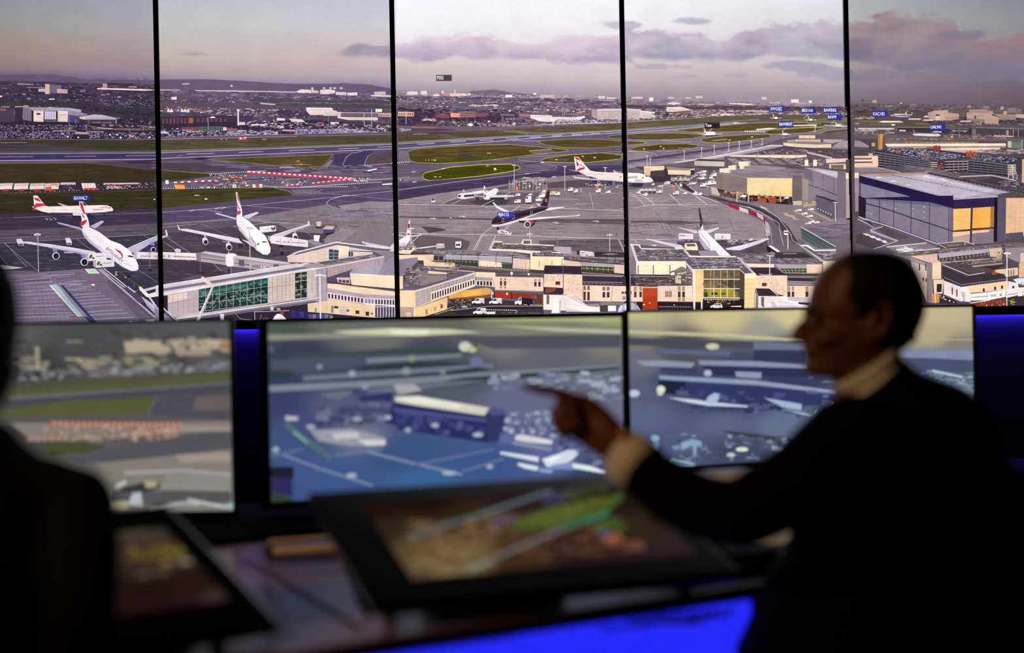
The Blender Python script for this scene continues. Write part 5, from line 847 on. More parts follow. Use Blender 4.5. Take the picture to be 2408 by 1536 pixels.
A('pictured_grass_area','grass islands between the taxiways')
def isl(pts, c='5f4c34', e='b0ac50'): Q(c, pts); p = pts.split();L(e,1.1,' '.join(p+[p[0]]))
isl('520,480 640,468 900,440 1300,405 1400,400 2100,395 2260,410 2000,440 1600,460 1250,488 1000,495 700,492'); isl('45,520 200,508 500,505 800,520 850,535 700,560 400,575 200,575 45,555'); isl('800,578 830,560 1000,540 1300,520 1500,520 1530,535 1480,555 1200,590 1000,605 850,600'); isl('85,670 150,645 400,618 650,615 780,630 790,645 700,665 400,688 200,690 100,682','57461f'); isl('45,585 200,592 255,605 200,618 45,632'); isl('1460,505 1500,475 1900,450 2050,450 2080,460 1900,500 1700,515 1500,515'); isl('2030,510 2100,480 2310,462 2310,520 2100,522'); isl('0,715 80,722 125,742 80,760 0,775','57461f')
K('600,470 2000,410 1900,430 700,488',60,(50,240),(4,9),['6b583c','57482e','75623f'],127);K('60,520 780,525 700,560 60,560',30,(50,200),(4,9),['6b583c','54452c'],128);K('860,570 1480,530 1440,555 900,595',30,(50,200),(4,9),['6b5838','524524'],129);K('160,655 740,630 700,660 160,680',24,(50,200),(4,9),['625026','4c3f1c'],130)
D('f0e0dc',1.3,'925,582 1080,570',2,1.5);Q('4f4356','45,545 250,560 450,570 200,572 45,565')
for x, y in ((395,642),(425,663),(225,668),(1100,578),(1330,545)): E('efd890', x, y,10,5)
Z()
Q('e6d2ce','1370,465 1500,452 1585,455 1500,470 1380,478');D('f0e6e4',2.6,'1255,488 1460,490',3,2);Q('e0cdc8','1700,425 1990,418 1990,432 1700,435');D('e8c8c8',1.4,'1900,410 2040,412',2,2);L('dcd0d4',1.6,'1140,402 1215,403')
Q('7a6c80','45,770 500,720 1550,580 1640,600 1640,640 1000,760 400,850 45,870');Q('9c8e98','45,830 400,790 1000,690 1500,620 1640,625 1550,640 700,820 400,850 45,870');K('60,700 1500,600 1500,640 60,840',110,(80,340),(4,10),['8f8190','7a6d7e','a09298','6a5e72'],131);Q('544860','45,790 400,740 900,670 1400,600 1400,612 900,690 400,765 45,810')
Q('93848e','0,715 200,705 300,720 320,750 200,770 45,785')
L('cfc4cc', .8,'60,690 250,700 340,720 360,740');L('c9bec6', .8,'400,580 560,590 700,600')
for x, y0, y1 in ((635,685,780),(815,655,745),(943,632,722),(1092,608,694),(1199,592,675),(1322,585,652),(1434,565,628),(1655,520,600),(1975,440,490),(255,740,850),(288,770,960)):
    A('pictured_floodlight','thin apron floodlight pole');L('d3c4c8',1.3,[(x, y0),(x, y1)]);L('e6dade',1.1,[(x-14, y0),(x+12, y0)]);L('d8ccd2',1,[(x-22, y1),(x+10, y1)])
A('pictured_airliner','small airliner on the far taxiway being towed')
Q('e8dadc','835,500 860,492 935,490 955,505 955,525 860,530 835,520');Q('e0d0d4','835,455 845,458 862,498 840,500');Q('c0485a','838,465 848,470 852,482 840,480');Q('c0485a','836,505 856,500 856,515 838,515');Q('cfc2ca','712,495 735,498 850,515 840,522');Q('cabdc6','955,515 1035,510 1030,516 960,522');Q('40364a','850,530 960,525 990,535 860,542');L('d8ccd8',1,'890,490 922,458')
A('flight_label','black tag with white letters above the towed airliner');Q('2c2330','842,398 1000,395 1000,455 842,460');X('e8e4ea',850,442,34,'Tow', .75);Q('3f3548','915,398 1000,396 1000,405 915,410')
A('pictured_airliner','distant small airliners on the far taxiways')
for x, y in ((1575,352),(1932,370),(1670,518),(2215,430)): A('pictured_airliner');E('e8dde0', x, y,30 if x > 2000 or x == 1670 else 18,13);Q('e0d4d8',[(x-32, y-38),(x-26, y-38),(x-16, y-4),(x-30, y)]);L('c3485a',1.2,[(x-29, y-20),(x-24, y-8)]);L('cfc4cc',1.3,[(x-60, y-2),(x-25, y+6)]);L('cfc4cc',1.3,[(x+20, y+4),(x+55, y-2)]);Q('3c323e',[(x-24, y+12),(x+28, y+10),(x+24, y+20),(x-24, y+22)])
L('cfc4cc',1.4,'2070,422 2190,438');L('cfc4cc',1.4,'2240,440 2310,436')
for x, y, t in ((1513,230,'EWG5JZ'),(1832,246,'IBE31AA'),(2058,244,'BAW50G'),(2098,314,'BAW9'),(1600,387,'BAW850T')):
    A('flight_label','blue call sign tag over the distant runway');Q('353a96',[(x, y),(x+153, y),(x+153, y+60),(x, y+60)]);X('f0f0fa', x+6, y+43,33, t, .70)
Z();L('cfd0e0', .9,'1860,355 1910,308');L('cfd0e0', .9,'2140,412 2175,376');L('cfd0e0', .9,'1650,480 1680,450')
# distant terminal on the right
A('pictured_terminal','distant low terminal roofs in evening sun')
Q('6b5c66','1640,560 2310,480 2310,900 1000,860 1050,760');Q('e8c8a0','1808,530 1975,530 1975,562 1808,560');L('a58a88', .8,'1858,532 1858,560');L('a58a88', .8,'1925,532 1925,560');Q('c9ae9c','1770,572 2030,570 2030,598 1770,596');Q('b09a94','1690,580 1770,575 1770,598 1690,600');Q('ddc3a8','1650,605 2140,620 2140,655 1860,660 1650,632');Q('8f8088','1650,600 2060,600 2140,618 2000,625 1660,608');Q('b8a5a8','2060,570 2280,575 2150,612 2060,600')
Q('a394a4','2140,655 2230,590 2310,580 2310,655');Q('8a7c88','2140,655 2310,655 2310,672 2150,668');Q('564a56','1560,640 1900,655 2310,680 2310,760 1900,740 1300,720');K('1300,700 1880,660 1880,720 1350,730',140,(10,50),(5,14),['8a7c84','4a3f4a','b5a5a5','7a4a4a','6a5e68'],132);K('1890,690 2310,690 2310,750 1900,730',50,(14,60),(6,16),['6a5c64','9a4a3c','4f434e','8d7e84'],133);Q('c0b4c4','1895,695 2150,755 2140,770 1890,712')
Q('c3b3bc','440,835 560,800 1040,725 1540,625 1645,628 1640,645 1560,650 1200,730 760,800 700,830 520,855');Q('a898a4','440,845 700,812 1050,745 1540,640 1640,645 1200,730 760,800 520,862');L('efe0e0',1.1,'540,812 1040,727 1540,628')
Q('efcfae','1100,730 1280,738 1890,735 1890,748 1780,765 1280,755 1100,750');Q('c6b4b8','1100,730 1890,728 1890,736 1100,738')
Q('65575f','1040,745 1780,765 1900,860 1300,830 1060,790'); 
for i in range(5): Q(('8f8288','7a6d74')[i % 2],[(1070+i*140,765),(1160+i*140,765),(1270+i*140,825),(1150+i*140,825)]);L('b8aab0',1,[(1080+i*140,762),(1240+i*140,828)]);L('4a3f48',1,[(1240+i*140,750),(1130+i*140,800)])
K('1770,760 2060,770 2060,840 1800,840',80,(10,50),(5,14),['a39690','4c4048','cbb9ac','6c6068'],134);Q('f2d8b4','1868,780 1905,780 1905,842 1868,842');Q('f2d8b4','1955,782 1992,782 1992,844 1955,844')
Q('dcc0b0','2080,772 2310,760 2310,790 2090,800');Q('6a5058','2175,750 2310,748 2310,765 2175,768');Q('e6cdb8','2085,800 2310,790 2310,800 2090,812');Q('8a6468','2090,812 2310,802 2310,820 2100,825');Q('d8c0b0','2120,825 2310,822 2310,880 2270,885 2120,870');Q('7c6a60','2135,832 2265,832 2265,875 2135,870')
Z()
Q('70636d','45,870 240,850 740,790 1060,780 1000,870 960,1000 45,1100')
Q('93858e','45,1090 300,1060 560,1010 700,1100 1000,1180 1400,1320 45,1320')
# concourse and grandstands mid left
A('pictured_jet_bridge','boarding piers with cream end boxes')
Q('4e434c','120,850 460,850 450,960 300,980 240,900');Q('e6c9a0','220,850 425,842 435,865 420,885 290,895 225,915');Q('d4b48c','220,850 290,870 290,895 285,945 230,940');Q('3f3640','430,870 500,850 740,860 740,970 500,1000 440,960');Q('9c8c90','450,850 600,860 740,870 735,890 460,885');Q('ecc9a4','465,885 700,890 700,935 470,930');C('4a3f48','480,935 700,938 700,960 490,955',8,1, .6, .8);Q('c3b3b8','500,960 690,958 690,990 510,990');G('e0d4d4', .8,'500,960 690,958 690,990 510,990',9,2);L('8a7c84',1,'510,910 510,1000')
Q('5a4e54','735,790 780,772 1045,785 1050,880 840,880 740,850');Q('c6b8b0','735,790 1045,800 1045,850 740,840');G('a89a94', .5,'735,790 1045,800 1045,850 740,840',14,0);Q('4a3f48','735,788 780,770 1045,782 1045,800');Q('42584c','860,865 960,870 960,895 870,888');Z()
K('400,990 960,880 960,1060 420,1060',160,(12,50),(6,16),['c9bcc4','50454f','7a6d78','e3d8da','3f3640'],135)
Q('3f3742','560,1010 640,1030 720,1090 860,1130 1350,1290 1200,1290 820,1150 700,1110 600,1060');L('e0d4d8',1,'545,1020 600,1090 820,1160 1300,1310');L('e0d4d8',1,'690,1060 760,1110 1000,1180 1350,1290');Q('3f3742','300,960 470,940 500,1000 400,1010 330,1010')
A('pictured_airliner','nose of a white jumbo jet with grey lettering')
Q('eee0d8','40,912 180,918 240,935 300,970 318,995 300,1010 180,1015 40,1008');X('6f6274',40,972,34,'eworld', .85);E('4a3f50',210,965,8,9);Q('3a303c','235,938 262,945 258,955 235,950');Q('cabac0','40,1000 300,1008 240,1018 40,1015');Q('c8b8a8','130,980 205,980 205,1012 130,1012');Q('3c323e','50,1015 220,1018 200,1060 130,1060 50,1050');E('55496a',75,1030,26,18)
A('pictured_ground_vehicles','baggage carts and service trucks on the apron')
for i in range(4): van(175+i*42,1078,40,22);Q('55484e',[(180+i*45,1102),(245+i*45,1120),(245+i*45,1132),(180+i*45,1115)])
for a in ((145,1100,42,30),(215,1118,44,34),(350,1090,52,34),(520,1100,60,40),(620,1112,44,24),(685,1010,66,26),(725,1105,40,40),(765,1115,50,34),(795,1020,66,40),(850,1005,60,36),(905,1000,55,36),(800,950,40,36),(890,940,40,40),(920,915,45,40),(430,1000,60,34),(365,1040,46,22),(300,1020,30,24),(800,890,60,24),(790,925,66,20),(760,905,50,16),(690,870,50,16)): van(*a)
Q('e8c8a0','585,1020 612,1030 612,1058 590,1050');L('cfc4c0',1.4,'412,1040 412,1115');L('cfc4c0',1.4,'412,1038 520,1038');Q('e8583c','518,1045 534,1045 536,1100 518,1100');Z()
L('d8ccd0',1,'75,1120 150,1150 210,1200 230,1250');L('d8ccd0',1,'160,1120 240,1150 300,1195 330,1240');L('d8ccd0',1.1,'480,1130 600,1245');L('d8ccd0',1,'740,1145 870,1245');L('cfc4c8',1,'100,1280 250,1250 900,1245 1000,1248')
L('4b404a',2,'780,1270 790,1313')
# the grey hangar with sunlit front
A('pictured_hangar','grey hangar with a broad golden sunlit front')
Q('8c7f88','965,915 1120,910 1310,830 1700,860 1800,880 1900,915 1860,945 1740,970 1275,965');Q('9a8d96','1120,910 1310,832 1500,845 1700,862 1650,880 1200,925'); 
for a, b in (('1120,912 1700,968',0),('1180,885 1790,945',0),('1250,858 1840,920',0)): L('7a6d78',1, a)
L('c9bcc0',1.2,'965,916 1275,966 1742,972')
Q('8a7570','965,915 1030,925 1030,1090 965,1070');Q('937f80','1030,925 1277,966 1275,1140 1030,1092');G('7f6c6e', .4,'1030,925 1277,966 1275,1140 1030,1092',16,0)
Q('f2cf98','1277,968 1738,975 1736,1158 1275,1140');Q('ecc284','1560,972 1738,975 1736,1158 1500,1148');G('eac48c', .4,'1277,968 1738,975 1736,1158 1275,1140',0,12)
Q('78686c','1742,940 1840,945 1838,1245 1745,1240');G('6a5a60', .4,'1742,940 1840,945 1838,1245 1745,1240',0,24);Q('a5928a','1840,975 1905,985 1900,1200 1840,1190');Q('c9b4a0','1838,1200 1745,1205 1748,1245 1838,1245');Q('2e2428','965,1075 1275,1145 1736,1162 1740,1240 1500,1230 1275,1210 1000,1140');K('980,1090 1740,1170 1740,1230 1000,1150',90,(8,40),(8,26),['8a5038','5a4038','c9a080','3f3034','b86038','e0c0a0'],136);Q('b85030','1380,1175 1475,1180 1475,1225 1385,1220');Q('b04c2c','1510,1160 1570,1165 1570,1225 1510,1220')
for x in (1165,1283,1610): Q('c9ada0',[(x,1120),(x+14,1122),(x+14,1215),(x,1210)])
E('fff0e8',1240,1152,32,12);E('fff0e8',1680,1170,28,8);Q('c9b4a8','905,1060 965,1070 1000,1150 915,1130');G('9a8a88', .6,'905,1062 1260,1170 1260,1210 905,1130',24,0)
A('pictured_rooftop_unit','row of cream air handling boxes on the hangar')
for x, y, w, h in ((995,870,60,40),(1040,868,75,48),(1085,842,60,40),(1120,835,50,50),(1190,800,70,45),(1240,798,70,48),(1200,845,50,30)): Q('e6ceb8',[(x, y),(x+w, y),(x+w, y+h),(x, y+h)]);Q('c0a898',[(x+w*.7, y),(x+w, y+2),(x+w, y+h),(x+w*.7, y+h)]);Q('f0dcc8',[(x, y),(x+w, y),(x+w, y+6),(x, y+6)])
for i in range(5): L('5a4e58',1.8,[(1670+i*18,850),(1680+i*18,875)]);L('5a4e58',1.8,[(1770+i*18,895),(1785+i*18,915)])
A('pictured_hangar','tall grey panelled hangar wall with pale roof')
Q('5a4c54','1500,845 1900,860 2310,880 2310,900 2000,880');Q('8a7d8a','1860,865 2200,960 2200,1225 1975,1150 1905,1190 1905,985 1860,960');Q('746876','1860,865 1935,885 1940,1010 1905,990 1860,955');L('5a4e60',1,'2052,930 2048,1095');L('5a4e60',1,'1940,890 1945,1050');L('4c4050',1.6,'1905,1035 2050,1085 2195,1145');L('5a4e60', .8,'2165,960 2160,1130')
Q('a99db0','1860,862 2010,868 2220,900 2200,972');Q('c6bac8','1960,880 2200,905 2200,965 2080,930');Q('e8d6c0','2290,918 2310,918 2310,975 2290,975');Q('7c6e7c','2200,895 2290,918 2288,1313 2195,1313');Q('b3a0a4','2290,975 2325,978 2330,1313 2288,1313');Q('e8cda4','2285,912 2325,915 2325,978 2285,975')
Q('6a5f70','1975,1140 2080,1160 2195,1225 2195,1313 1975,1255');Q('4c4250','1980,1140 2200,1205 2200,1230 1985,1160');Z()
K('1850,1200 1980,1210 1980,1250 1850,1240',40,(12,50),(5,12),['c0a068','8a7058','4a3f40','d8c8b8'],137);Q('cdbcac','1415,1235 1530,1230 1545,1270 1510,1290 1415,1275');G('a59488', .6,'1415,1240 1510,1245 1510,1285 1415,1275',8,0);K('1550,1240 1700,1245 1680,1290 1550,1280',40,(12,44),(4,9),['b89a80','7a6258','d8c4b0'],138);K('1750,1270 1860,1280 1860,1310 1760,1300',20,(14,50),(6,14),['e6dcdc','50464c'],139)
A('pictured_barrier','red and white striped blast fence along the apron')
S.view(1460,460,4.3782)
Q('6d6270','800,0 1000,20 1450,220 1750,400 2000,600 1600,620 1500,500 1450,280 1300,200 1000,80')
Q('4a4048','840,0 1100,60 1300,100 1420,140 1600,240 1700,330 1800,500 1750,500 1600,330 1500,220 1300,130 1000,60')
Q('8a7b83','1300,60 1750,110 2100,260 1830,330 1800,480 1700,330 1500,150')
L('cfc4cc',1,'1280,120 1420,180 1600,290 1620,420 1650,520');L('cfc4cc',1,'1400,110 1600,240 1720,400 1740,470 1830,520');L('cfc4cc', .9,'930,60 1080,130 1300,230 1440,290 1500,480')
for i,(a, b, c, d) in enumerate((((1078,82),(1195,125),(1192,162),(1098,125)),((1195,125),(1285,155),(1292,195),(1197,162)),((1285,155),(1368,180),(1380,225),(1300,198)),((1368,180),(1440,215),(1445,265),(1385,225)),((1440,215),(1470,260),(1480,300),(1445,268)),((1460,260),(1500,310),(1510,400),(1468,400)))):
    Q(('b02c3c','dccfcf')[i % 2],[a, b, c, d]);G(('7a1c2c','a8989c')[i % 2], .6,[a, b, c, d],10,0)
for x, y in ((1075,78),(1138,98),(1205,122),(1270,140),(1325,162),(1380,185),(1437,218),(1466,250),(1470,340),(1500,415)): E('f03048', x, y,6,5)
L('b3a6aa',1.4,'1480,280 1515,340 1530,510');L('f0d8d8',1.6,'1465,412 1510,412');Z()
# ---------------- fourth panel, lower half
Q('9a8b92','60,10 930,60 1300,220 1440,290 1460,430 1500,640 60,640');K('70,20 900,80 1400,380 70,560',160,(60,300),(4,12),['a2949a','8f818a','867983','a6989d','7c7079'],140)
Q('6f626c','80,265 500,262 980,285 970,300 500,290 80,285');K('100,270 950,280 950,310 100,300',20,(60,220),(4,9),['5b4f5a','665a64'],141)
for i in range(9): L('5e525c',1,[(100+i*120+(i % 3)*14,250+(i % 2)*15),(150+i*120+(i % 3)*14,350)])
L('6a5e68',1,'330,165 400,250 500,415');L('8a7d86', .8,'1220,260 1300,350');L('d8ccd0',1,'75,0 150,30 210,85 230,120');L('d8ccd0',1,'160,0 240,30 300,75 330,105');L('d8ccd0',1.1,'490,0 600,105');L('d8ccd0',1,'750,10 870,105');L('d0c4c8',1,'110,138 250,108 800,103 980,106');L('cdc2c6',1,'70,460 600,458');L('cdc2c6',1,'125,460 150,500');L('cdc2c6', .9,'900,462 1150,462 1480,450')
Q('5c515a','560,480 1200,460 1480,470 1500,600 900,640 560,600');K('580,480 1480,470 1450,600 600,600',60,(20,160),(4,10),['4c424c','6f636c','3f363f'],142)
A('pictured_truck','white catering truck raised beside the airliner tail')
Q('ddd2d4','572,405 590,395 722,405 725,455 575,455');Q('efe6e6','572,403 590,393 722,402 722,410');L('a04a5a',1.6,'580,415 640,420');A('pictured_truck','white catering truck behind the airliner wing');Q('dfd2d2','940,405 958,398 1105,405 1103,458 942,455');Q('f0e4e2','940,403 958,396 1105,402 1105,410');E('7a5a60',1022,435,7,9)
for x in (630,690,1010,1060): L('3a3240',1.6,[(x,458),(x+36,490)]);L('3a3240',1.6,[(x+36,458),(x,490)])
A('pictured_airliner','white airliner with dark tail fin parked tail on')
Q('cbbfd2','560,335 590,337 760,368 775,390 740,395 600,350');Q('d3c8d8','835,370 985,333 992,342 900,390 850,392');Q('cfc4d6','232,445 250,448 600,515 640,560 560,545 260,460');Q('d6cbda','1050,550 1200,520 1480,445 1505,452 1400,500 1200,570 1070,565');Q('e6dce6','775,365 830,360 870,390 950,470 1050,570 1110,625 985,625 900,570 880,540 800,440');Q('b0a4ba','775,365 800,440 880,540 900,570 840,560 790,480 775,400');Q('f4ecf2','830,365 870,392 960,480 1060,585 1090,618 1040,600 900,470');L('5a4f68',1,'800,400 880,490 895,560')
Q('342b3c','780,130 790,135 812,240 825,330 820,372 790,350 795,300 785,220');Q('d3c7d4','822,300 830,370 800,372 795,345');L('7a6f80',1,'790,240 805,300');Z()
van(275,515,70,34); van(1290,448,40,26);K('1080,460 1290,460 1290,500 1080,500',40,(10,50),(4,10),['b0a5ae','40373f','d8cdd2','6a5f69'],143)
A('pictured_van','white van on the service road');Q('3a323a','1648,370 1700,372 1700,425 1650,420');Q('e3dadc','1650,366 1692,368 1694,415 1652,412');Q('4a414c','1655,380 1690,382 1690,395 1655,393');A('pictured_bus','dark coach on the service road');Q('2c2530','1470,525 1500,520 1615,585 1600,592 1510,600 1475,570');Q('e6dcdc','1490,525 1520,520 1612,578 1585,590');Z()
L('d8d0b8',2,'1692,410 1690,590')
Q('7a6d7c','1820,330 2340,255 2340,550 2220,555 1830,480');Q('8a7d8a','1830,325 2340,250 2340,400 1900,330');K('1900,320 2330,270 2330,520 2100,480',60,(40,200),(4,10),['887b86','6c606c','958892','5f5460'],144);Q('3f4a50','1822,335 2210,550 2000,550 1830,450');G('7d8a8c', .5,'1822,335 2205,548 1990,555 1830,450',26,3);L('efe6ea',1.3,'1825,330 2210,550')
A('pictured_car','row of parked white cars by the hangar')
for x, y in ((1770,148),(1830,182),(1885,208),(1895,138),(1905,265),(1955,272),(1870,282)): van(x, y,62,24)
Z();K('1660,180 1800,240 1780,260 1660,200',20,(20,50),(5,9),['c8a880','d8c8b8'],145);Q('c8ac80','1750,160 1960,260 1960,268 1750,170');Q('c8ac80','1920,160 2130,262 2130,270 1920,170');E('7a7468',2030,265,26,16)
Q('b3a090','1845,95 1980,90 2000,110 1850,130');Q('6a5f70','1980,10 2200,100 2200,250 2140,245 1985,160');Q('3f3644','1980,5 2200,70 2200,85 1985,22'); 
for i in range(6): E('f4ecf0',2000+i*26,145+i*12,6,5);L('2f2834',1.4,[(2010+i*26,150+i*12),(2010+i*26,185+i*12)])
Q('7c6e7c','2195,0 2340,0 2340,240 2195,240');Q('b3a2a4','2285,0 2340,0 2340,240 2285,240');L('dcd0d4',1.6,'2175,80 2178,270');L('f0e6ea',1.3,'2155,78 2198,82')
# lower terminal
A('pictured_terminal','flat pier roofs with vents across the fourth panel of the picture')
Q('6a5e66','80,510 180,515 540,540 640,545 700,630 1160,635 1290,700 2050,690 2180,600 2180,560 1960,570 1830,520 1800,530 1500,610 1230,600 1100,560 1160,640 1300,740 700,780 130,680');Q('6f646c','100,540 640,560 690,640 660,680 140,680');K('120,545 640,565 660,665 150,665',160,(14,70),(4,12),['a69aa4','4d434c','85798a','bfb3bc','5b5058'],146)
Q('efdccb','75,505 175,508 190,545 185,555 160,520 80,518');Q('cfc3cc','80,515 110,520 160,680 135,680');Q('f0e0d0','190,548 540,555 530,540 625,542 640,560 620,558 545,558 190,560');Q('c8bcc6','610,550 640,555 720,650 680,640')
Q('ecd0a8','640,500 755,498 770,545 770,570 650,565 630,530');Q('6b5c5c','650,505 740,503 750,528 660,530');Q('f4e4d0','635,498 750,494 765,545 755,545 742,502 640,505');Q('a296a2','770,575 950,570 990,625 800,622');C('8f8290','775,578 950,573 985,622 800,620',1,8, .95, .3)
Q('f6e0c0','140,680 650,680 650,775 700,790 700,820 140,815');Q('cbbac0','640,680 720,760 720,800 650,720'); 
for x in (155,310,480): Q('7a6a68',[(x,720),(x+10,720),(x+10,815),(x,815)]);Q('efe4dc',[(x-8,695),(x+12,695),(x+12,722),(x-6,722)])
Q('f2d8c0','680,625 1155,628 1160,642 680,640');Q('675c66','680,640 1160,642 1240,700 1340,800 1250,805 1200,765 740,765 690,690');K('700,650 1210,650 1240,755 740,760',200,(14,80),(4,12),['a79cae','4b414c','c6bccb','7f7483','5a505a'],147);Q('bdb2c2','1160,635 1195,640 1360,800 1330,805 1220,700');Q('f0dcc4','720,762 1195,758 1250,808 1365,800 1362,812 1250,818 1190,770 720,772')
Q('71656e','1200,600 1500,610 1800,530 1880,580 2040,680 2040,700 1280,710 1230,650');K('1240,620 2020,670 2030,695 1260,690',130,(20,100),(4,10),['9c909a','4e444d','b6aab4','7d717a'],148)
for x in range(1330,2040,100): L('4a4048',1.2,[(x,650),(x+55,705)])
Q('3f3640','1500,600 1560,592 1850,590 1960,645 1540,650');Q('8a7e8a','1500,600 1520,580 1560,592 1550,650');L('c9bec8', .9,'1640,605 1780,602');Q('e8ded8','1810,515 1890,512 1970,565 2180,560 2180,575 1960,578 1880,530 1830,525');Q('b8acb6','1800,515 1830,522 2070,680 2040,690');Q('6c616a','1960,580 2190,580 2190,660 2080,670');K('1980,590 2190,585 2190,650 2080,660',60,(14,60),(4,10),['aaa0aa','4c424b','c9bdc4'],149)
Q('e8c8b0','1260,705 1550,710 1550,745 1290,740');Q('b5a8b0','1555,712 1880,718 1880,755 1600,752');Q('e6c4a8','1880,712 2040,715 2040,800 1885,800');Q('39402f','1610,760 1880,758 1880,795 1640,795');C('93b056','1620,768 1875,765 1875,785 1630,785',8,1, .75, .5);G('b8aaa2', .9,'1610,760 1880,758 1880,795 1640,795',7,0);Q('f0d8b8','2050,680 2190,680 2100,800 2050,800')
Q('3a2c38','1300,748 1560,745 1680,828 1380,828');L('cdc4d0',1.2,'1395,810 1460,822 1530,812');Q('4a3e44','1640,800 2040,805 1980,830 1680,828');L('cbb8a8',1,'1650,800 2040,808');Q('3c303c','1685,850 1990,855 1950,890 1690,890');L('c0b0ac',1.2,'1690,885 1960,895');L('c0b0ac',1,'1690,910 1950,920')
for x in range(1700,1960,38): L('8a7c80', .7,[(x,890),(x,925)])
Q('4f434a','60,815 700,820 700,935 160,940 110,850');K('130,845 520,850 520,930 150,930',70,(14,60),(4,10),['84787e','5c5057','a8805c','453b42','9a8e92'],150);L('c9b4a0',1,'110,835 520,840');L('a08e84', .8,'130,905 700,915');Q('8a7a74','525,775 600,735 700,770 690,800 530,800');Q('cdb9a0','535,800 600,805 600,910 540,905');Q('6a5a54','600,805 700,790 700,910 610,915');K('460,770 700,770 700,910 470,880',80,(6,30),(4,16),['d8c4ac','50443f','8a7a70','e8d8c4','3f3534'],151)
Q('3f3440','0,835 60,840 120,850 140,930 0,925');Q('e6c4ac','0,935 205,938 205,1095 0,1090');Q('b8908080'[:6],'115,940 145,940 145,985 115,985');Q('4a3634','118,992 142,992 142,1050 118,1050');Q('4a3634','172,992 196,992 196,1050 172,1050');Q('b09080','172,940 196,940 196,985 172,985');Q('2a2018','0,990 92,990 92,1015 0,1015');X('e8d890',8,1011,20,'33        8', .75);Q('8a90a8','0,1040 30,1040 30,1075 0,1075')
A('pictured_terminal','cream wing with a bright brick red door panel')
Q('b53a1c','205,952 355,952 357,1175 205,1170');Q('c04020','210,955 350,955 350,1040 212,1040');E('f0d8d0',278,1108,8,5);E('f0d8d0',218,1125,14,5);L('f0dcc8',1.4,'205,950 355,950')
Q('e8c8b0','357,935 710,930 715,1095 357,1090');Q('9a7468','435,985 502,985 502,1048 435,1048');G('e0c4b0', .8,'450,992 488,992 488,1042 450,1042',2,2);C('4a3634','557,992 645,992 645,1050 557,1050',2,1, .62,1);C('b08f80','557,938 645,938 645,985 557,985',2,1, .62,1);C('b08f80','557,1055 645,1055 645,1090 557,1090',2,1, .62,1)
Q('2c2026','145,1095 205,1098 205,1175 150,1180');Q('2c2026','357,1095 720,1098 720,1180 357,1180');L('b8a8a0',1,'370,1145 700,1148');E('e0d0c0',527,1128,7,5);G('7a6c68', .7,'370,1148 700,1150 700,1178 370,1176',12,1)
Q('b8b0cc','0,1190 0,1130 40,1105 100,1105 150,1130 180,1170 185,1195');Q('dcd4e4','20,1140 50,1112 95,1112 70,1130 50,1190 20,1190');L('7a7490',1.2,'128,1120 160,1190')
A('pictured_terminal','glass fronted atrium block framed in gold')
Q('ecc288','715,768 828,768 828,1098 715,1092');Q('f6e6cc','715,762 1200,758 1200,770 715,772');G('d8a868', .5,'760,772 826,772 826,1095 760,1090',1,7);Q('e8d8c8','715,770 742,770 742,1180 725,1180');Q('6b5444','828,772 1198,768 1198,1060 828,1055');Q('7a624a','828,772 1198,768 1198,862 828,865');Q('54483c','1000,870 1198,870 1198,1000 1180,1000 960,880');Q('8f7444','828,900 960,880 1180,1000 1180,1050 828,1045');Q('b09830','860,965 1130,965 1160,1045 860,1045');Q('3c4838','830,1000 870,1000 870,1050 830,1048');Q('4a3a34','905,1000 970,1000 970,1025 905,1025');Q('58584a','1005,1003 1050,1003 1050,1025 1005,1025');K('835,780 1190,780 1190,950 835,950',50,(20,70),(10,30),['66503e','7c6450','5c4a40','866c54'],152)
L('e6dcd0',1.6,'828,864 1198,866');L('f0e6d8',1.6,'828,960 1198,962');L('f0e6d8',1.8,'828,1052 1198,1056')
for x in (900,932,1002,1070,1140): L('cbbcae',1,[(x,775),(x,1052)])
for x in (932,1002,1070,1140): L('f0e6d8',1.4,[(x,960),(x,1052)])
Q('55463f','1198,770 1245,812 1245,1165 1215,1165 1198,1060');Q('f0c688','1247,812 1362,812 1362,950 1345,1010 1345,1165 1243,1165');G('c8985c', .7,'1247,812 1362,812 1358,1165 1243,1165',0,7);Q('f4dcb0','1247,812 1362,812 1362,862 1247,862');Q('c9a268','742,1098 800,1098 800,1180 742,1180');Q('2a2024','820,1065 1240,1070 1240,1180 820,1180');D('e8c8b8',1.8,'835,1072 1190,1075',3.5,1.5);K('860,1080 1140,1082 1140,1120 860,1120',40,(6,30),(4,14),['b88838','6a4a2c','d8a850','3c2c28'],153);Q('2a2024','742,1100 800,1100 800,1175 742,1175');Q('e6dcdc','800,1095 814,1095 814,1178 800,1178');Q('d0c8c8','1105,1138 1212,1136 1212,1150 1105,1148')
A('pictured_car','silver car under the atrium block');Q('dcd2d2','893,1140 925,1128 945,1112 1005,1114 1020,1135 1020,1160 900,1160');Q('4a4048','930,1128 948,1116 1000,1118 1005,1132');E('1e181c',918,1160,12,8);E('1e181c',998,1162,12,8);L('dcd2d2',1,'965,1115 965,1132')
A('pictured_terminal','cream block with small square window and white corridor')
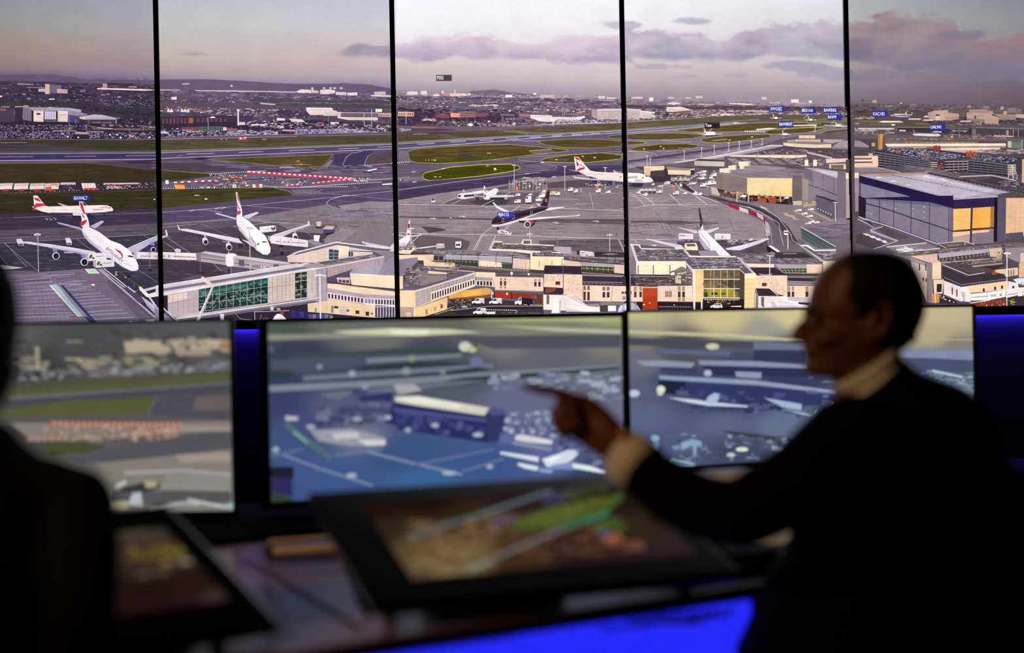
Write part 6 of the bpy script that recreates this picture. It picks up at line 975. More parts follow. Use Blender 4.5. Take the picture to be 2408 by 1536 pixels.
Q('e8c6aa','1362,830 1680,832 1682,1075 1600,1025 1500,955 1362,950');Q('d8b8a0','1500,832 1505,950 1680,1075 1680,1060 1510,940');K('1370,840 1670,840 1670,1000 1400,940',60,(4,12),(10,40),['eccdb4','debb9f'],154);Q('7a2c1c','1424,902 1470,902 1470,936 1424,936');Q('f0dccc','1420,898 1474,898 1474,902 1420,902');L('e6d4c4',1.4,'1362,830 1680,830');Q('3f2c34','1362,955 1500,955 1585,1035 1390,1035');L('e6dcd8',1.3,'1362,955 1500,957 1590,1036');Q('3f2c34','1575,1020 1655,1030 1600,1045');Q('e3d6d4','1350,1005 1390,1038 1660,1040 1680,1165 1350,1165');Q('7a6860','1415,1045 1445,1045 1445,1160 1415,1130');Q('8f7f7c','1360,1015 1385,1035 1385,1160 1355,1160');Q('efe4e2','1600,1045 1660,1040 1900,1140 1880,1165 1600,1165');Q('c6bcc8','1510,1095 1545,1095 1590,1160 1530,1160');Q('d8ccd0','1590,1060 1800,1130 1780,1165 1600,1165')
L('e0d0c4',1.8,'1504,625 1500,950');L('efe2da',1.5,'1470,625 1535,628')
Q('e8c4a8','1685,935 1960,935 1930,1120 1690,1080');C('3f3238','1680,990 1760,992 1760,1045 1680,1045',2,1, .62,1);C('a98c7c','1680,940 1760,940 1760,982 1680,982',2,1, .62,1);Q('b08c74','1868,940 1898,940 1898,985 1868,985');Q('3f3238','1868,990 1898,990 1898,1045 1868,1045');Q('c6bac8','1685,1045 1940,1055 1930,1105 1690,1085');Q('3a2e34','1790,1100 1930,1105 1900,1130 1800,1120');Z()
# left over roofs behind the head
Q('7a6d76','2180,480 2345,470 2345,720 2180,720')
# ---------------- fifth panel
S.view()
Q('6b5c60','2400,300 2560,305 2560,560 2400,560');Q('c9a684','2400,470 2560,455 2560,560 2400,565');G('b08e70', .5,'2400,470 2560,455 2560,560 2400,565',8,6);Q('5c4f56','2400,560 2560,555 2560,780 2400,780');Q('d8b49a','2400,620 2560,610 2560,690 2400,700');C('54464a','2410,630 2550,622 2550,680 2410,690',9,2, .4, .5)
K('2400,300 2560,300 2560,450 2400,460',160,(4,16),(1.5,4),['8a7c80','b5a09c','4f434a','c8b0a0','3f3640'],190);K('2400,565 2560,560 2560,610 2400,615',40,(6,20),(2,4),['9c8f96','4a4048','75697a'],191)
S.view(1980,220,5.486)
K('110,150 2348,170 2348,260 110,240',420,(10,60),(4,10),['5e4f57','4a3c45','7a686c','8f7a7a','3f333c'],160)
for x, y, w, h, c in ((345,108,55,36,'c09a90'),(200,98,40,26,'5d5661'),(700,140,22,16,'d8b8a4'),(820,160,90,22,'94797a'),(1560,178,44,26,'b08a80'),(1770,185,70,30,'9c8080'),(1985,190,40,40,'b89a8c'),(2070,205,110,60,'8f7a7c'),(2180,215,75,60,'7a6a70'),(505,180,100,12,'a08c90')): Q(c,[(x, y),(x+w, y),(x+w, y+h),(x, y+h)])
A('pictured_hangar','far hangars with orange lit gables')
Q('6a5a60','1370,235 1550,225 1550,320 1460,330 1370,300');Q('c39c8c','1055,268 1150,240 1310,235 1315,268 1450,285 1450,350 1330,368 1140,368 1060,340');Q('a88c88','1055,270 1140,262 1135,360 1060,335');G('cbb0a4', .5,'1060,275 1135,270 1135,355 1062,335',6,0);Q('cdb4a8','1160,290 1200,290 1200,368 1160,368');Q('4a3a44','1152,290 1202,290 1202,310 1152,310');G('8f7470', .5,'1280,330 1450,320 1450,350 1280,360',1,4)
Q('b89a8e','1550,268 1870,275 1870,300 1965,330 1955,415 1780,415 1780,395 1550,375');Q('8f7a74','1550,345 1780,355 1780,395 1550,375');Q('5a4a54','1645,308 1672,308 1672,348 1645,348');Q('a88a80','1580,230 1820,225 1830,278 1580,268');L('8a5a64',1,'1680,318 1765,300');Q('c39c88','2020,248 2065,248 2065,290 2020,288');Q('a88a80','1890,285 2180,290 2180,360 1970,355 1965,325');C('7c6468','1975,320 2175,322 2175,355 1975,350',14,2, .6, .4);Q('c3a08a','2180,285 2320,292 2335,345 2180,330');Q('b39080','1830,245 1890,250 1890,290 1830,285')
Z()
Q('5a4c50','110,270 1050,250 1050,430 110,420');K('110,320 350,322 350,350 110,345',50,(12,50),(5,12),['b8a49c','6a5a60','d0bcb0'],161)
Q('5a5636','150,378 430,375 760,390 1350,425 1500,455 900,440 640,420 160,390');K('180,378 700,395 1300,430 300,395',60,(60,240),(3,7),['6a6a38','5f5238','746c40'],162);Q('5e5638','150,450 250,435 400,445 380,470 170,480');L('8f9a48',1,'160,372 450,375');L('8f9a48',1,'900,405 1380,440 1400,452')
Q('6a5b66','110,385 430,400 640,430 600,440 110,450');Q('62545e','1380,430 2348,430 2348,470 1420,460')
A('pictured_airliner','line of distant parked airliners near the far hangars')
def jet(x, y, L, h, tail, body='d0bcb8', flip=False):
    f = -1 if flip else 1
    Q(body,[(x, y-h*.4),(x+f*L*.85, y-h*.5),(x+f*L, y),(x+f*L*.85, y+h*.4),(x, y+h*.3)]);Q(tail,[(x-f*6, y-h*1.9),(x+f*4, y-h*1.9),(x+f*L*.14, y-h*.4),(x-f*2, y)])
for a in ((800,352,175,22,'a83848'),(985,365,150,22,'a83848'),(1465,380,150,22,'8f3a48'),(1740,405,120,18,'7fa070','8aa07a', True),(780,292,170,22,'c9a8a8','c8bcb8', True),(850,298,80,18,'c0a0a0','b8aca8', True),(1000,320,60,26,'3f3a4a'),(735,386,310,26,'3f4a60','d8cfc0', True)): A('pictured_airliner'); jet(*a)
K('570,300 780,305 780,325 580,322',12,(30,90),(6,12),['d0c6c4','a8a0a2'],163);E('d8cdbc',610,425,28,10);K('1390,400 1960,410 1960,430 1400,425',60,(8,30),(5,12),['c8b0a8','5a4a50','a84a50'],164);K('110,395 160,400 160,415 110,410',6,(14,34),(6,12),['c86a58','d8c8c0'],165)
Z()
A('pictured_terminal','long dark satellite terminal in the distance')
Q('a8969a','150,462 600,462 640,450 640,485 600,490 160,485');Q('d8c4b8','160,465 600,468 600,480 160,478');Q('3b353f','620,455 1080,455 1570,470 1570,548 1300,535 640,500');Q('8f8088','660,450 1080,455 1570,470 1570,478 1080,464 660,460');Q('463e48','1670,462 2150,472 2348,480 2348,575 1670,545');Q('8a7c84','1665,455 2150,465 2150,472 2348,478 2348,486 1665,466');G('5d545e', .5,'1690,480 2140,488 2140,560 1690,540',40,4);Q('342d38','1575,475 1670,470 1670,560 1575,550');L('b0a8b0',1,'2208,475 2208,580');L('b0a8b0',1,'2145,475 2145,570');G('c0b4b8', .6,'1620,480 1665,480 1665,580 1620,580',2,6);K('1340,485 1560,490 1560,530 1340,525',24,(12,50),(3,7),['8f8890','cfc8cc'],166);Q('a89488','2055,495 2085,495 2085,560 2055,560');Q('6a5a5c','640,450 665,445 665,500 630,520')
Z();A('pictured_airliner','white airliner taxiing before the satellite terminal')
Q('dccdc6','850,545 900,535 1180,540 1222,560 1180,572 950,572 880,560');Q('9a6a70','862,500 880,505 915,540 870,545');Q('8a7c80','850,478 865,482 885,508 870,508');Q('c9bdb8','1150,505 1230,510 1225,525 1090,520');Q('3c323c','1010,572 1110,572 1070,590 1030,585');L('8a7a90', .8,'1110,548 1170,550');Q('cfc0bc','690,488 770,492 765,510 680,505'); jet(115,500,300,24,'8a8fa8','c0b4b8')
A('flight_label','blue call sign tag above the far terminal');Q('35329a','342,248 538,245 538,322 342,324');X('dcd8f0',348,304,42,'KAC102', .74)
A('flight_label','blue call sign tag above the white airliner at the far terminal');Q('33309a','1080,415 1277,415 1277,495 1080,495');X('dcd8f0',1086,472,42,'UAL941', .74);Z()
K('110,480 620,500 620,540 110,560',90,(14,60),(4,10),['b0a09c','4f434a','8a7c80','d0c0b8'],167);Q('6a5c66','110,540 860,560 1350,590 2348,600 2348,640 1000,620 110,600');K('1280,540 2100,560 2100,620 1250,600',180,(10,50),(4,12),['9a8a88','5a4c52','c0aca4','7a6c70','8a4a40'],168);K('500,590 1350,595 1350,620 500,620',80,(14,70),(4,10),['8a7c80','5a4a54','b5a09c'],169)
Q('7a6e60','500,625 1700,640 1690,670 520,680');C('9a8c74','740,645 1660,645 1660,665 740,665',14,1, .8, .8); 
for x, y in ((770,598),(1328,590),(475,615),(1640,608)): Q('a04a30',[(x, y),(x+66, y),(x+62, y+26),(x+4, y+26)])
Q('c8b0a0','1345,572 1375,572 1375,592 1345,592');Q('c9b4a8','1890,560 2150,568 2150,580 1890,575')
A('pictured_water_tower','ochre round shaft tower with flared top')
Q('b8803c','395,535 488,535 472,575 468,740 412,740 414,575');Q('c9944c','440,540 488,537 470,578 466,740 445,740');Q('8f5f30','395,535 488,535 486,545 397,545');Z()
A('pictured_terminal','round domed roof and low offices at the panel edge');Q('9a8c94','110,625 180,630 290,690 300,720 110,705');Q('5a4e58','110,705 300,715 300,745 110,735');Q('c09a60','325,655 375,655 375,700 325,700');Q('4a4050','300,650 330,650 330,740 300,740')
A('pictured_terminal','cream and grey office slabs beyond the car park')
Q('e6cdb4','500,668 2048,662 2050,695 530,702');Q('9a8488','530,702 2048,695 2045,720 540,725');C('c9a898','1230,715 1980,712 1980,735 1230,740',1,2,1, .4);Q('dcc0a8','1215,725 1975,715 1970,740 1215,770');Q('b8a098','1215,750 1900,745 1880,775 1215,790');Q('9a6a58','1035,708 1215,695 1215,785 1035,770');Q('b84c2c','1185,700 1218,700 1216,785 1185,785');Q('d8a868','860,715 1030,712 1030,755 860,745');Q('8a7070','540,720 860,722 860,745 540,740')
Q('c4b4a0','2072,635 2122,635 2120,720 2072,715');Q('4f6058','2120,640 2240,640 2240,730 2120,725');G('8a9a8c', .6,'2120,650 2235,650 2235,725 2120,722',8,4);Q('8a8280','2242,620 2268,620 2268,740 2242,740');Q('7a7474','2300,635 2348,635 2348,745 2300,745');K('1700,740 2348,740 2348,800 1720,790',110,(20,80),(4,12),['b8a49c','5f5258','d8c6bc','7a6c70'],170)
A('pictured_car_park','multi storey car park with rows of cars on its roof')
Q('3c3646','330,760 440,735 1000,725 1560,790 2348,860 2348,930 2070,925 1560,850 1200,890 1085,885')
K('420,740 1000,735 1560,830 1120,885',640,(14,34),(5,11),['b0a8ba','7d7590','453f55','d0cad8','5a5370','2e2938'],171);K('1560,790 2200,850 2160,920 1600,860',220,(14,34),(5,11),['a8a0b2','7d7590','453f55','c8c0ce','2e2938'],172)
Q('36303c','340,790 415,790 1085,915 1175,985 1085,985 760,990 420,960');Q('2f2a36','340,765 1085,890 1085,990 700,985 400,960 400,800')
for k in range(6): L('8f8a98',1.4,[(345+k*12,770+k*34),(1085,890+k*22)])
for k in range(11): L('6a6474', .8,[(440+k*62,800+k*9),(440+k*62,940+k*5)])
Q('4a3a3c','1085,895 1175,890 1175,1000 1090,985'); 
for k in range(4): L('d8b8a0',1.6,[(1085,905+k*24),(1172,912+k*26)])
Q('5a2a30','1180,898 1262,898 1262,1008 1180,1000');K('1190,910 1255,910 1255,995 1190,990',14,(10,30),(6,16),['a8808a','3a1c28'],173);Q('2f2630','1270,890 1570,890 1560,1025 1265,1020')
for k in range(4): L('c0aeb0',1.6,[(1268,898+k*35),(1568,892+k*33)])
for k in range(6): L('9a8e94',1.1,[(1325+k*58,895),(1325+k*58,1020)])
Q('302a36','1570,870 2070,935 2070,1080 1570,1030')
for k in range(5): L('8f8a98',1.4,[(1570,880+k*32),(2070,940+k*28)])
for k in range(5): L('6a6474', .8,[(1640+k*90,885+k*10),(1640+k*90,1040+k*8)])
Q('8a7468','2070,935 2175,930 2175,1080 2070,1080'); 
for k in range(5): L('e0c4a8',1.6,[(2070,945+k*28),(2175,940+k*28)])
for x, y, w, h in ((645,768,60,22),(1000,822,55,24),(1580,760,30,80),(1625,768,32,72),(1540,765,30,70)): Q('b04a2c',[(x, y),(x+w, y),(x+w, y+h),(x, y+h)])
for x in (1125,1150,1180): Q('8a4030',[(x,690),(x+20,690),(x+20,775),(x,775)])
A('pictured_pylon','white lattice cone frame beside the car park');L('c9bcc0',1.6,'2120,935 2075,1110');L('c9bcc0',1.6,'2125,935 2190,1060 2190,1130');L('d8ccce',1.8,'2128,935 2140,1130');L('b0a4a8',1.2,'2120,935 2180,990 2100,1060 2185,1110');L('b8acb0',1.2,'2095,1030 2170,990')
A('pictured_building','ochre slab tower at the frame edge of the picture');Q('cfa884','2255,865 2348,870 2348,1170 2250,1165');Q('4a4048','2180,885 2250,865 2250,1060 2185,1060');Z()
Q('dcb8a0','110,825 410,822 415,940 400,968 110,960');Q('8a5c5c','110,850 330,848 330,872 110,872');Q('8a5c5c','110,895 340,892 340,915 110,918');Q('f0d8c4','110,875 330,873 330,888 110,892');Q('c89e90','290,790 345,790 345,825 290,825');Q('5a4c50','0,870 60,870 60,1030 0,1030');Q('bfa99c','110,960 400,960 400,975 110,985')
Q('58505a','400,970 780,950 1060,985 1440,1060 2348,1240 2348,1280 1100,1090 700,1030');Q('6e636e','770,950 1180,985 1470,1080 1440,1110 1040,1050 760,1000');L('cbc0c8',1.2,'400,970 700,1035');Q('8a7e88','110,975 400,975 690,1035 110,1040');K('770,960 1300,1010 1400,1070 1000,1040',40,(20,80),(3,7),['8d828c','55494f','9d929b'],174);K('1330,1030 1460,1040 1460,1060 1340,1050',6,(14,40),(6,12),['d8ccc8','8a7e84'],175)
L('2f2934',2.4,'1050,1040 2348,1305');L('8f858f',1,'1050,1030 2348,1292');D('b8aeb6',2,'1060,1055 2348,1320',1,9);Q('463c44','1460,1110 1950,1100 2348,1190 2348,1290 1900,1200');K('1920,1120 2348,1170 2348,1270 2000,1210',90,(14,50),(5,14),['6a5e64','8d8086','3a3238','a39a9c'],176);Q('6a4a44','1480,1115 1880,1100 1700,1145 1560,1140')
L('d0c4c8',2.6,'1450,1090 1865,1072');L('d0c4c8',2.6,'1865,1072 2180,1140');D('6a5e68',1.2,'1450,1090 1865,1072',1.5,2);D('6a5e68',1.2,'1865,1072 2180,1140',1.5,2)
A('pictured_hangar','large dark edged hangar with pale ribbed roof and golden doors')
Q('b0a4b2','175,1075 600,1048 1040,1055 2100,1290 1945,1310 1945,1355 1380,1385');Q('c4bac8','320,1090 1040,1070 1900,1270 1500,1360 1300,1350')
for k in range(20): L('968a9a', .9,[(280+k*58,1090+k*15),(880+k*58,1082+k*12)])
L('7f7484',1.4,'560,1065 1945,1330'); 
for x, y in ((385,1095),(565,1140),(770,1190),(990,1075),(1200,1115),(1240,1132)): Q('e8d4c4',[(x, y),(x+65, y),(x+65, y+12),(x, y+14)])
Q('b08a78','170,1050 1040,1030 1040,1050 180,1075');Q('d8c4b0','110,1040 165,1040 165,1105 110,1105');Q('9a8c98','110,1105 165,1105 172,1536 118,1536')
Q('281c46','170,1075 1380,1385 1370,1500 700,1310 170,1165');Q('33264e','1380,1385 1945,1352 1945,1460 1370,1500');Q('1c1430','1900,1355 1945,1352 1945,1536 1910,1536');Q('8a8096','190,1175 700,1310 1370,1500 1370,1545 190,1545')
S.view(1980,480,5.119)
Q('6f677f','150,-70 1280,0 1285,480 1090,480 150,160');Q('877d92','240,-45 1240,60 1240,460 1100,470 240,165')
Q('281c46','150,-60 1280,-90 1285,65 1000,-10 150,-60');Q('28202e','150,-90 240,-50 230,190 150,150')
for x, y0, y1 in ((400,-50,235),(572,-40,300),(778,-20,375),(998,0,460),(1228,50,460)): L('3c3444',1.6,[(x, y0),(x-4, y1)])
L('3c3444',2.6,'240,5 400,50 578,105 778,175 998,245 1228,322 1280,340')
for x, y in ((258,118),(300,130),(455,20),(592,68),(800,68),(798,130),(935,45),(935,108),(932,172)): L('c9bfd0',1,[(x-12, y-3),(x, y+3),(x+12, y-3)])
Q('33264e','1280,-10 1770,-60 1775,40 1285,70');Q('e8b060','1282,72 1490,62 1485,315 1280,328');Q('e6a040','1515,60 1725,45 1720,290 1505,302');Q('a8784c','1725,45 1770,42 1765,285 1720,290');Q('433444','1490,62 1512,60 1500,480 1478,480');Q('5a3c30','1280,328 1765,285 1765,305 1280,348');Q('b89a94','1275,348 1480,335 1475,470 1275,460');Q('e0b890','1275,348 1480,335 1478,370 1300,400 1275,400');Q('857888','1505,330 1760,305 1760,480 1500,490');Q('dcae84','1505,330 1720,318 1700,345 1505,365');Q('1e1824','1770,-60 1815,-60 1805,460 1765,460');Q('5f5568','1810,-60 1912,-60 1905,450 1803,460')
Q('dcae88','1912,-60 2192,-60 2192,400 1905,435');G('c49874', .5,'1912,-50 2192,-55 2192,400 1905,430',5,22);Q('5f5564','1905,365 2110,345 2120,400 2192,395 2192,420 1905,440');Z()
Q('6a5e6c','120,180 440,280 1100,490 1090,560 500,620 100,600');Q('5d525e','120,190 300,300 120,360');Q('8f8490','150,165 340,225 260,250');Q('4b4258','195,205 300,210 330,290 240,235');L('cdbfc6',1.4,'140,190 270,255 330,295');L('d8ccd0',1.6,'150,165 600,310 1090,490');Q('5a4f58','350,300 440,285 770,410 620,445 560,430');Q('b3a6ae','285,315 440,275 440,288 310,325 580,430 620,440 600,460 290,350');Q('50464e','120,380 190,350 480,500 320,545 120,480')
for k in range(4): Q('dcdfe6' if k else 'e0c0a8',[(190+k*75,362+k*28),(255+k*72,365+k*28),(300+k*65,385+k*30),(240+k*72,392+k*28)])
L('b8aab0',2,'330,550 625,448');Q('8a7c86','480,525 960,475 1110,545 620,600');Q('e0c4b4','480,520 960,470 960,482 490,530');Q('d8dae2','590,545 700,515 830,560 700,580 620,575');K('560,530 900,510 900,560 640,580',26,(30,110),(5,12),['a79ca6','d0cad2','75697a'],180);L('e8d0c0',2,'620,595 1120,542')
L('cbbec0',1.6,'1090,485 1400,455 1530,495');Q('6a5c54','1110,490 1400,462 1500,495 1200,525');Q('8f7a68','1200,500 1380,490 1340,512 1220,520');L('cbbec0',1.4,'1090,485 1200,540');L('dcc8bc',1.2,'1420,460 1420,505')
A('pictured_terminal','pier building with slotted glazing behind the man')
Q('77696f','560,600 1180,545 2060,470 2192,500 2192,540 1860,530 1500,590 760,640');K('700,590 2030,490 2030,520 760,630',120,(20,100),(4,10),['9a8c90','544850','b5a7aa','453a42'],181);Q('d8b09c','760,635 940,620 1090,605 1090,695 950,700');G('a98474', .6,'940,622 1090,606 1090,690 945,690',3,0);Q('b5a8b4','1100,605 1700,545 1700,590 1115,660');Q('443c3c','1110,662 1700,592 1700,630 1120,700');C('7c8458','1120,672 1700,602 1700,620 1125,690',12,1, .7, .45);G('b5a8a4', .9,'1110,662 1700,592 1700,630 1120,700',13,0);Q('d0ac98','1700,545 1860,530 1860,650 1720,640');L('d8b8a0',1.5,'1140,712 1860,655');Q('8a7468','1440,720 1870,670 1870,690 1450,740');Q('b89a84','1500,750 1870,712 1870,728 1520,765');K('1150,690 1860,640 1860,700 1160,740',70,(8,50),(4,9),['a5938a','4a3c40','d0b8a4'],182)
Q('8f8490','560,600 760,640 970,720 975,750 780,690 560,620');Q('cab0a4','770,655 970,725 960,1180 780,760');Q('a8969a','770,650 965,720 960,760 780,700'); 
for x in (868,945): Q('4a3c3c',[(x,720),(x+14,722),(x+14,810),(x,805)])
for x, y in ((912,890),(948,900)): Q('3f3438',[(x, y),(x+16, y),(x+16, y+44),(x, y+40)])
Q('c9b0a8','965,700 1100,685 1130,712 1135,905 1030,910 1030,1080 1060,1190 960,1180');Q('ecc49c','1030,715 1135,712 1132,905 1028,905');Q('c9b4b0','970,690 1090,682 1135,708 1030,715');Q('8f8080','965,700 1030,715 1025,1180 958,1180');Q('e0c0a4','1040,915 1165,912 1150,1080 1050,1080');Q('2f282c','1082,968 1142,965 1140,1062 1080,1065');Q('d07a34','1020,1080 1120,1085 1110,1190 1025,1190');Q('d8ccc8','1058,1085 1070,1085 1070,1195 1058,1195');Q('3a2c34','1110,1090 1300,1160 1330,1200 1115,1200');K('1120,1095 1230,1150 1300,1190 1120,1140',10,(10,20),(10,18),['efe4e0'],183)
A('pictured_terminal','flat dark roofed block with pale window walls')
Q('3e3640','1135,745 1440,880 1460,870 1655,830 1900,850 1935,915 1370,1000 1165,925');Q('4a414c','1190,735 1500,840 1650,820 1640,840 1470,870');L('d0bfb4',1.8,'1150,735 1465,862 1655,832');L('a8989a',1.1,'1165,885 1370,975 1930,905'); 
for k in range(16): L('8a7c80', .6,[(1385+k*34,972-k*4),(1385+k*34,995-k*4)])
Q('dccaca','1165,925 1365,1000 1365,1175 1165,1090');Q('5a4c54','1258,1005 1275,1010 1275,1095 1258,1090');Q('5a4c54','1312,1028 1328,1033 1328,1120 1312,1115');Q('e8c4a0','1460,990 1930,930 1935,1030 1660,1060 1460,1075');Q('e8d8d4','1365,1005 1460,992 1460,1070 1400,1085 1395,1170 1365,1175'); 
for x, y in ((1640,1020),(1775,1000),(1858,985)): Q('5a2c24',[(x-10, y),(x+14, y-2),(x+14, y+38),(x-10, y+40)])
Q('6a4038','1600,765 1790,820 1790,855 1735,850');Q('a8523c','1740,820 1790,815 1790,855 1745,855');Q('d8b898','1770,800 2050,770 2050,860 1900,880 1890,850 1790,830');C('4a3a38','1920,800 2015,795 2015,865 1925,870',3,1, .35, .95);Q('3f343a','1600,760 1880,740 1880,760 1770,800');Q('9a8c92','1900,540 2192,525 2192,590 2080,600 2080,720 1900,640');Q('d8b49c','2080,600 2192,590 2192,700 2075,710');Q('d8ac88','2065,715 2192,700 2192,880 2060,890');G('b88e70', .5,'2065,720 2192,705 2192,880 2060,885',3,0);Q('5a4c58','1890,640 2070,715 2060,740 1890,665')
K('1800,560 1870,560 1860,670 1800,670',24,(6,30),(6,20),['c8a894','5a4a4c','e0c4b0'],184)
Q('d0d4e0','1990,915 2050,898 2130,895 2192,905 2192,970 2130,985 2050,960');L('a8acc0', .8,'2050,960 2060,920');X('8a8490',2068,985,40,'TH', .6, .35,0);Q('e0d4d0','1935,935 2050,955 2060,1020 1935,1030');Q('4a3c40','1980,990 2008,990 2008,1020 1980,1020')
A('pictured_jet_bridge','white boarding bridge with red stripe and bank lettering')
Q('efe4e0','1490,1085 1680,1065 1900,1035 1900,1120 1700,1160 1490,1165');Q('e6d8d4','1900,1035 2050,1010 2150,1005 2190,1030 2180,1110 2060,1145 2050,1100 1905,1135');Q('c0b4b4','1365,1065 1410,1060 1490,1085 1485,1185 1400,1175');E('e8dedc',1450,1080,36,12);Q('ddd2d0','1415,1080 1486,1080 1486,1175 1415,1172');L('b04a58',1.5,'1495,1128 1690,1110');L('b04a58',1.5,'1900,1098 2045,1078');X('6f6270',1722,1122,30,'HSBC', .8,-.08);E('c83a48',1845,1097,24,15);Q('efe4e0','1822,1085 1845,1097 1822,1108');Q('efe4e0','1868,1085 1845,1097 1868,1108');L('a89a98', .8,'1680,1065 1680,1160');L('a89a98', .8,'1905,1035 1905,1125');C('5a4448','2085,1050 2180,1035 2180,1110 2085,1120',2,2, .22, .45)
Q('8a3a28','1490,1200 1700,1165 1900,1150 1905,1250 1620,1255');K('1600,1180 1880,1170 1880,1240 1610,1240',20,(12,26),(16,34),['d8b8a0','4a241c','b06a50'],185);L('efe4e0',1.6,'1480,1195 1710,1160');Q('3a343c','1905,1130 2192,1100 2192,1260 1905,1260');K('1960,1140 2010,1150 2010,1220 1960,1210',12,(20,50),(5,9),['c0b838','8a8830'],186);L('d8d0c8',2.4,'1918,610 1916,1230');L('efe6e0',2,'1885,600 1962,600'); 
for x in (1890,1908,1928,1950): E('f4ece6', x,595+abs(x-1918)*.3,12,8)
A('flight_label','tag cut off by the frame edge in the pictured sky'); S.view();Q('4a454a','2399,178 2450,178 2450,193 2399,193');X('d8d4d8',2401,190,8,'L7', .7);Z()
# ================================================================ the video wall as built things
M_BEZ = mat('black_bezel_plastic', '08080a', .35, spec=.4); M_CASE = mat('display_casing', '0a0a0c', .6)
wl = ['tall wall display at the dim end showing a lavender roof and two airliners',
      'tall wall display showing an oncoming jumbo jet and a long green glazed bay',
      'tall bright wall display showing a dark liveried airliner above sunlit terminal roofs',
      'tall bright wall display showing a golden fronted hangar and an airliner parked tail on',
      'tall dim wall display behind the pointing man showing a car park and hangar']
panels = []
def wp(s_, z, d=0): return WO + WU * s_ + Vector((0, 0, z)) + WN * d
for i in range(5):
    k = i - 1; base = wp((k+.5)*PW, ZB)
    e = empty('video_wall_display', base, wl[i], 'screen', 'video wall displays'); panels.append(e)
    a, b, c, d = k*PW+.0004, (k+1)*PW-.0004, ZB, ZB+PH; ia, ib, ic, id_ = S.rects[i]
    m = MB(); fr = .012
    for (s0, s1, z0, z1) in ((a, ia, c, d), (ib, b, c, d), (ia, ib, c, ic), (ia, ib, id_, d)):
        m.quadbox([wp(s0, z0, -.03), wp(s1, z0, -.03), wp(s1, z1, -.03), wp(s0, z1, -.03)], [wp(s0, z0, fr), wp(s1, z0, fr), wp(s1, z1, fr), wp(s0, z1, fr)])
    m.build('bezel', M_BEZ, e)
    m = MB(); m.quadbox([wp(a+.01, c+.01, -.07), wp(b-.01, c+.01, -.07), wp(b-.01, d-.01, -.07), wp(a+.01, d-.01, -.07)], [wp(a+.002, c+.002, -.004), wp(b-.002, c+.002, -.004), wp(b-.002, d-.002, -.004), wp(a+.002, d-.002, -.004)])
    m.build('housing', M_CASE, e)
S.flush(panels)
# the wall that carries them
M_WALL = mat('dark_painted_wall', '1a1a20', .7, bump=.2); M_FLOOR = mat('dark_carpet_floor', '0c0c10', .95, bump=.5, scale=200)
def struct(name, m, material):
    o = m.build(name, material); o['kind'] = 'structure'; return o
m = MB(); m.quadbox([wp(-2.5, -CAMZ, -.3), wp(5.5, -CAMZ, -.3), wp(5.5, 2.0, -.3), wp(-2.5, 2.0, -.3)], [wp(-2.5, -CAMZ, -.075), wp(5.5, -CAMZ, -.075), wp(5.5, 2.0, -.075), wp(-2.5, 2.0, -.075)])
struct('wall_back', m, M_WALL)
fl = MB(); fl.box((0.3, 2.2, -.05), (8.6, 7.4, .1)); struct('floor', fl, M_FLOOR)
# blue wash: an LED strip under the displays shining down the wall
M_LED = bpy.data.materials.new('blue_led'); M_LED.use_nodes = True; nt = M_LED.node_tree; nt.nodes.clear()
o_ = nt.nodes.new('ShaderNodeOutputMaterial'); e_ = nt.nodes.new('ShaderNodeEmission'); e_.inputs[0].default_value = (.05, .025, 1, 1); e_.inputs[1].default_value = 240; nt.links.new(e_.outputs[0], o_.inputs[0])
M_DARK = mat('black_plastic', '060607', .4, spec=.35); M_MATT = mat('matt_black_panel', '050506', .7, spec=.2)
def vquad(m, a, b, z0, z1, t):
    """upright slab from a to b (floor points), z0 to z1, thickness t away from the lens"""
    a = Vector(a); b = Vector(b); d = (b-a).normalized(); n = Vector((-d.y, d.x, 0))*t
    A = [Vector((p.x, p.y, z)) for p, z in ((a, z0), (b, z0), (b, z1), (a, z1))]
    m.quadbox(A, [v+n for v in A])
# LED profile under the displays
led = empty('led_light_bar', wp(1.2, ZB-.02), 'blue light bar under the tall wall displays washing the wall below', 'light')
def bar(s0, s1, z0, z1, d0, d1): m = MB(); m.quadbox([wp(s0, z0, d0), wp(s1, z0, d0), wp(s1, z1, d0), wp(s0, z1, d0)], [wp(s0, z0, d1), wp(s1, z0, d1), wp(s1, z1, d1), wp(s0, z1, d1)]); return m
bar(-1.6, 5, ZB-.010, ZB-.002, -.072, -.02).build('aluminium_profile', M_DARK, led)
bar(-1.6, 5, ZB-.024, ZB-.010, -.026, -.02).build('front_lip', M_DARK, led)
bar(-1.6, 5, ZB-.014, ZB-.011, -.069, -.062).build('diffuser', M_LED, led)
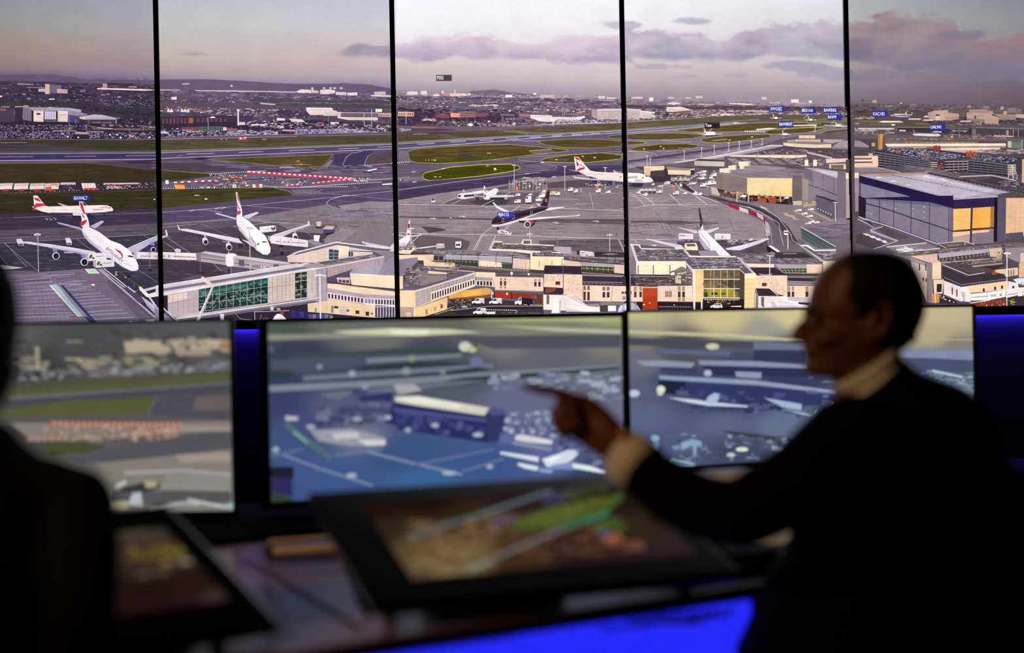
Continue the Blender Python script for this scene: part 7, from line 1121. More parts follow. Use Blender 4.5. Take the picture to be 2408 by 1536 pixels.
# ================================================================ desk monitors
def hexfield(S_, pts, px0, px1, py0, py1, step=14):
    """soft blend of colour points (x, y, hex, radius)"""
    P = [(x, y, lin(c), r) for x, y, c, r in pts]
    def fn(x, y):
        w = 0; o = [0, 0, 0]
        for a, b, c, r in P:
            q = 1/(((x-a)/r)**2+((y-b)/(r*.55))**2+.05)**2; w += q
            for k in range(3): o[k] += c[k]*q
        return tuple((1.055*(v/w)**(1/2.4)-.055) if v/w > .0031 else 12.92*v/w for v in o)
    S_.field(px0, px1, py0, py1, step, fn)
def monitor(A, B, x0, x1, top, bottom, label, paint, extra_left=0):
    u = B-A; u.z = 0; Sf = Surf(A, u, (0, 0, 1), [], [], 2e-5)
    u0 = Sf.px(x0, (top+bottom)/2)[0]; u1 = Sf.px(x1, (top+bottom)/2)[0]; v1 = Sf.px(x0, top)[1]; v0 = Sf.px(x0, bottom)[1]
    Sf.rects = [(u0, u1, v0, v1)]; Sf.mats = [screen_mat('lit_monitor_pixels', 1, .05, 300)]; Sf.tone = (.78, 1, 0, .975); Sf.blend = .5
    P = lambda a, b, h: Sf.o+Sf.u*a+Sf.v*b+Sf.n*h
    e = empty('desk_monitor', P((u0+u1)/2, v0-.03, -.03), label, 'screen', 'desk monitors')
    bz = .0075; m = MB()
    for a, b, c, d in ((u0-bz-extra_left, u0, v0-bz*2, v1+bz), (u1, u1+bz, v0-bz*2, v1+bz), (u0, u1, v0-bz*2, v0), (u0, u1, v1, v1+bz)):
        m.quadbox([P(a, c, -.012), P(b, c, -.012), P(b, d, -.012), P(a, d, -.012)], [P(a, c, .008), P(b, c, .008), P(b, d, .008), P(a, d, .008)])
    m.build('bezel', M_BEZ, e); m = MB()
    m.quadbox([P(u0+.03, v0+.03, -.045), P(u1-.03, v0+.03, -.045), P(u1-.03, v1-.03, -.045), P(u0+.03, v1-.03, -.045)], [P(u0-bz, v0-bz, -.0125), P(u1+bz, v0-bz, -.0125), P(u1+bz, v1+bz, -.0125), P(u0-bz, v1+bz, -.0125)])
    m.build('housing', M_CASE, e)
    c = P((u0+u1)/2, v0, -.06); m = MB(); m.tube([(c.x, c.y, .7385), (c.x, c.y, c.z+.18)], .022); m.box((c.x, c.y, .7395), (.26, .18, .012), math.atan2(Sf.u.y, Sf.u.x)); m.build('stand', M_DARK, e)
    paint(Sf); Sf.flush([e])
def paint1(S):
    hexfield(S, [(0, 790, '5a5a58', 90), (500, 785, '55555a', 90), (200, 830, '4a4a4e', 80), (420, 850, '4c4650', 80), (80, 870, '3c3a40', 80), (300, 890, '6a6672', 60), (500, 875, '6a6672', 60), (60, 1000, '4a4648', 80), (300, 1050, '5a5660', 80), (530, 1020, '565260', 70), (450, 1100, '7a706c', 90), (300, 1130, '847a74', 90), (530, 1150, '7d7472', 90), (300, 1180, '5f5a60', 60), (500, 1080, '665e66', 60)], -300, 560, 755, 1215, 12)
    S.view(0, 620, 2.5594)
    S.specks('100,420 1390,400 1390,620 100,660', 90, (20, 90), (14, 40), ['3f3b42', '57525a', '4a464c', '6f6864', '3a363c'], 201); S.specks('740,470 1380,460 1380,520 760,540', 26, (40, 100), (24, 50), ['b39a84', 'a08c7c', 'c4ab92'], 202); Q = S.poly
    Q('bfa58c', '745,470 970,465 980,530 760,535'); Q('a58f7e', '1060,520 1270,515 1270,550 1070,555'); Q('c2a88c', '1245,455 1330,460 1330,495 1250,490'); Q('b3684a', '1320,480 1390,480 1390,515 1320,510'); Q('a8987e', '212,500 235,500 240,620 285,625 285,640 215,640'); Q('8c7f70', '400,462 495,462 495,475 400,475'); S.specks('120,560 1000,560 980,620 120,640', 30, (40, 110), (12, 30), ['a89878', '8a7d6c', 'b5a284', '6a625f'], 203)
    S.specks('120,650 1380,600 1380,640 120,700', 120, (16, 50), (8, 20), ['77727c', '8a8590', '5c5862', '9a95a0'], 204)
    Q('55503e', '-20,720 1390,640 1390,710 -20,820'); Q('5c5a34', '80,770 1390,665 1390,700 60,800'); Q('6a6672', '60,800 1390,712 1390,735 60,830'); Q('4a4654', '40,822 1390,725 1390,800 950,800 60,862'); Q('5a5c30', '0,880 400,830 940,800 880,905 400,915 0,915'); Q('4f4a5a', '945,810 1390,760 1390,940 900,915'); Q('6a5a5e', '1180,800 1390,790 1390,880 1160,880'); Q('5a5456', '0,920 880,905 1390,960 1390,1010 700,1070 0,960')
    Q('8a7a78', '60,960 1390,950 1390,1000 600,1060 200,1070'); S.dash('b8564a', 11, '300,962 1100,975', 9, 5, 0, 'c8a08a'); S.dash('b86a58', 9, '780,1030 1100,990', 8, 6, 0, 'cfa890'); S.dash('b0645a', 7, '160,1060 700,1040', 8, 8, 0, 'a89a84'); S.specks('160,960 1250,1000 900,1070 180,1060', 80, (14, 40), (10, 24), ['b0604e', 'cdb49c', '8a7a78', '6e6a48', 'c4917c'], 205); Q('a08c8c', '1080,975 1390,985 1390,1010 1100,1010')
    Q('4c4e2c', '240,1080 480,1068 650,1105 480,1150 300,1150'); Q('55505c', '400,1165 900,1070 1390,1010 1390,1110 800,1190 500,1200'); Q('867a74', '600,1200 1000,1160 1390,1120 1390,1480 650,1480'); Q('a08e84', '1060,1150 1390,1135 1390,1190 1080,1200'); S.line('a9a4aa', 6, '750,1260 1100,1245 1390,1270'); S.line('9a9498', 4, '700,1340 1000,1345 1390,1360'); Q('57525a', '690,1365 1390,1370 1390,1440 1000,1450 680,1440'); Q('8f8680', '1000,1260 1390,1280 1390,1350 980,1340')
    Q('3a363a', '720,1350 850,1320 950,1310 970,1350 880,1375 740,1375'); Q('b0a080', '870,1310 945,1310 945,1345 880,1350'); Q('b5b5c4', '770,1450 800,1380 850,1375 860,1460'); Q('b9a880', '680,1430 770,1430 770,1475 680,1475'); S.line('c9c5cc', 7, '700,1345 760,1310'); S.line('a9a6ac', 8, '900,1470 1100,1440 1200,1450'); S.line('c8c4ca', 6, '1130,1420 1300,1455 1400,1470'); Q('8fc0bf', '1370,1445 1420,1435 1420,1475 1370,1470')
def paint2(S):
    S.view()
    hexfield(S, [(640, 770, '4a5a50', 60), (800, 765, '6a6c68', 60), (1000, 755, '6c665e', 60), (1250, 750, '8a865a', 60), (1440, 745, 'a8a468', 40), (900, 800, '6f6a70', 60), (1200, 795, '837d78', 60), (1430, 800, '807a72', 60), (700, 830, '3a3a5c', 70), (1000, 830, '45455f', 70), (1300, 840, '626070', 70), (640, 900, '35356a', 60), (850, 900, '3e4060', 70), (1100, 890, '52566a', 70), (1400, 890, '66667a', 60), (660, 960, '3a3d74', 60), (800, 960, '54567e', 70), (1200, 930, '666490', 60), (1400, 960, '6a6a90', 60), (700, 1000, '3f4a86', 60), (850, 1030, '7a7896', 40), (950, 1070, '33508f', 70), (1150, 1090, '35539a', 60), (1300, 1060, '5860a0', 50), (1400, 1050, '4a4f80', 40), (650, 1060, '34528c', 60), (700, 1110, '3a529a', 60), (640, 1130, '33356a', 40), (800, 1130, '34549a', 60), (1400, 1110, '30407a', 40), (1000, 1130, '3060a4', 60)], 600, 1480, 735, 1200, 12)
    S.view(600, 720, 2.6756); Q = S.poly
    Q('8f8c84', '80,180 900,165 1440,170 600,200 80,215'); Q('d8cfa8', '480,160 850,140 1200,145 1430,165 1000,188 600,175'); Q('efe8cc', '840,145 1100,150 1080,180 860,178'); Q('bcb79c', '1500,120 2300,150 2300,175 1900,160'); Q('b5b078', '1300,85 2290,55 2290,100 1500,95'); Q('504f62', '1250,190 2300,180 2300,260 1500,270')
    Q('3a4a4c', '200,310 900,265 1300,265 1300,290 500,345 220,355'); Q('4c4c6c', '100,340 900,300 1400,300 1100,350 300,420 100,420'); Q('2f3a40', '600,385 1000,350 1400,360 1000,400 700,400'); Q('7c8096', '700,330 1300,300 1300,320 700,360'); Q('6f7290', '300,440 900,400 1500,360 1500,390 900,430 300,470'); Q('2c3a3c', '750,460 1100,420 1400,385 1500,395 1200,440 900,475'); Q('7f8298', '90,500 700,470 1400,420 2290,370 2290,395 1500,450 700,510 90,540'); Q('2f4240', '1000,510 1300,450 1600,430 2290,380 2290,395 1700,450 1400,490 1100,520'); Q('6a6c88', '400,550 900,500 1300,470 1500,470 900,540 500,590'); Q('2c4040', '85,400 250,410 200,460 85,450')
    for x, y, r, c in ((610, 425, 24, '9aa0b4'), (405, 380, 20, '8488a4'), (1180, 415, 20, '7a8098'), (985, 330, 26, '8c9070'), (950, 410, 30, '8a8e90'), (1320, 255, 38, 'd8d4c0'), (1365, 270, 28, 'c4c09c'), (100, 270, 24, '4a5a8c'), (1390, 350, 40, '6a70a8'), (690, 505, 24, '8c8ca8')): S.ell(c, x, y, r, r*.8)
    S.ell('6a4a2c', 1385, 245, 14, 18)
    Q('a8a4ac', '870,495 1000,490 1050,530 900,560'); S.specks('650,540 1000,540 880,700 400,700', 60, (30, 100), (16, 50), ['34346c', '45457c', '5c5c8c', '7a7aa0'], 206); Q('2c2c70', '650,570 860,540 860,590 660,600'); S.specks('390,650 850,640 850,740 390,740', 40, (30, 90), (16, 50), ['3a3c74', '8a90b0', '5a5c88', '2c2e64'], 207); Q('b9b9c8', '190,690 270,695 265,720 190,720')
    S.poly('dcd2c0', '880,570 1020,565 1470,640 1440,690 1000,630 880,605'); Q('efe6d8', '900,575 1020,570 1300,618 1280,645 950,600'); Q('26276a', '870,600 1010,625 1450,690 1460,860 1000,790 820,730'); Q('3a3f8c', '900,650 1060,665 1060,760 880,730'); Q('3c418e', '1080,690 1180,700 1180,760 1080,745'); S.specks('880,680 1440,740 1430,830 900,770', 30, (20, 60), (20, 50), ['1e1e5a', '34388a', '5560a0', '2a2c74'], 208); S.line('4a5096', 8, '870,650 1450,720'); Q('30326e', '1450,690 1500,640 1570,660 1580,760 1540,850 1460,860'); Q('4a5290', '1470,660 1560,640 1570,680 1480,690')
    Q('9a96b0', '340,780 600,770 820,830 820,870 600,880 400,850'); Q('c8c0c8', '480,800 640,790 660,830 500,840'); Q('d8d0d4', '640,840 820,845 815,875 700,880'); S.line('44707a', 14, '190,740 300,830 400,900 480,960'); S.line('7aa89a', 6, '240,790 330,860'); S.line('8090b8', 5, '680,910 1000,990 1300,1060'); S.line('7a86b0', 5, '100,910 400,1020 740,1130'); S.line('6a78a8', 5, '500,940 800,900'); S.line('5a6aa4', 6, '1000,1000 1500,900'); S.line('6a7aac', 4, '1300,1040 1560,960'); S.line('55659c', 8, '85,950 300,900')
    for x, y, rx in ((605, 1065, 34), (1220, 1050, 46), (1475, 1010, 22), (350, 760, 30), (640, 710, 30), (835, 700, 22), (1130, 750, 26), (960, 780, 20), (1400, 810, 34), (130, 900, 20)): S.ell('a0acc8' if x != 640 else '9aa0c0', x, y, rx, 15)
    Q('1c1f38', '90,1010 240,1010 240,1090 90,1080'); Q('2c2464', '90,1090 230,1080 230,1200 90,1160'); Q('33402c', '90,1160 240,1215 240,1240 90,1240')
    S.specks('1580,680 1880,660 1900,820 1600,820', 50, (20, 60), (14, 34), ['8c94c0', '3c3e78', 'aab4d8', '5a5c94', 'c6cce4'], 209); S.specks('1480,440 2290,400 2290,520 1500,520', 60, (30, 90), (14, 36), ['4a4c7c', '7c80a4', '9aa0c0', '5c5c8c', 'b8bccf'], 210); S.specks('2050,520 2290,420 2290,600 2050,620', 26, (30, 90), (14, 36), ['9aa0c0', '4a4c74', 'b9bed2'], 211); S.specks('1900,840 2290,840 2290,1040 1950,1000', 60, (20, 60), (14, 34), ['3c3e78', '6a6c98', '8c90b8', '2e2e60'], 212)
    S.poly('dcd8e0', '1640,810 1680,808 1870,845 1860,870 1700,855 1630,840'); Q('5a66a8', '1540,800 1620,800 1620,870 1530,860'); S.line('8890bc', 7, '1620,860 1860,900')
    S.poly('dfe4f4', '1540,915 1780,950 1780,980 1660,955 1540,930'); Q('d0d8f0', '1800,960 1840,950 1900,930 1960,905 2010,905 2030,930 1990,970 1880,1020 1830,1010'); Q('f0f0fa', '1810,965 1900,940 1930,945 1860,985'); Q('7a90d0', '1860,1000 1990,980 2100,1000 1990,1030 1850,1020'); Q('e6eaf8', '1990,990 2100,1005 2200,1040 2190,1052 2000,1020'); Q('dfe4f4', '1650,985 1780,1010 1770,1035 1690,1020 1650,1000'); Q('8aa0d8', '1790,1020 1875,1030 1860,1052 1780,1040'); S.line('4a4090', 5, '1790,960 1800,1010')
def paint3(S):
    S.view()
    hexfield(S, [(1500, 745, 'd0bc80', 60), (1700, 745, 'dac088', 60), (1860, 745, 'dcc48c', 60), (2200, 740, 'cdb48a', 60), (1500, 770, 'a09a8c', 60), (1800, 775, 'a49c8e', 60), (1480, 800, '7c7670', 40), (2200, 785, 'c0a884', 50), (2250, 810, '8a8076', 40), (1600, 810, '4a4a5a', 60), (1850, 815, '4c4c60', 60), (2250, 835, '7078a0', 40), (1500, 850, '6c6a80', 50), (1750, 850, '44466c', 60), (1600, 900, '3c4070', 60), (2200, 860, '4c5070', 50), (2260, 900, '56607c', 40), (1850, 900, '34386a', 60), (1500, 920, '5a5a80', 50), (1700, 950, '34386c', 60), (1500, 980, '56608c', 60), (1700, 990, '56628c', 60), (1850, 1010, '607098', 60), (1550, 1060, '4a5486', 60), (1750, 1060, '3e4468', 60), (1850, 1050, '56668c', 40)], 1470, 2330, 700, 1130, 12)
    S.view(1440, 700, 2.6756); Q = S.poly
    Q('c8be90', '90,205 700,225 1200,262 1200,278 700,250 90,225'); Q('4a4a5c', '90,250 1200,285 1200,330 90,300'); S.ell('cfc8a8', 630, 308, 42, 20); Q('6a7098', '890,280 1210,290 1210,330 890,325'); Q('34345c', '890,330 1210,335 1210,410 890,400'); Q('5c628c', '290,320 740,340 740,370 290,350'); Q('8c94b4', '150,400 300,395 520,410 500,440 200,430'); Q('8890b4', '540,395 900,400 1220,425 1220,445 550,425'); Q('2c2e5c', '550,425 1220,445 1220,500 640,490'); Q('3a3c6c', '300,440 530,445 530,470 300,465'); Q('8c98c0', '770,465 940,470 935,510 780,500'); Q('8f9cc4', '290,490 500,500 900,520 1400,585 1400,605 900,550 300,515')
    Q('1e2240', '290,520 460,530 460,610 290,600'); Q('2c3470', '460,540 900,560 1400,620 1400,660 900,720 460,600'); S.specks('420,570 1200,620 1200,760 500,700', 60, (24, 80), (12, 36), ['3c488c', '2a2e64', '6a7ab0', '22265a'], 213)
    S.ell('e8ecc8', 305, 578, 26, 24); S.ell('cfd8b8', 300, 600, 20, 16); Q('c8d4ec', '345,628 500,640 600,655 850,680 850,690 600,680 480,660'); Q('a8bce4', '585,660 600,625 640,600 670,605 670,640 640,670'); Q('a0b4dc', '950,630 1190,670 1190,710 1070,690'); Q('b4c8e8', '1060,700 1250,735 1290,690 1270,730 1240,745'); S.ell('d8ecd8', 1365, 662, 24, 14); S.ell('b8c8e4', 135, 603, 36, 22); S.ell('a8bcdc', 600, 475, 24, 20)
    Q('343c48', '690,835 1160,890 1160,930 740,860'); S.specks('420,850 1160,880 1160,1010 350,1040', 110, (16, 54), (10, 26), ['8ca4c8', '34385c', '5a6690', 'aac4dc', '4a4e74', '2c3050'], 214); S.ell('d8e4d0', 815, 955, 40, 14); S.ell('b4ccd8', 745, 990, 26, 14); Q('b0b8d4', '1000,930 1120,945 1100,970 1000,955'); Q('84a4d0', '430,960 440,910 500,890 560,905 560,940 530,930 525,990 510,990 505,930 460,950'); Q('7aa0d4', '345,1050 370,1015 500,1040 520,1035 515,1060'); S.line('a8d0d8', 4, '345,1050 375,1012 500,1042'); S.ell('8cb0d8', 268, 885, 26, 20); S.ell('7a98c8', 275, 930, 20, 34)
    S.specks('1230,500 2270,520 2270,1040 1240,1020', 90, (30, 110), (10, 30), ['46507a', '6a78a0', '3a3f66', '8c9cc0', '56608c'], 216)
    Q('8c8880', '1800,330 2270,330 2270,345 1810,340'); Q('7c88b4', '1790,325 2270,335 2270,390 1820,375'); Q('46507a', '1820,380 2270,395 2270,470 1930,460'); S.specks('1930,460 2270,470 2270,610 2200,570', 60, (24, 70), (8, 20), ['7484a8', '98acc8', '55628c'], 215); S.line('a8bcd8', 6, '2010,460 2200,500'); Q('7c8cc8', '1900,68 1935,68 1935,112 1900,115'); Q('b8a894', '1880,262 2270,262 2270,268 1880,268')
monitor(W(-290, 782, 3.30), W(548, 768, 3.25), -290, 546, 772, 1211, 'desk monitor beside the silhouetted person, showing grass airfield and red barriers', paint1)
MA, MBp = W(632, 765, 3.30), W(2290, 718, 4.07)
monitor(MA, MBp, 632, 1465, 760, 1182, 'middle desk monitor behind the pointing hand, showing a bluish aerial view of a hangar', paint2, .012)
monitor(MA, MBp, 1478, 2289, 736, 1105, 'desk monitor behind the pointing man, showing a pale yellow sky over terminals', paint3)
# ================================================================ console
M_TOP = mat('pale_laminate', '938ad0', .25, spec=.5, var=.04, scale=8); M_EDGE = mat('wood_edging', '6a4a2c', .4, scale=30); M_BLK = mat('black_ledge', '030303', .95, spec=.05)
con = empty('control_desk', (0, 2.4, 0), 'long pale topped control desk with a blue lit front panel, carrying the monitors', 'desk')
DZ = .72
FE = [(-1.6, 1.5), (-1.0, 1.62), (-.56, 1.79), (-.266, 2.006), (.413, 2.42), (1.0, 2.86), (1.7, 3.4)]
BE = [(-2.1, 3.55), (-1.6, 3.55), (-1.0, 3.55), (-.55, 3.55), (.2, 3.86), (.9, 4.13), (1.5, 4.34)]
LE = [(-2.0, 2.75), (-1.4, 2.72), (-.9, 2.8), (-.608, 2.95), (-.384, 3.10), (.6, 3.5), (1.6, 3.95)]
def strip(A, B, z0, z1, name, material, par):
    m = MB()
    for i in range(len(A)-1):
        q = [A[i], A[i+1], B[i+1], B[i]]; m.quadbox([(*p, z0) for p in q], [(*p, z1) for p in q])
    o = m.build(name, material, par); bm = bmesh.new(); bm.from_mesh(o.data); bmesh.ops.remove_doubles(bm, verts=bm.verts, dist=1e-5); bm.to_mesh(o.data); bm.free(); return o
strip(FE, LE, DZ-.014, DZ, 'worktop', M_TOP, con); strip(LE, BE, DZ-.022, DZ+.012, 'monitor_ledge', M_BLK, con)
off = lambda P, d: [(x+.35*d, y-d) for x, y in P]
strip(off(FE, .012), FE, DZ-.015, DZ+.001, 'front_edging', M_EDGE, con)
IN = off(FE, -.03); strip(IN, off(FE, -.05), .08, DZ-.016, 'front_backing', M_MATT, con)
strip([(x, y+.1) for x, y in IN], [(x, y-.4) for x, y in BE], .0, .07, 'plinth', M_MATT, con)
for x, y in ((-1.5, 3.2), (1.3, 3.9), (.1, 3.4)):
    m = MB(); m.box((x, y, .385), (.06, .3, .62)); m.build('support', M_MATT, con)
for i in (2, 3, 4):      # lit front, panel by panel
    a, b = Vector((*off(FE, -.012)[i], 0)), Vector((*off(FE, -.012)[i+1], 0)); L = (b-a).length
    Sf = Surf(Vector((a.x, a.y, .4)), b-a, (0, 0, 1), [(.012, L-.012, -.3, DZ-.030-.4)], [screen_mat('blue_lit_panel', 1.0 if i < 4 else .42, .06, 40)], 2e-5)
    Sf.field(600, 2600, 1250, 1900, 60, lambda x, y: (.15, .17, .98))
    Sf.store = {('lit_front_panel', 0): list(Sf.store.values())[0]}; Sf.cur = ('lit_front_panel', 0); Sf.order = [Sf.cur]
    if i == 3:
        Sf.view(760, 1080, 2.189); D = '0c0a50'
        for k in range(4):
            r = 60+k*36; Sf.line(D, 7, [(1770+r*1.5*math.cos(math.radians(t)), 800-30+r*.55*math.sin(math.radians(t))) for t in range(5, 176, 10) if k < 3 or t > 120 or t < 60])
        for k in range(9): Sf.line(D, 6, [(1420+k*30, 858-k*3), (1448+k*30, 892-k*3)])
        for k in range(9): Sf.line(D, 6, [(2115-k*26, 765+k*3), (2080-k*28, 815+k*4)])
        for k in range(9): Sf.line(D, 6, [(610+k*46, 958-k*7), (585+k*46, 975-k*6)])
    if i == 4:
        Sf.view(1600, 1000, 2.865)
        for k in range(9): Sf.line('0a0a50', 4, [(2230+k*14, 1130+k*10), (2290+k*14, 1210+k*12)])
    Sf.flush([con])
# ================================================================ touch screens on the desk
def tablet(FL, yaw, tilt, width, length, label, disp, paint, thick=.022, strength=.9, base=DZ+.001):
    FL = Vector(FL); u = Vector((math.cos(yaw), math.sin(yaw), 0)); w = Vector((-math.sin(yaw), math.cos(yaw), 0)); v = w*math.cos(tilt)+Vector((0, 0, math.sin(tilt)))
    Sf = Surf(FL, u, v, [disp], [screen_mat('lit_touch_pixels', strength, .08, 250)], 2e-5); n = Sf.n; Sf.tone = (.78, .9, 0, 1); Sf.blend = .45
    P = lambda a, b, h=0: FL+u*a+v*b+n*h
    e = empty('touch_screen', P(width/2, length/2, -thick), label, 'screen', 'touch screens on the desk')
    m = MB(); m.quadbox([P(0, 0, -thick), P(width, 0, -thick), P(width, length, -thick), P(0, length, -thick)], [P(0, 0, -.001), P(width, 0, -.001), P(width, length, -.001), P(0, length, -.001)]); m.build('housing', mat('glossy_black_frame', '050505', .16, spec=.6), e, bevel=.006)
    m = MB(); bk = P(width*.5, length*.75, -thick-.004)
    m.quadbox([(*(bk+u*s+w*t).xy, base) for s, t in ((-.12, -.03), (.12, -.03), (.12, .05), (-.12, .05))], [bk+u*s+v*t for s, t in ((-.12, -.03), (.12, -.03), (.12, .05), (-.12, .05))]); m.build('stand', M_DARK, e)
    m = MB(); 
    for s in (.05, width-.05): c = P(s, .10, -thick-.001); m.tube([(c.x, c.y, base), (c.x, c.y, c.z+.002)], .012)
    m.build('front_feet', M_DARK, e)
    paint(Sf); Sf.flush([e]); return Sf
def pt2(S):
    S.view()
    hexfield(S, [(880, 1190, '2a100e', 60), (1000, 1180, '28120f', 60), (1200, 1160, '30191c', 50), (1350, 1160, '2c2416', 50), (1480, 1170, '241c10', 50), (900, 1250, '3c2816', 50), (1050, 1230, '3c2814', 50), (1000, 1290, '6e5530', 60), (1080, 1310, '8a6c42', 60), (970, 1350, '6a5a38', 40), (1080, 1340, '8c7448', 50), (1200, 1260, '5a4020', 50), (1200, 1320, '4a3018', 50), (1350, 1280, '30181a', 60), (1500, 1240, '3a2c16', 50), (1450, 1300, '341c20', 60), (1580, 1290, '3c2228', 50), (1550, 1220, '2c1f14', 40)], 840, 1640, 1100, 1400, 10)
    S.view(760, 1080, 2.189); R = S.specks
    R('440,330 900,280 900,560 480,600', 120, (20, 80), (10, 26), ['8a5a30', '7a6238', 'a07848', '6a4a24', 'b08a5a', '8c5030'], 221); R('900,290 1100,290 900,360 880,330', 20, (30, 60), (12, 30), ['4a3c7a', '6a4a5a', '8a5a40'], 222); R('1120,150 1320,140 1300,200 1150,240', 24, (20, 60), (10, 26), ['4a3478', '5a4a8a', '4a5a8a', '3a2a30'], 223)
    S.poly('4c6a1c', '940,345 1060,290 1200,240 1400,210 1540,170 1540,215 1460,270 1300,340 1150,365 1000,362'); R('980,330 1400,200 1520,200 1150,360', 90, (20, 60), (10, 24), ['62802a', '5a7a20', '7a8a34', '4a5a1c', '8a6a30'], 224); R('1350,330 1540,300 1580,370 1400,380', 30, (20, 60), (10, 24), ['4a6a20', '3c5018', '6a7a2c'], 225); R('900,400 1350,340 1700,460 1100,540', 110, (20, 70), (8, 22), ['7a4426', '5a3020', '8a5a38', '3c2020', '4a302c', '9a6038'], 226); R('1200,160 1480,140 1400,200 1250,210', 24, (20, 60), (10, 22), ['5a5a24', '6a4a2c', '3c4a1c'], 227)
    S.ell('a85a30', 1490, 415, 50, 34); S.ell('8a4a34', 1620, 450, 34, 26); S.ell('5a4a9a', 1450, 388, 36, 12)
    S.line('5f7c80', 8, '435,408 800,292 1180,165'); S.line('7a7c84', 8, '740,582 1000,460 1240,360'); S.line('94a08c', 9, '740,582 860,525'); S.line('2c8a60', 9, '1240,362 1475,278'); S.line('3a9a78', 7, '1360,318 1475,278')
def pt1(S):
    S.view()
    hexfield(S, [(280, 1235, '2c3c20', 30), (360, 1240, '3c3a2c', 30), (320, 1250, '5a4838', 40), (320, 1280, '4a3828', 40), (400, 1300, '4a3420', 40), (330, 1310, '4a3826', 40), (340, 1345, '3c2c2a', 40), (350, 1380, '2c1212', 60), (450, 1380, '301514', 60), (500, 1405, '4a3430', 30), (340, 1430, '301214', 40)], 180, 640, 1180, 1480, 8)
    S.view(0, 1100, 2.6756); S.specks('820,500 1150,490 1180,560 830,570', 26, (20, 60), (14, 34), ['9a6a1c', '7a8a1c', '8a5a20', '5a4020'], 231); S.ell('a87a20', 1075, 530, 26, 22); S.ell('7a9a20', 1135, 525, 20, 14); S.ell('a87850', 1050, 600, 36, 16); S.ell('9a8478', 1165, 592, 46, 14); S.line('7a6a38', 6, '860,680 945,668'); S.line('7a6a38', 6, '970,660 1070,650'); S.ell('8a6a28', 850, 530, 22, 16)
def pt3(S):
    S.view(); hexfield(S, [(1640, 1120, '3c7a4c', 22), (1690, 1125, '9a7a58', 30), (1740, 1125, '8a6e50', 40), (1820, 1275, '8a7258', 60)], 1450, 2200, 1060, 1400, 16)
YW2 = math.radians(22)
fl2 = WZ(885, 1424, .762)
def uvr(FL, yaw, tilt, c4):
    s_ = Surf(FL, (math.cos(yaw), math.sin(yaw), 0), Vector((-math.sin(yaw)*math.cos(tilt), math.cos(yaw)*math.cos(tilt), math.sin(tilt))), [], [])
    p = [s_.px(*c) for c in c4]; return ((p[0][0]+p[3][0])/2, (p[1][0]+p[2][0])/2, (p[2][1]+p[3][1])/2, (p[0][1]+p[1][1])/2)
d2 = uvr(fl2, YW2, math.radians(17), [(862, 1175), (1500, 1150), (1614, 1304), (950, 1362)])
tablet(fl2, YW2, math.radians(17), .615, .425, 'large touch screen in front of the pointing man, showing an orange and green area map', d2, pt2)
y1 = math.radians(38); u1v = Vector((math.cos(y1), math.sin(y1), 0)); w1v = Vector((-math.sin(y1), math.cos(y1), 0))
br1 = WZ(662, 1462, .75); fl1 = br1-u1v*.27
d1 = uvr(fl1, y1, math.radians(20), [(120, 1290), (372, 1222), (535, 1410), (330, 1440)]); d1 = (.015, d1[1], d1[2], d1[3])
tablet(fl1, y1, math.radians(20), .27, .40, 'touch screen beside the left seated person, mostly dark brown with small yellow marks', d1, pt1)
fl3 = WZ(1716, 1306, .755); tablet(fl3, YW2, math.radians(17), .5, .38, 'touch screen mostly hidden behind the arm of the pointing man', (.03, .47, .03, .35), pt3, base=DZ+.013)
# keyboard, stylus rest, cables
kb = empty('keyboard', WZ(1670, 1372, DZ+.01), 'black keyboard lying on the desk edge beside the pointing man', 'keyboard'); kc = WZ(1700, 1375, DZ+.012)
R3 = Matrix.Rotation(math.radians(31), 3, 'Z'); ku = R3 @ Vector((1, 0, 0)); kw = R3 @ Vector((0, 1, 0))
kc = Vector((.36, 2.505, DZ+.010)); kb.location = kc
m = MB(); m.box(kc-Vector((0, 0, .003)), (.28, .10, .012), M=R3); m.build('keyboard_base', M_DARK, kb, bevel=.003)
m = MB()
for i in range(12):
    for j in range(4): m.box(kc+ku*(-.119+i*.0216)+kw*(-.036+j*.024)+Vector((0, 0, .007)), (.018, .019, .007), M=R3)
m.build('keys', mat('keycap_grey', '1c1c1e', .6), kb)
sr_ = empty('stylus_rest', WZ(715, 1300, DZ), 'dark stylus rest with two bright metal bars beside the large touch screen', 'stand')
M_STEEL = mat('brushed_steel', 'f4e4c8', .4, metal=0, scale=20)
a, b = WZ(637, 1312, DZ), WZ(818, 1303, DZ); m = MB(); m.tube([a+Vector((0, 0, .012)), b+Vector((0, 0, .012))], [(.024, .011)]*2, 16, 'round'); m.build('rest_body', M_DARK, sr_, True)
for p, q, r in (((652, 1296), (815, 1287), .009), ((636, 1274), (806, 1261), .0045)):
    a, b = WZ(*p, DZ+.027), WZ(*q, DZ+.027); m = MB(); m.tube([a, b], r, 16, 'round'); m.build('metal_bar', M_STEEL, sr_, True)
M_CBL = mat('cable_rubber', '0c0a10', .5)
for pts, r, lb in (([(818, 1300), (812, 1330), (826, 1350), (845, 1400), (868, 1440)], .005, 'short dark cable hanging at the corner of the large touch screen'), ([(575, 1318), (650, 1355), (740, 1410), (850, 1478)], .0022, 'thin dark cable running diagonally across the pale desk top')):
    m = MB(); m.tube([WZ(*p, DZ+r+.001) for p in pts], r, 8); tag(m.build('cable', M_CBL, None, True), lb, 'cable')
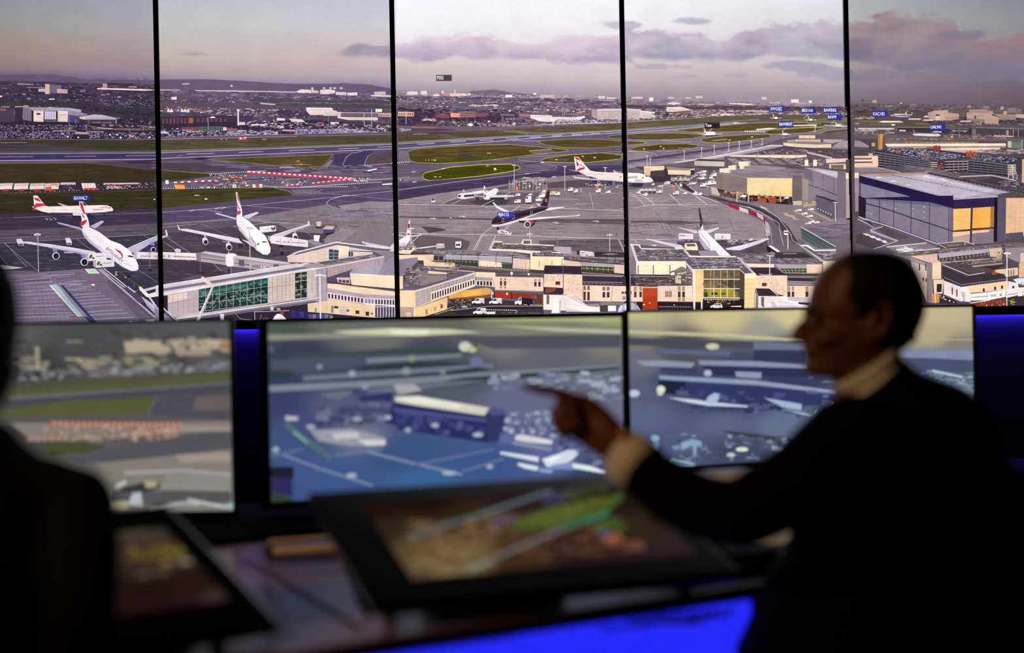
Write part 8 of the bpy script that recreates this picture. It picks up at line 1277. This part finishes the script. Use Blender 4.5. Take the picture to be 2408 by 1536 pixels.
# ================================================================ people
M_SKIN = mat('skin', '6c3c1e', .5, bump=.1, scale=120); M_SUIT = mat('dark_suit_wool', '08090c', .9, spec=.1, bump=.3, scale=300); M_SHIRT = mat('white_shirt_cotton', 'f2eee4', .8, bump=.1, scale=200); M_HAIR = mat('dark_brown_hair', '0c0806', .7, bump=.8, scale=250, spec=.2); M_GOLD = mat('gold', 'c89a3c', .3, metal=1)
def ring(L, R_, t, d, n=24, fr=2.0, shift=0):
    """closed outline through two picture points at depth d; t = half thickness front to back"""
    A, B = W(*L, d), W(*R_, d); c = (A+B)/2; a = (B-A)/2; out = []
    for j in range(n):
        q = 2*math.pi*j/n; ca, sa = math.cos(q), math.sin(q)
        f = abs(ca)**(2/fr)*(1 if ca > 0 else -1); g = abs(sa)**(2/fr)*(1 if sa > 0 else -1)
        out.append(c+a*f+Vector((0, t*g, 0)))
    return out
HD = 2.45
man = empty('person', (.62, 2.38, 0), 'man in dark suit and white shirt pointing at the middle desk monitor', 'person', None)
rows = [(589, 2012, 2058, .018), (594, 1990, 2090, .042), (606, 1962, 2116, .062), (635, 1930, 2146, .075), (675, 1910, 2163, .079), (712, 1900, 2167, .079), (735, 1897, 2164, .076), (757, 1904, 2158, .072), (780, 1902, 2148, .07), (803, 1899, 2134, .067), (825, 1899, 2118, .063), (846, 1901, 2100, .058), (866, 1901, 2055, .052), (880, 1907, 2012, .042), (889, 1925, 1985, .028)]
body = MB()
def headring(y, a, b, w, grow=0):
    n = 36; out = []
    A, B = W(a-grow/.00073, y, HD), W(b+grow/.00073, y, HD); c = A+(B-A)*.56; 
    for j in range(n):
        q = 2*math.pi*j/n; ca, sa = math.cos(q), math.sin(q)
        if ca < 0: p = c+(A-c)*abs(ca)**.85; s_ = abs(sa)**.95
        else: p = c+(B-c)*abs(ca)**.95; s_ = abs(sa)**.9
        out.append(p+Vector((0, (w+grow)*s_*(1 if sa > 0 else -1), 0)))
    return out
body.rings([headring(*r) for r in rows])
def T(pts, rad, n=14, m_=None): (m_ or body).tube([W(*p) for p in pts], rad, n, 'round')
T([(2078, 790, HD), (2066, 850, HD), (2052, 930, 2.43)], [(.058, .058), (.06, .06), (.07, .066)], 20)                                   # neck
T([(1903, 752, HD), (1884, 776, HD), (1874, 791, HD)], [.009, .0135, .012]); T([(1893, 797, HD), (1902, 800, HD)], [(.016, .008), (.013, .008)])   # nose
T([(1903, 800, HD-.012), (1890, 797, HD-.012)], .008); T([(1903, 800, HD+.012), (1890, 797, HD+.012)], .008)
T([(1901, 823, HD-.02), (1896, 821, HD), (1901, 823, HD+.02)], .0062); T([(1903, 836, HD-.018), (1898, 837, HD), (1903, 836, HD+.018)], .0066)       # lips
T([(1910, 868, HD-.014), (1910, 868, HD+.014)], .014); T([(1902, 730, HD-.035), (1899, 733, HD-.012), (1899, 733, HD+.012), (1902, 730, HD+.035)], .009)  # chin, brow
T([(1940, 795, HD-.04), (1965, 790, HD-.045)], .02)                                                                                     # cheek
for q in range(11):                                                                                                                       # ear rim
    a0, a1 = math.radians(-120+q*27), math.radians(-120+(q+1)*27)
    f = lambda a_: (2064+25*math.cos(a_)+(6 if a_ < 0 else -4), 752+42*math.sin(a_), HD-.079-.006*math.cos(a_))
    T([f(a0), f(a1)], .0062, 8)
T([(2058, 735, HD-.074), (2052, 770, HD-.074)], [(.013, .006)]*2, 10); T([(2046, 792, HD-.074), (2048, 796, HD-.075)], .009, 8)
# left arm to the pointing hand
AD = 2.28
T([(2010, 1090, 2.27), (1860, 1150, 2.2), (1725, 1205, 2.2)], [.06, .05, .045]); T([(1725, 1205, 2.2), (1580, 1160, 2.3), (1462, 1062, 2.36)], [.042, .036, (.024, .031)])
T([(1462, 1058, 2.36), (1420, 1022, 2.37), (1385, 993, 2.38), (1350, 968, 2.38)], [(.023, .031), (.021, .036), (.019, .04), (.016, .037)], 18)       # palm
hz = 2.38
for pts, rr in (([(1352, 938, hz), (1308, 922, hz-.005), (1272, 916, hz-.005), (1236, 909, hz-.004)], [.0115, .010, .009, .0072]),
                ([(1350, 955, hz-.018), (1312, 950, hz-.02), (1299, 972, hz-.02), (1318, 988, hz-.012)], [.011, .010, .009, .008]),
                ([(1352, 975, hz-.026), (1318, 978, hz-.028), (1303, 998, hz-.026), (1322, 1010, hz-.016)], [.0105, .0098, .0088, .0078]),
                ([(1362, 995, hz-.03), (1332, 1004, hz-.03), (1317, 1018, hz-.028), (1332, 1028, hz-.018)], [.0095, .0088, .008, .0072]),
                ([(1418, 1005, hz+.02), (1378, 985, hz+.035), (1340, 975, hz+.03), (1318, 968, hz+.018)], [.014, .0125, .011, .0088])):
    T(pts, rr, 12)
# trunk, other arm, thighs and feet of the body
body.rings([ring((2000, 935), (2110, 860), .055, 2.4), ring((1950, 1030), (2230, 990), .075, 2.38), ring((1930, 1110), (2320, 1110), .09, 2.36), ring((1890, 1300), (2350, 1300), .11, 2.36), ring((1880, 1560), (2350, 1560), .12, 2.36), ring((1880, 1800), (2350, 1800), .12, 2.36)])
T([(2200, 1000, 2.46), (2080, 1150, 2.52), (1960, 1260, 2.5)], [.055, .045, .04]); T([(1960, 1260, 2.5), (1880, 1310, 2.5), (1840, 1335, 2.5)], [.035, .028, (.03, .018)])
def legs(m_, hip, knee, foot, r):
    for s_ in (-.09, .09):
        dd = Vector(knee)-Vector(hip); off_ = Vector((-dd.y, dd.x, 0)).normalized()*s_; m_.tube([Vector(hip)+off_, Vector(knee)+off_], r, 14, 'round'); m_.tube([Vector(knee)+off_, Vector(foot)+off_], [r[1], r[1]*.62], 14, 'round')
legs(body, (.62, 2.28, .56), (.30, 2.09, .55), (.30, 2.07, .10), [.07, .05])
body.build('body', M_SKIN, man, True, remesh=.0045, smoothit=3)
hair = MB(); hr = [headring(*r, grow=.006) for r in rows[:11]]; hair.rings(hr, True)
o = hair.build('hair', M_HAIR, man, True)
bm = bmesh.new(); bm.from_mesh(o.data)
def hl(y): return interp([(585, 1984), (620, 1988), (680, 1993), (715, 1998), (745, 2008), (747, 2040), (760, 2086), (800, 2092), (830, 2096)], y)
def topx(p): d_ = (p-CAM); k_ = d_.dot(FWD); return (CX+F*d_.dot(RIGHT)/k_, CY+F*d_.dot(DOWN)/k_)
kill = []
for f_ in bm.faces:
    x_, y_ = topx(f_.calc_center_median())
    if x_ < hl(y_): kill.append(f_)
bmesh.ops.delete(bm, geom=kill, context='FACES'); bm.to_mesh(o.data); bm.free()
sd = o.modifiers.new('thickness', 'SOLIDIFY'); sd.thickness = .008; sd.offset = -1; ss = o.modifiers.new('sub', 'SUBSURF'); ss.levels = ss.render_levels = 1
T_ = lambda pts, rad, n=14: None
eb = MB(); eb.tube([W(1908, 727, HD-.045), W(1902, 724, HD-.028), W(1899, 727, HD-.012)], .0035, 8, 'round'); eb.build('eyebrow', M_HAIR, man, True)
ey = MB(); ey.tube([W(1911, 752, HD-.034), W(1911, 752, HD-.028)], .0095, 12, 'round'); ey.build('eye', mat('eye_white', '8a8078', .2), man, True)
# shirt: body, collar and cuff; jacket over it
sh = MB(); sh.rings([ring((1978, 930), (2112, 838), .064, 2.425), ring((1962, 902), (2096, 812), .060, 2.43)], False)
o = sh.build('shirt_collar', M_SHIRT, man, True); sd = o.modifiers.new('thickness', 'SOLIDIFY'); sd.thickness = .004; sd.offset = 1
sh = MB(); sh.rings([ring((2000, 955), (2115, 865), .075, 2.4), ring((1978, 930), (2112, 838), .066, 2.425)], False); sh.build('shirt', M_SHIRT, man, True)
def cuff(name, p, q, r0, r1, material, par):
    m_ = MB(); m_.tube([W(*p), W(*q)], [r0, r1], 22, False); o_ = m_.build(name, material, par, True); s_ = o_.modifiers.new('thickness', 'SOLIDIFY'); s_.thickness = .003; s_.offset = 1; return o_
cuff('shirt_cuff', (1516, 1110, 2.325), (1462, 1066, 2.355), (.042, .045), (.036, .042), M_SHIRT, man)
cuff('shirt_cuff', (1890, 1303, 2.5), (1848, 1330, 2.5), (.034, .028), (.032, .024), M_SHIRT, man)
cf = MB(); cf.tube([W(1462, 1018, 2.325), W(1470, 1026, 2.322)], .008, 12, 'round'); cf.build('cufflink', M_GOLD, man, True)
jk = MB()
jr = [((1988, 950), (2116, 845), .070, 2.40), ((1950, 968), (2160, 874), .085, 2.40), ((1918, 985), (2200, 888), .10, 2.39), ((1900, 1005), (2250, 905), .115, 2.38), ((1888, 1035), (2300, 938), .125, 2.37), ((1876, 1075), (2338, 1000), .13, 2.36), ((1866, 1150), (2378, 1110), .135, 2.35), ((1864, 1240), (2390, 1230), .135, 2.35), ((1856, 1300), (2394, 1300), .135, 2.35), ((1806, 1345), (2396, 1360), .14, 2.35), ((1780, 1430), (2396, 1440), .145, 2.34), ((1730, 1536), (2396, 1536), .15, 2.33), ((1740, 1640), (2390, 1640), .15, 2.33)]
jk.rings([ring(*r, n=30, fr=2.3) for r in jr])
jt = lambda pts, rad: jk.tube([W(*p) for p in pts], rad, 18, 'round')
jt([(2010, 1055, 2.24), (1880, 1135, 2.18), (1738, 1212, 2.19)], [.088, .064, .054]); jt([(1738, 1212, 2.19), (1640, 1188, 2.25), (1580, 1158, 2.29), (1532, 1124, 2.315)], [.053, .052, .051, (.05, .046)])
jt([(2210, 1000, 2.48), (2080, 1150, 2.54), (1970, 1258, 2.52)], [.07, .056, .05]); jt([(1970, 1258, 2.52), (1895, 1302, 2.5)], [.05, .042])
jk.build('suit_jacket', M_SUIT, man, True, remesh=.008, smoothit=4)
tr = MB(); legs(tr, (.62, 2.28, .56), (.30, 2.09, .55), (.30, 2.07, .10), [.085, .062]); tr.rings([ring((1830, 1640), (2330, 1640), .14, 2.33), ring((1850, 1800), (2320, 1800), .13, 2.33)]); tr.build('trousers', M_SUIT, man, True, remesh=.01)
for s_ in (-.09, .09):
    m = MB(); m.tube([(.32, 2.08+s_, .045), (.17, 2.0+s_, .035)], [(.045, .045), (.038, .03)], 14, 'round'); m.build('shoe', mat('shoe_leather', '0a0808', .3), man, True)
def chair(x, y, rz, label):
    c = empty('office_chair', (x, y, 0), label, 'chair', 'office chairs at the control desk'); R_ = Matrix.Rotation(rz, 3, 'Z'); M_ = mat('chair_fabric', '08080a', .95, spec=.1); o_ = Vector((x, y, 0))
    m = MB(); m.box(o_+Vector((0, 0, .425)), (.46, .46, .07), M=R_); m.build('seat', M_, c, bevel=.03)
    m = MB(); m.box(o_+R_ @ Vector((.25, 0, .70)), (.05, .42, .40), M=R_ @ Matrix.Rotation(.12, 3, 'Y')); m.build('backrest', M_, c, bevel=.024)
    m = MB(); m.tube([o_+R_ @ Vector((.2, 0, .39)), o_+R_ @ Vector((.27, 0, .42)), o_+R_ @ Vector((.265, 0, .6))], .02); m.build('back_bracket', M_DARK, c, True)
    m = MB(); m.tube([o_+Vector((0, 0, .1)), o_+Vector((0, 0, .39))], .028); m.build('gas_column', M_DARK, c, True)
    for k in range(5):
        t = R_ @ Matrix.Rotation(k*2*math.pi/5, 3, 'Z') @ Vector((.29, 0, 0)); m = MB(); m.tube([o_+Vector((0, 0, .11)), o_+t+Vector((0, 0, .075))], [.024, .015]); m.build('leg', M_DARK, c, True)
        m = MB(); ax = Vector((-t.y, t.x, 0)).normalized()*.02; m.tube([o_+t+Vector((0, 0, .03))-ax, o_+t+Vector((0, 0, .03))+ax], .03, 16); m.build('castor', M_DARK, c, True)
chair(.69, 2.21, .5, 'dark office chair under the pointing man, nearly lost in the dark')
# the seated person at the left edge
ld = 1.9; per = empty('person', (-.62, 1.62, 0), 'person in dark clothes seen from behind as a silhouette, cut by the frame edge', 'person')
b2 = MB(); HR = [(572, 60, .03), (585, 110, .06), (620, 150, .085), (680, 176, .097), (760, 184, .1), (850, 181, .098), (900, 172, .09), (940, 150, .08), (985, 110, .062)]
b2.rings([ring((-150-w, y+18), (-150+w, y+18), t, ld, 28) for y, w, t in HR]); b2.tube([W(-138, 950, ld), W(-140, 1060, ld)], [.062, .07], 20, 'round')
b2.tube([W(26, 856, ld-.01), W(28, 886, ld-.01)], [(.012, .006)]*2, 8, 'round'); b2.tube([W(-138, 1060, ld), W(-200, 1180, ld-.02), W(-220, 1700, ld-.1)], [(.06, .06), (.12, .08), (.14, .09)], 24, 'round')
b2.tube([W(150, 1195, 1.87), W(184, 1300, 1.82), W(180, 1450, 1.765)], [.036, .036, .034], 14, 'round'); b2.tube([W(180, 1450, 1.765), Vector((-.56, 1.76, .67))], [.034, .026], 12, 'round')
hx = Vector((-.56, 1.74, .655))
for k in range(4): b2.tube([hx+Vector((-.03+k*.019, .02, 0)), hx+Vector((-.028+k*.019, .06, .006)), hx+Vector((-.027+k*.018, .085+.01*(k in (1, 2)), -.004))], [.0095, .0085, .0075], 10, 'round')
b2.tube([hx-Vector((.0, .02, 0)), hx+Vector((-.002, .03, 0))], [(.036, .014), (.04, .013)], 14, 'round'); b2.tube([hx+Vector((.03, 0, 0)), hx+Vector((.055, .035, 0))], [.012, .009], 10, 'round')
legs(b2, (-.66, 1.46, .56), (-.62, 1.69, .55), (-.62, 1.66, .10), [.07, .05]); b2.build('body', M_SKIN, per, True, remesh=.006, smoothit=3)
m = MB(); m.rings([ring((-150-w-7, y+12), (-150+w+(7 if y < 800 else -4), y-6), t+.006, ld-(.004 if y < 800 else .02), 28) for y, w, t in HR[:8]]); m.build('hair', M_HAIR, per, True)
j2 = MB(); j2.rings([ring(*r, n=30, fr=2.4) for r in [((-220, 1000), (-50, 985), .075, ld), ((-420, 1040), (5, 1000), .10, ld), ((-520, 1080), (45, 1050), .12, ld), ((-560, 1130), (100, 1086), .13, ld), ((-580, 1200), (150, 1150), .13, ld), ((-570, 1400), (170, 1400), .13, ld-.03), ((-560, 1760), (150, 1760), .13, ld-.08)]])
j2.tube([W(90, 1155, ld-.02), W(185, 1180, 1.88)], [.05, .046], 18, 'round'); j2.tube([W(182, 1182, 1.88), W(196, 1300, 1.82), W(185, 1465, 1.76)], [.05, .048, .046], 18, 'round'); j2.tube([W(185, 1465, 1.76), Vector((-.565, 1.74, .68))], [.045, .036], 18, 'round')
j2.build('dark_jacket', M_SUIT, per, True, remesh=.009, smoothit=4)
m = MB(); legs(m, (-.66, 1.46, .56), (-.62, 1.69, .55), (-.62, 1.66, .10), [.085, .062]); m.tube([(-.82, 1.5, .58), (-.50, 1.5, .58)], .11, 16, 'round'); m.build('trousers', M_SUIT, per, True, remesh=.01)
for s_ in (-.09, .09): m = MB(); m.tube([(-.62+s_, 1.62, .045), (-.62+s_, 1.75, .035)], [(.045, .045), (.038, .03)], 14, 'round'); m.build('shoe', M_DARK, per, True)
chair(-.66, 1.45, math.radians(-90), 'dark office chair under the silhouetted person at the frame edge')
# ================================================================ light of the room: screens, plus one dim warm ceiling lamp behind the lens
la = bpy.data.lights.new('ceiling_spot', 'SPOT'); la.energy = 62; la.color = (1, .55, .25); la.spot_size = math.radians(54); la.spot_blend = .6; la.shadow_soft_size = .12; lo = bpy.data.objects.new('ceiling_spot', la); COL.objects.link(lo); lo.location = (-1.7, .9, 2.35)
lo.rotation_euler = (Vector((.25, 2.42, 1.0))-lo.location).to_track_quat('-Z', 'Y').to_euler()
w_ = bpy.data.worlds.new('World'); SC.world = w_; w_.use_nodes = True; w_.node_tree.nodes['Background'].inputs[0].default_value = (.012, .01, .012, 1); w_.node_tree.nodes['Background'].inputs[1].default_value = .1
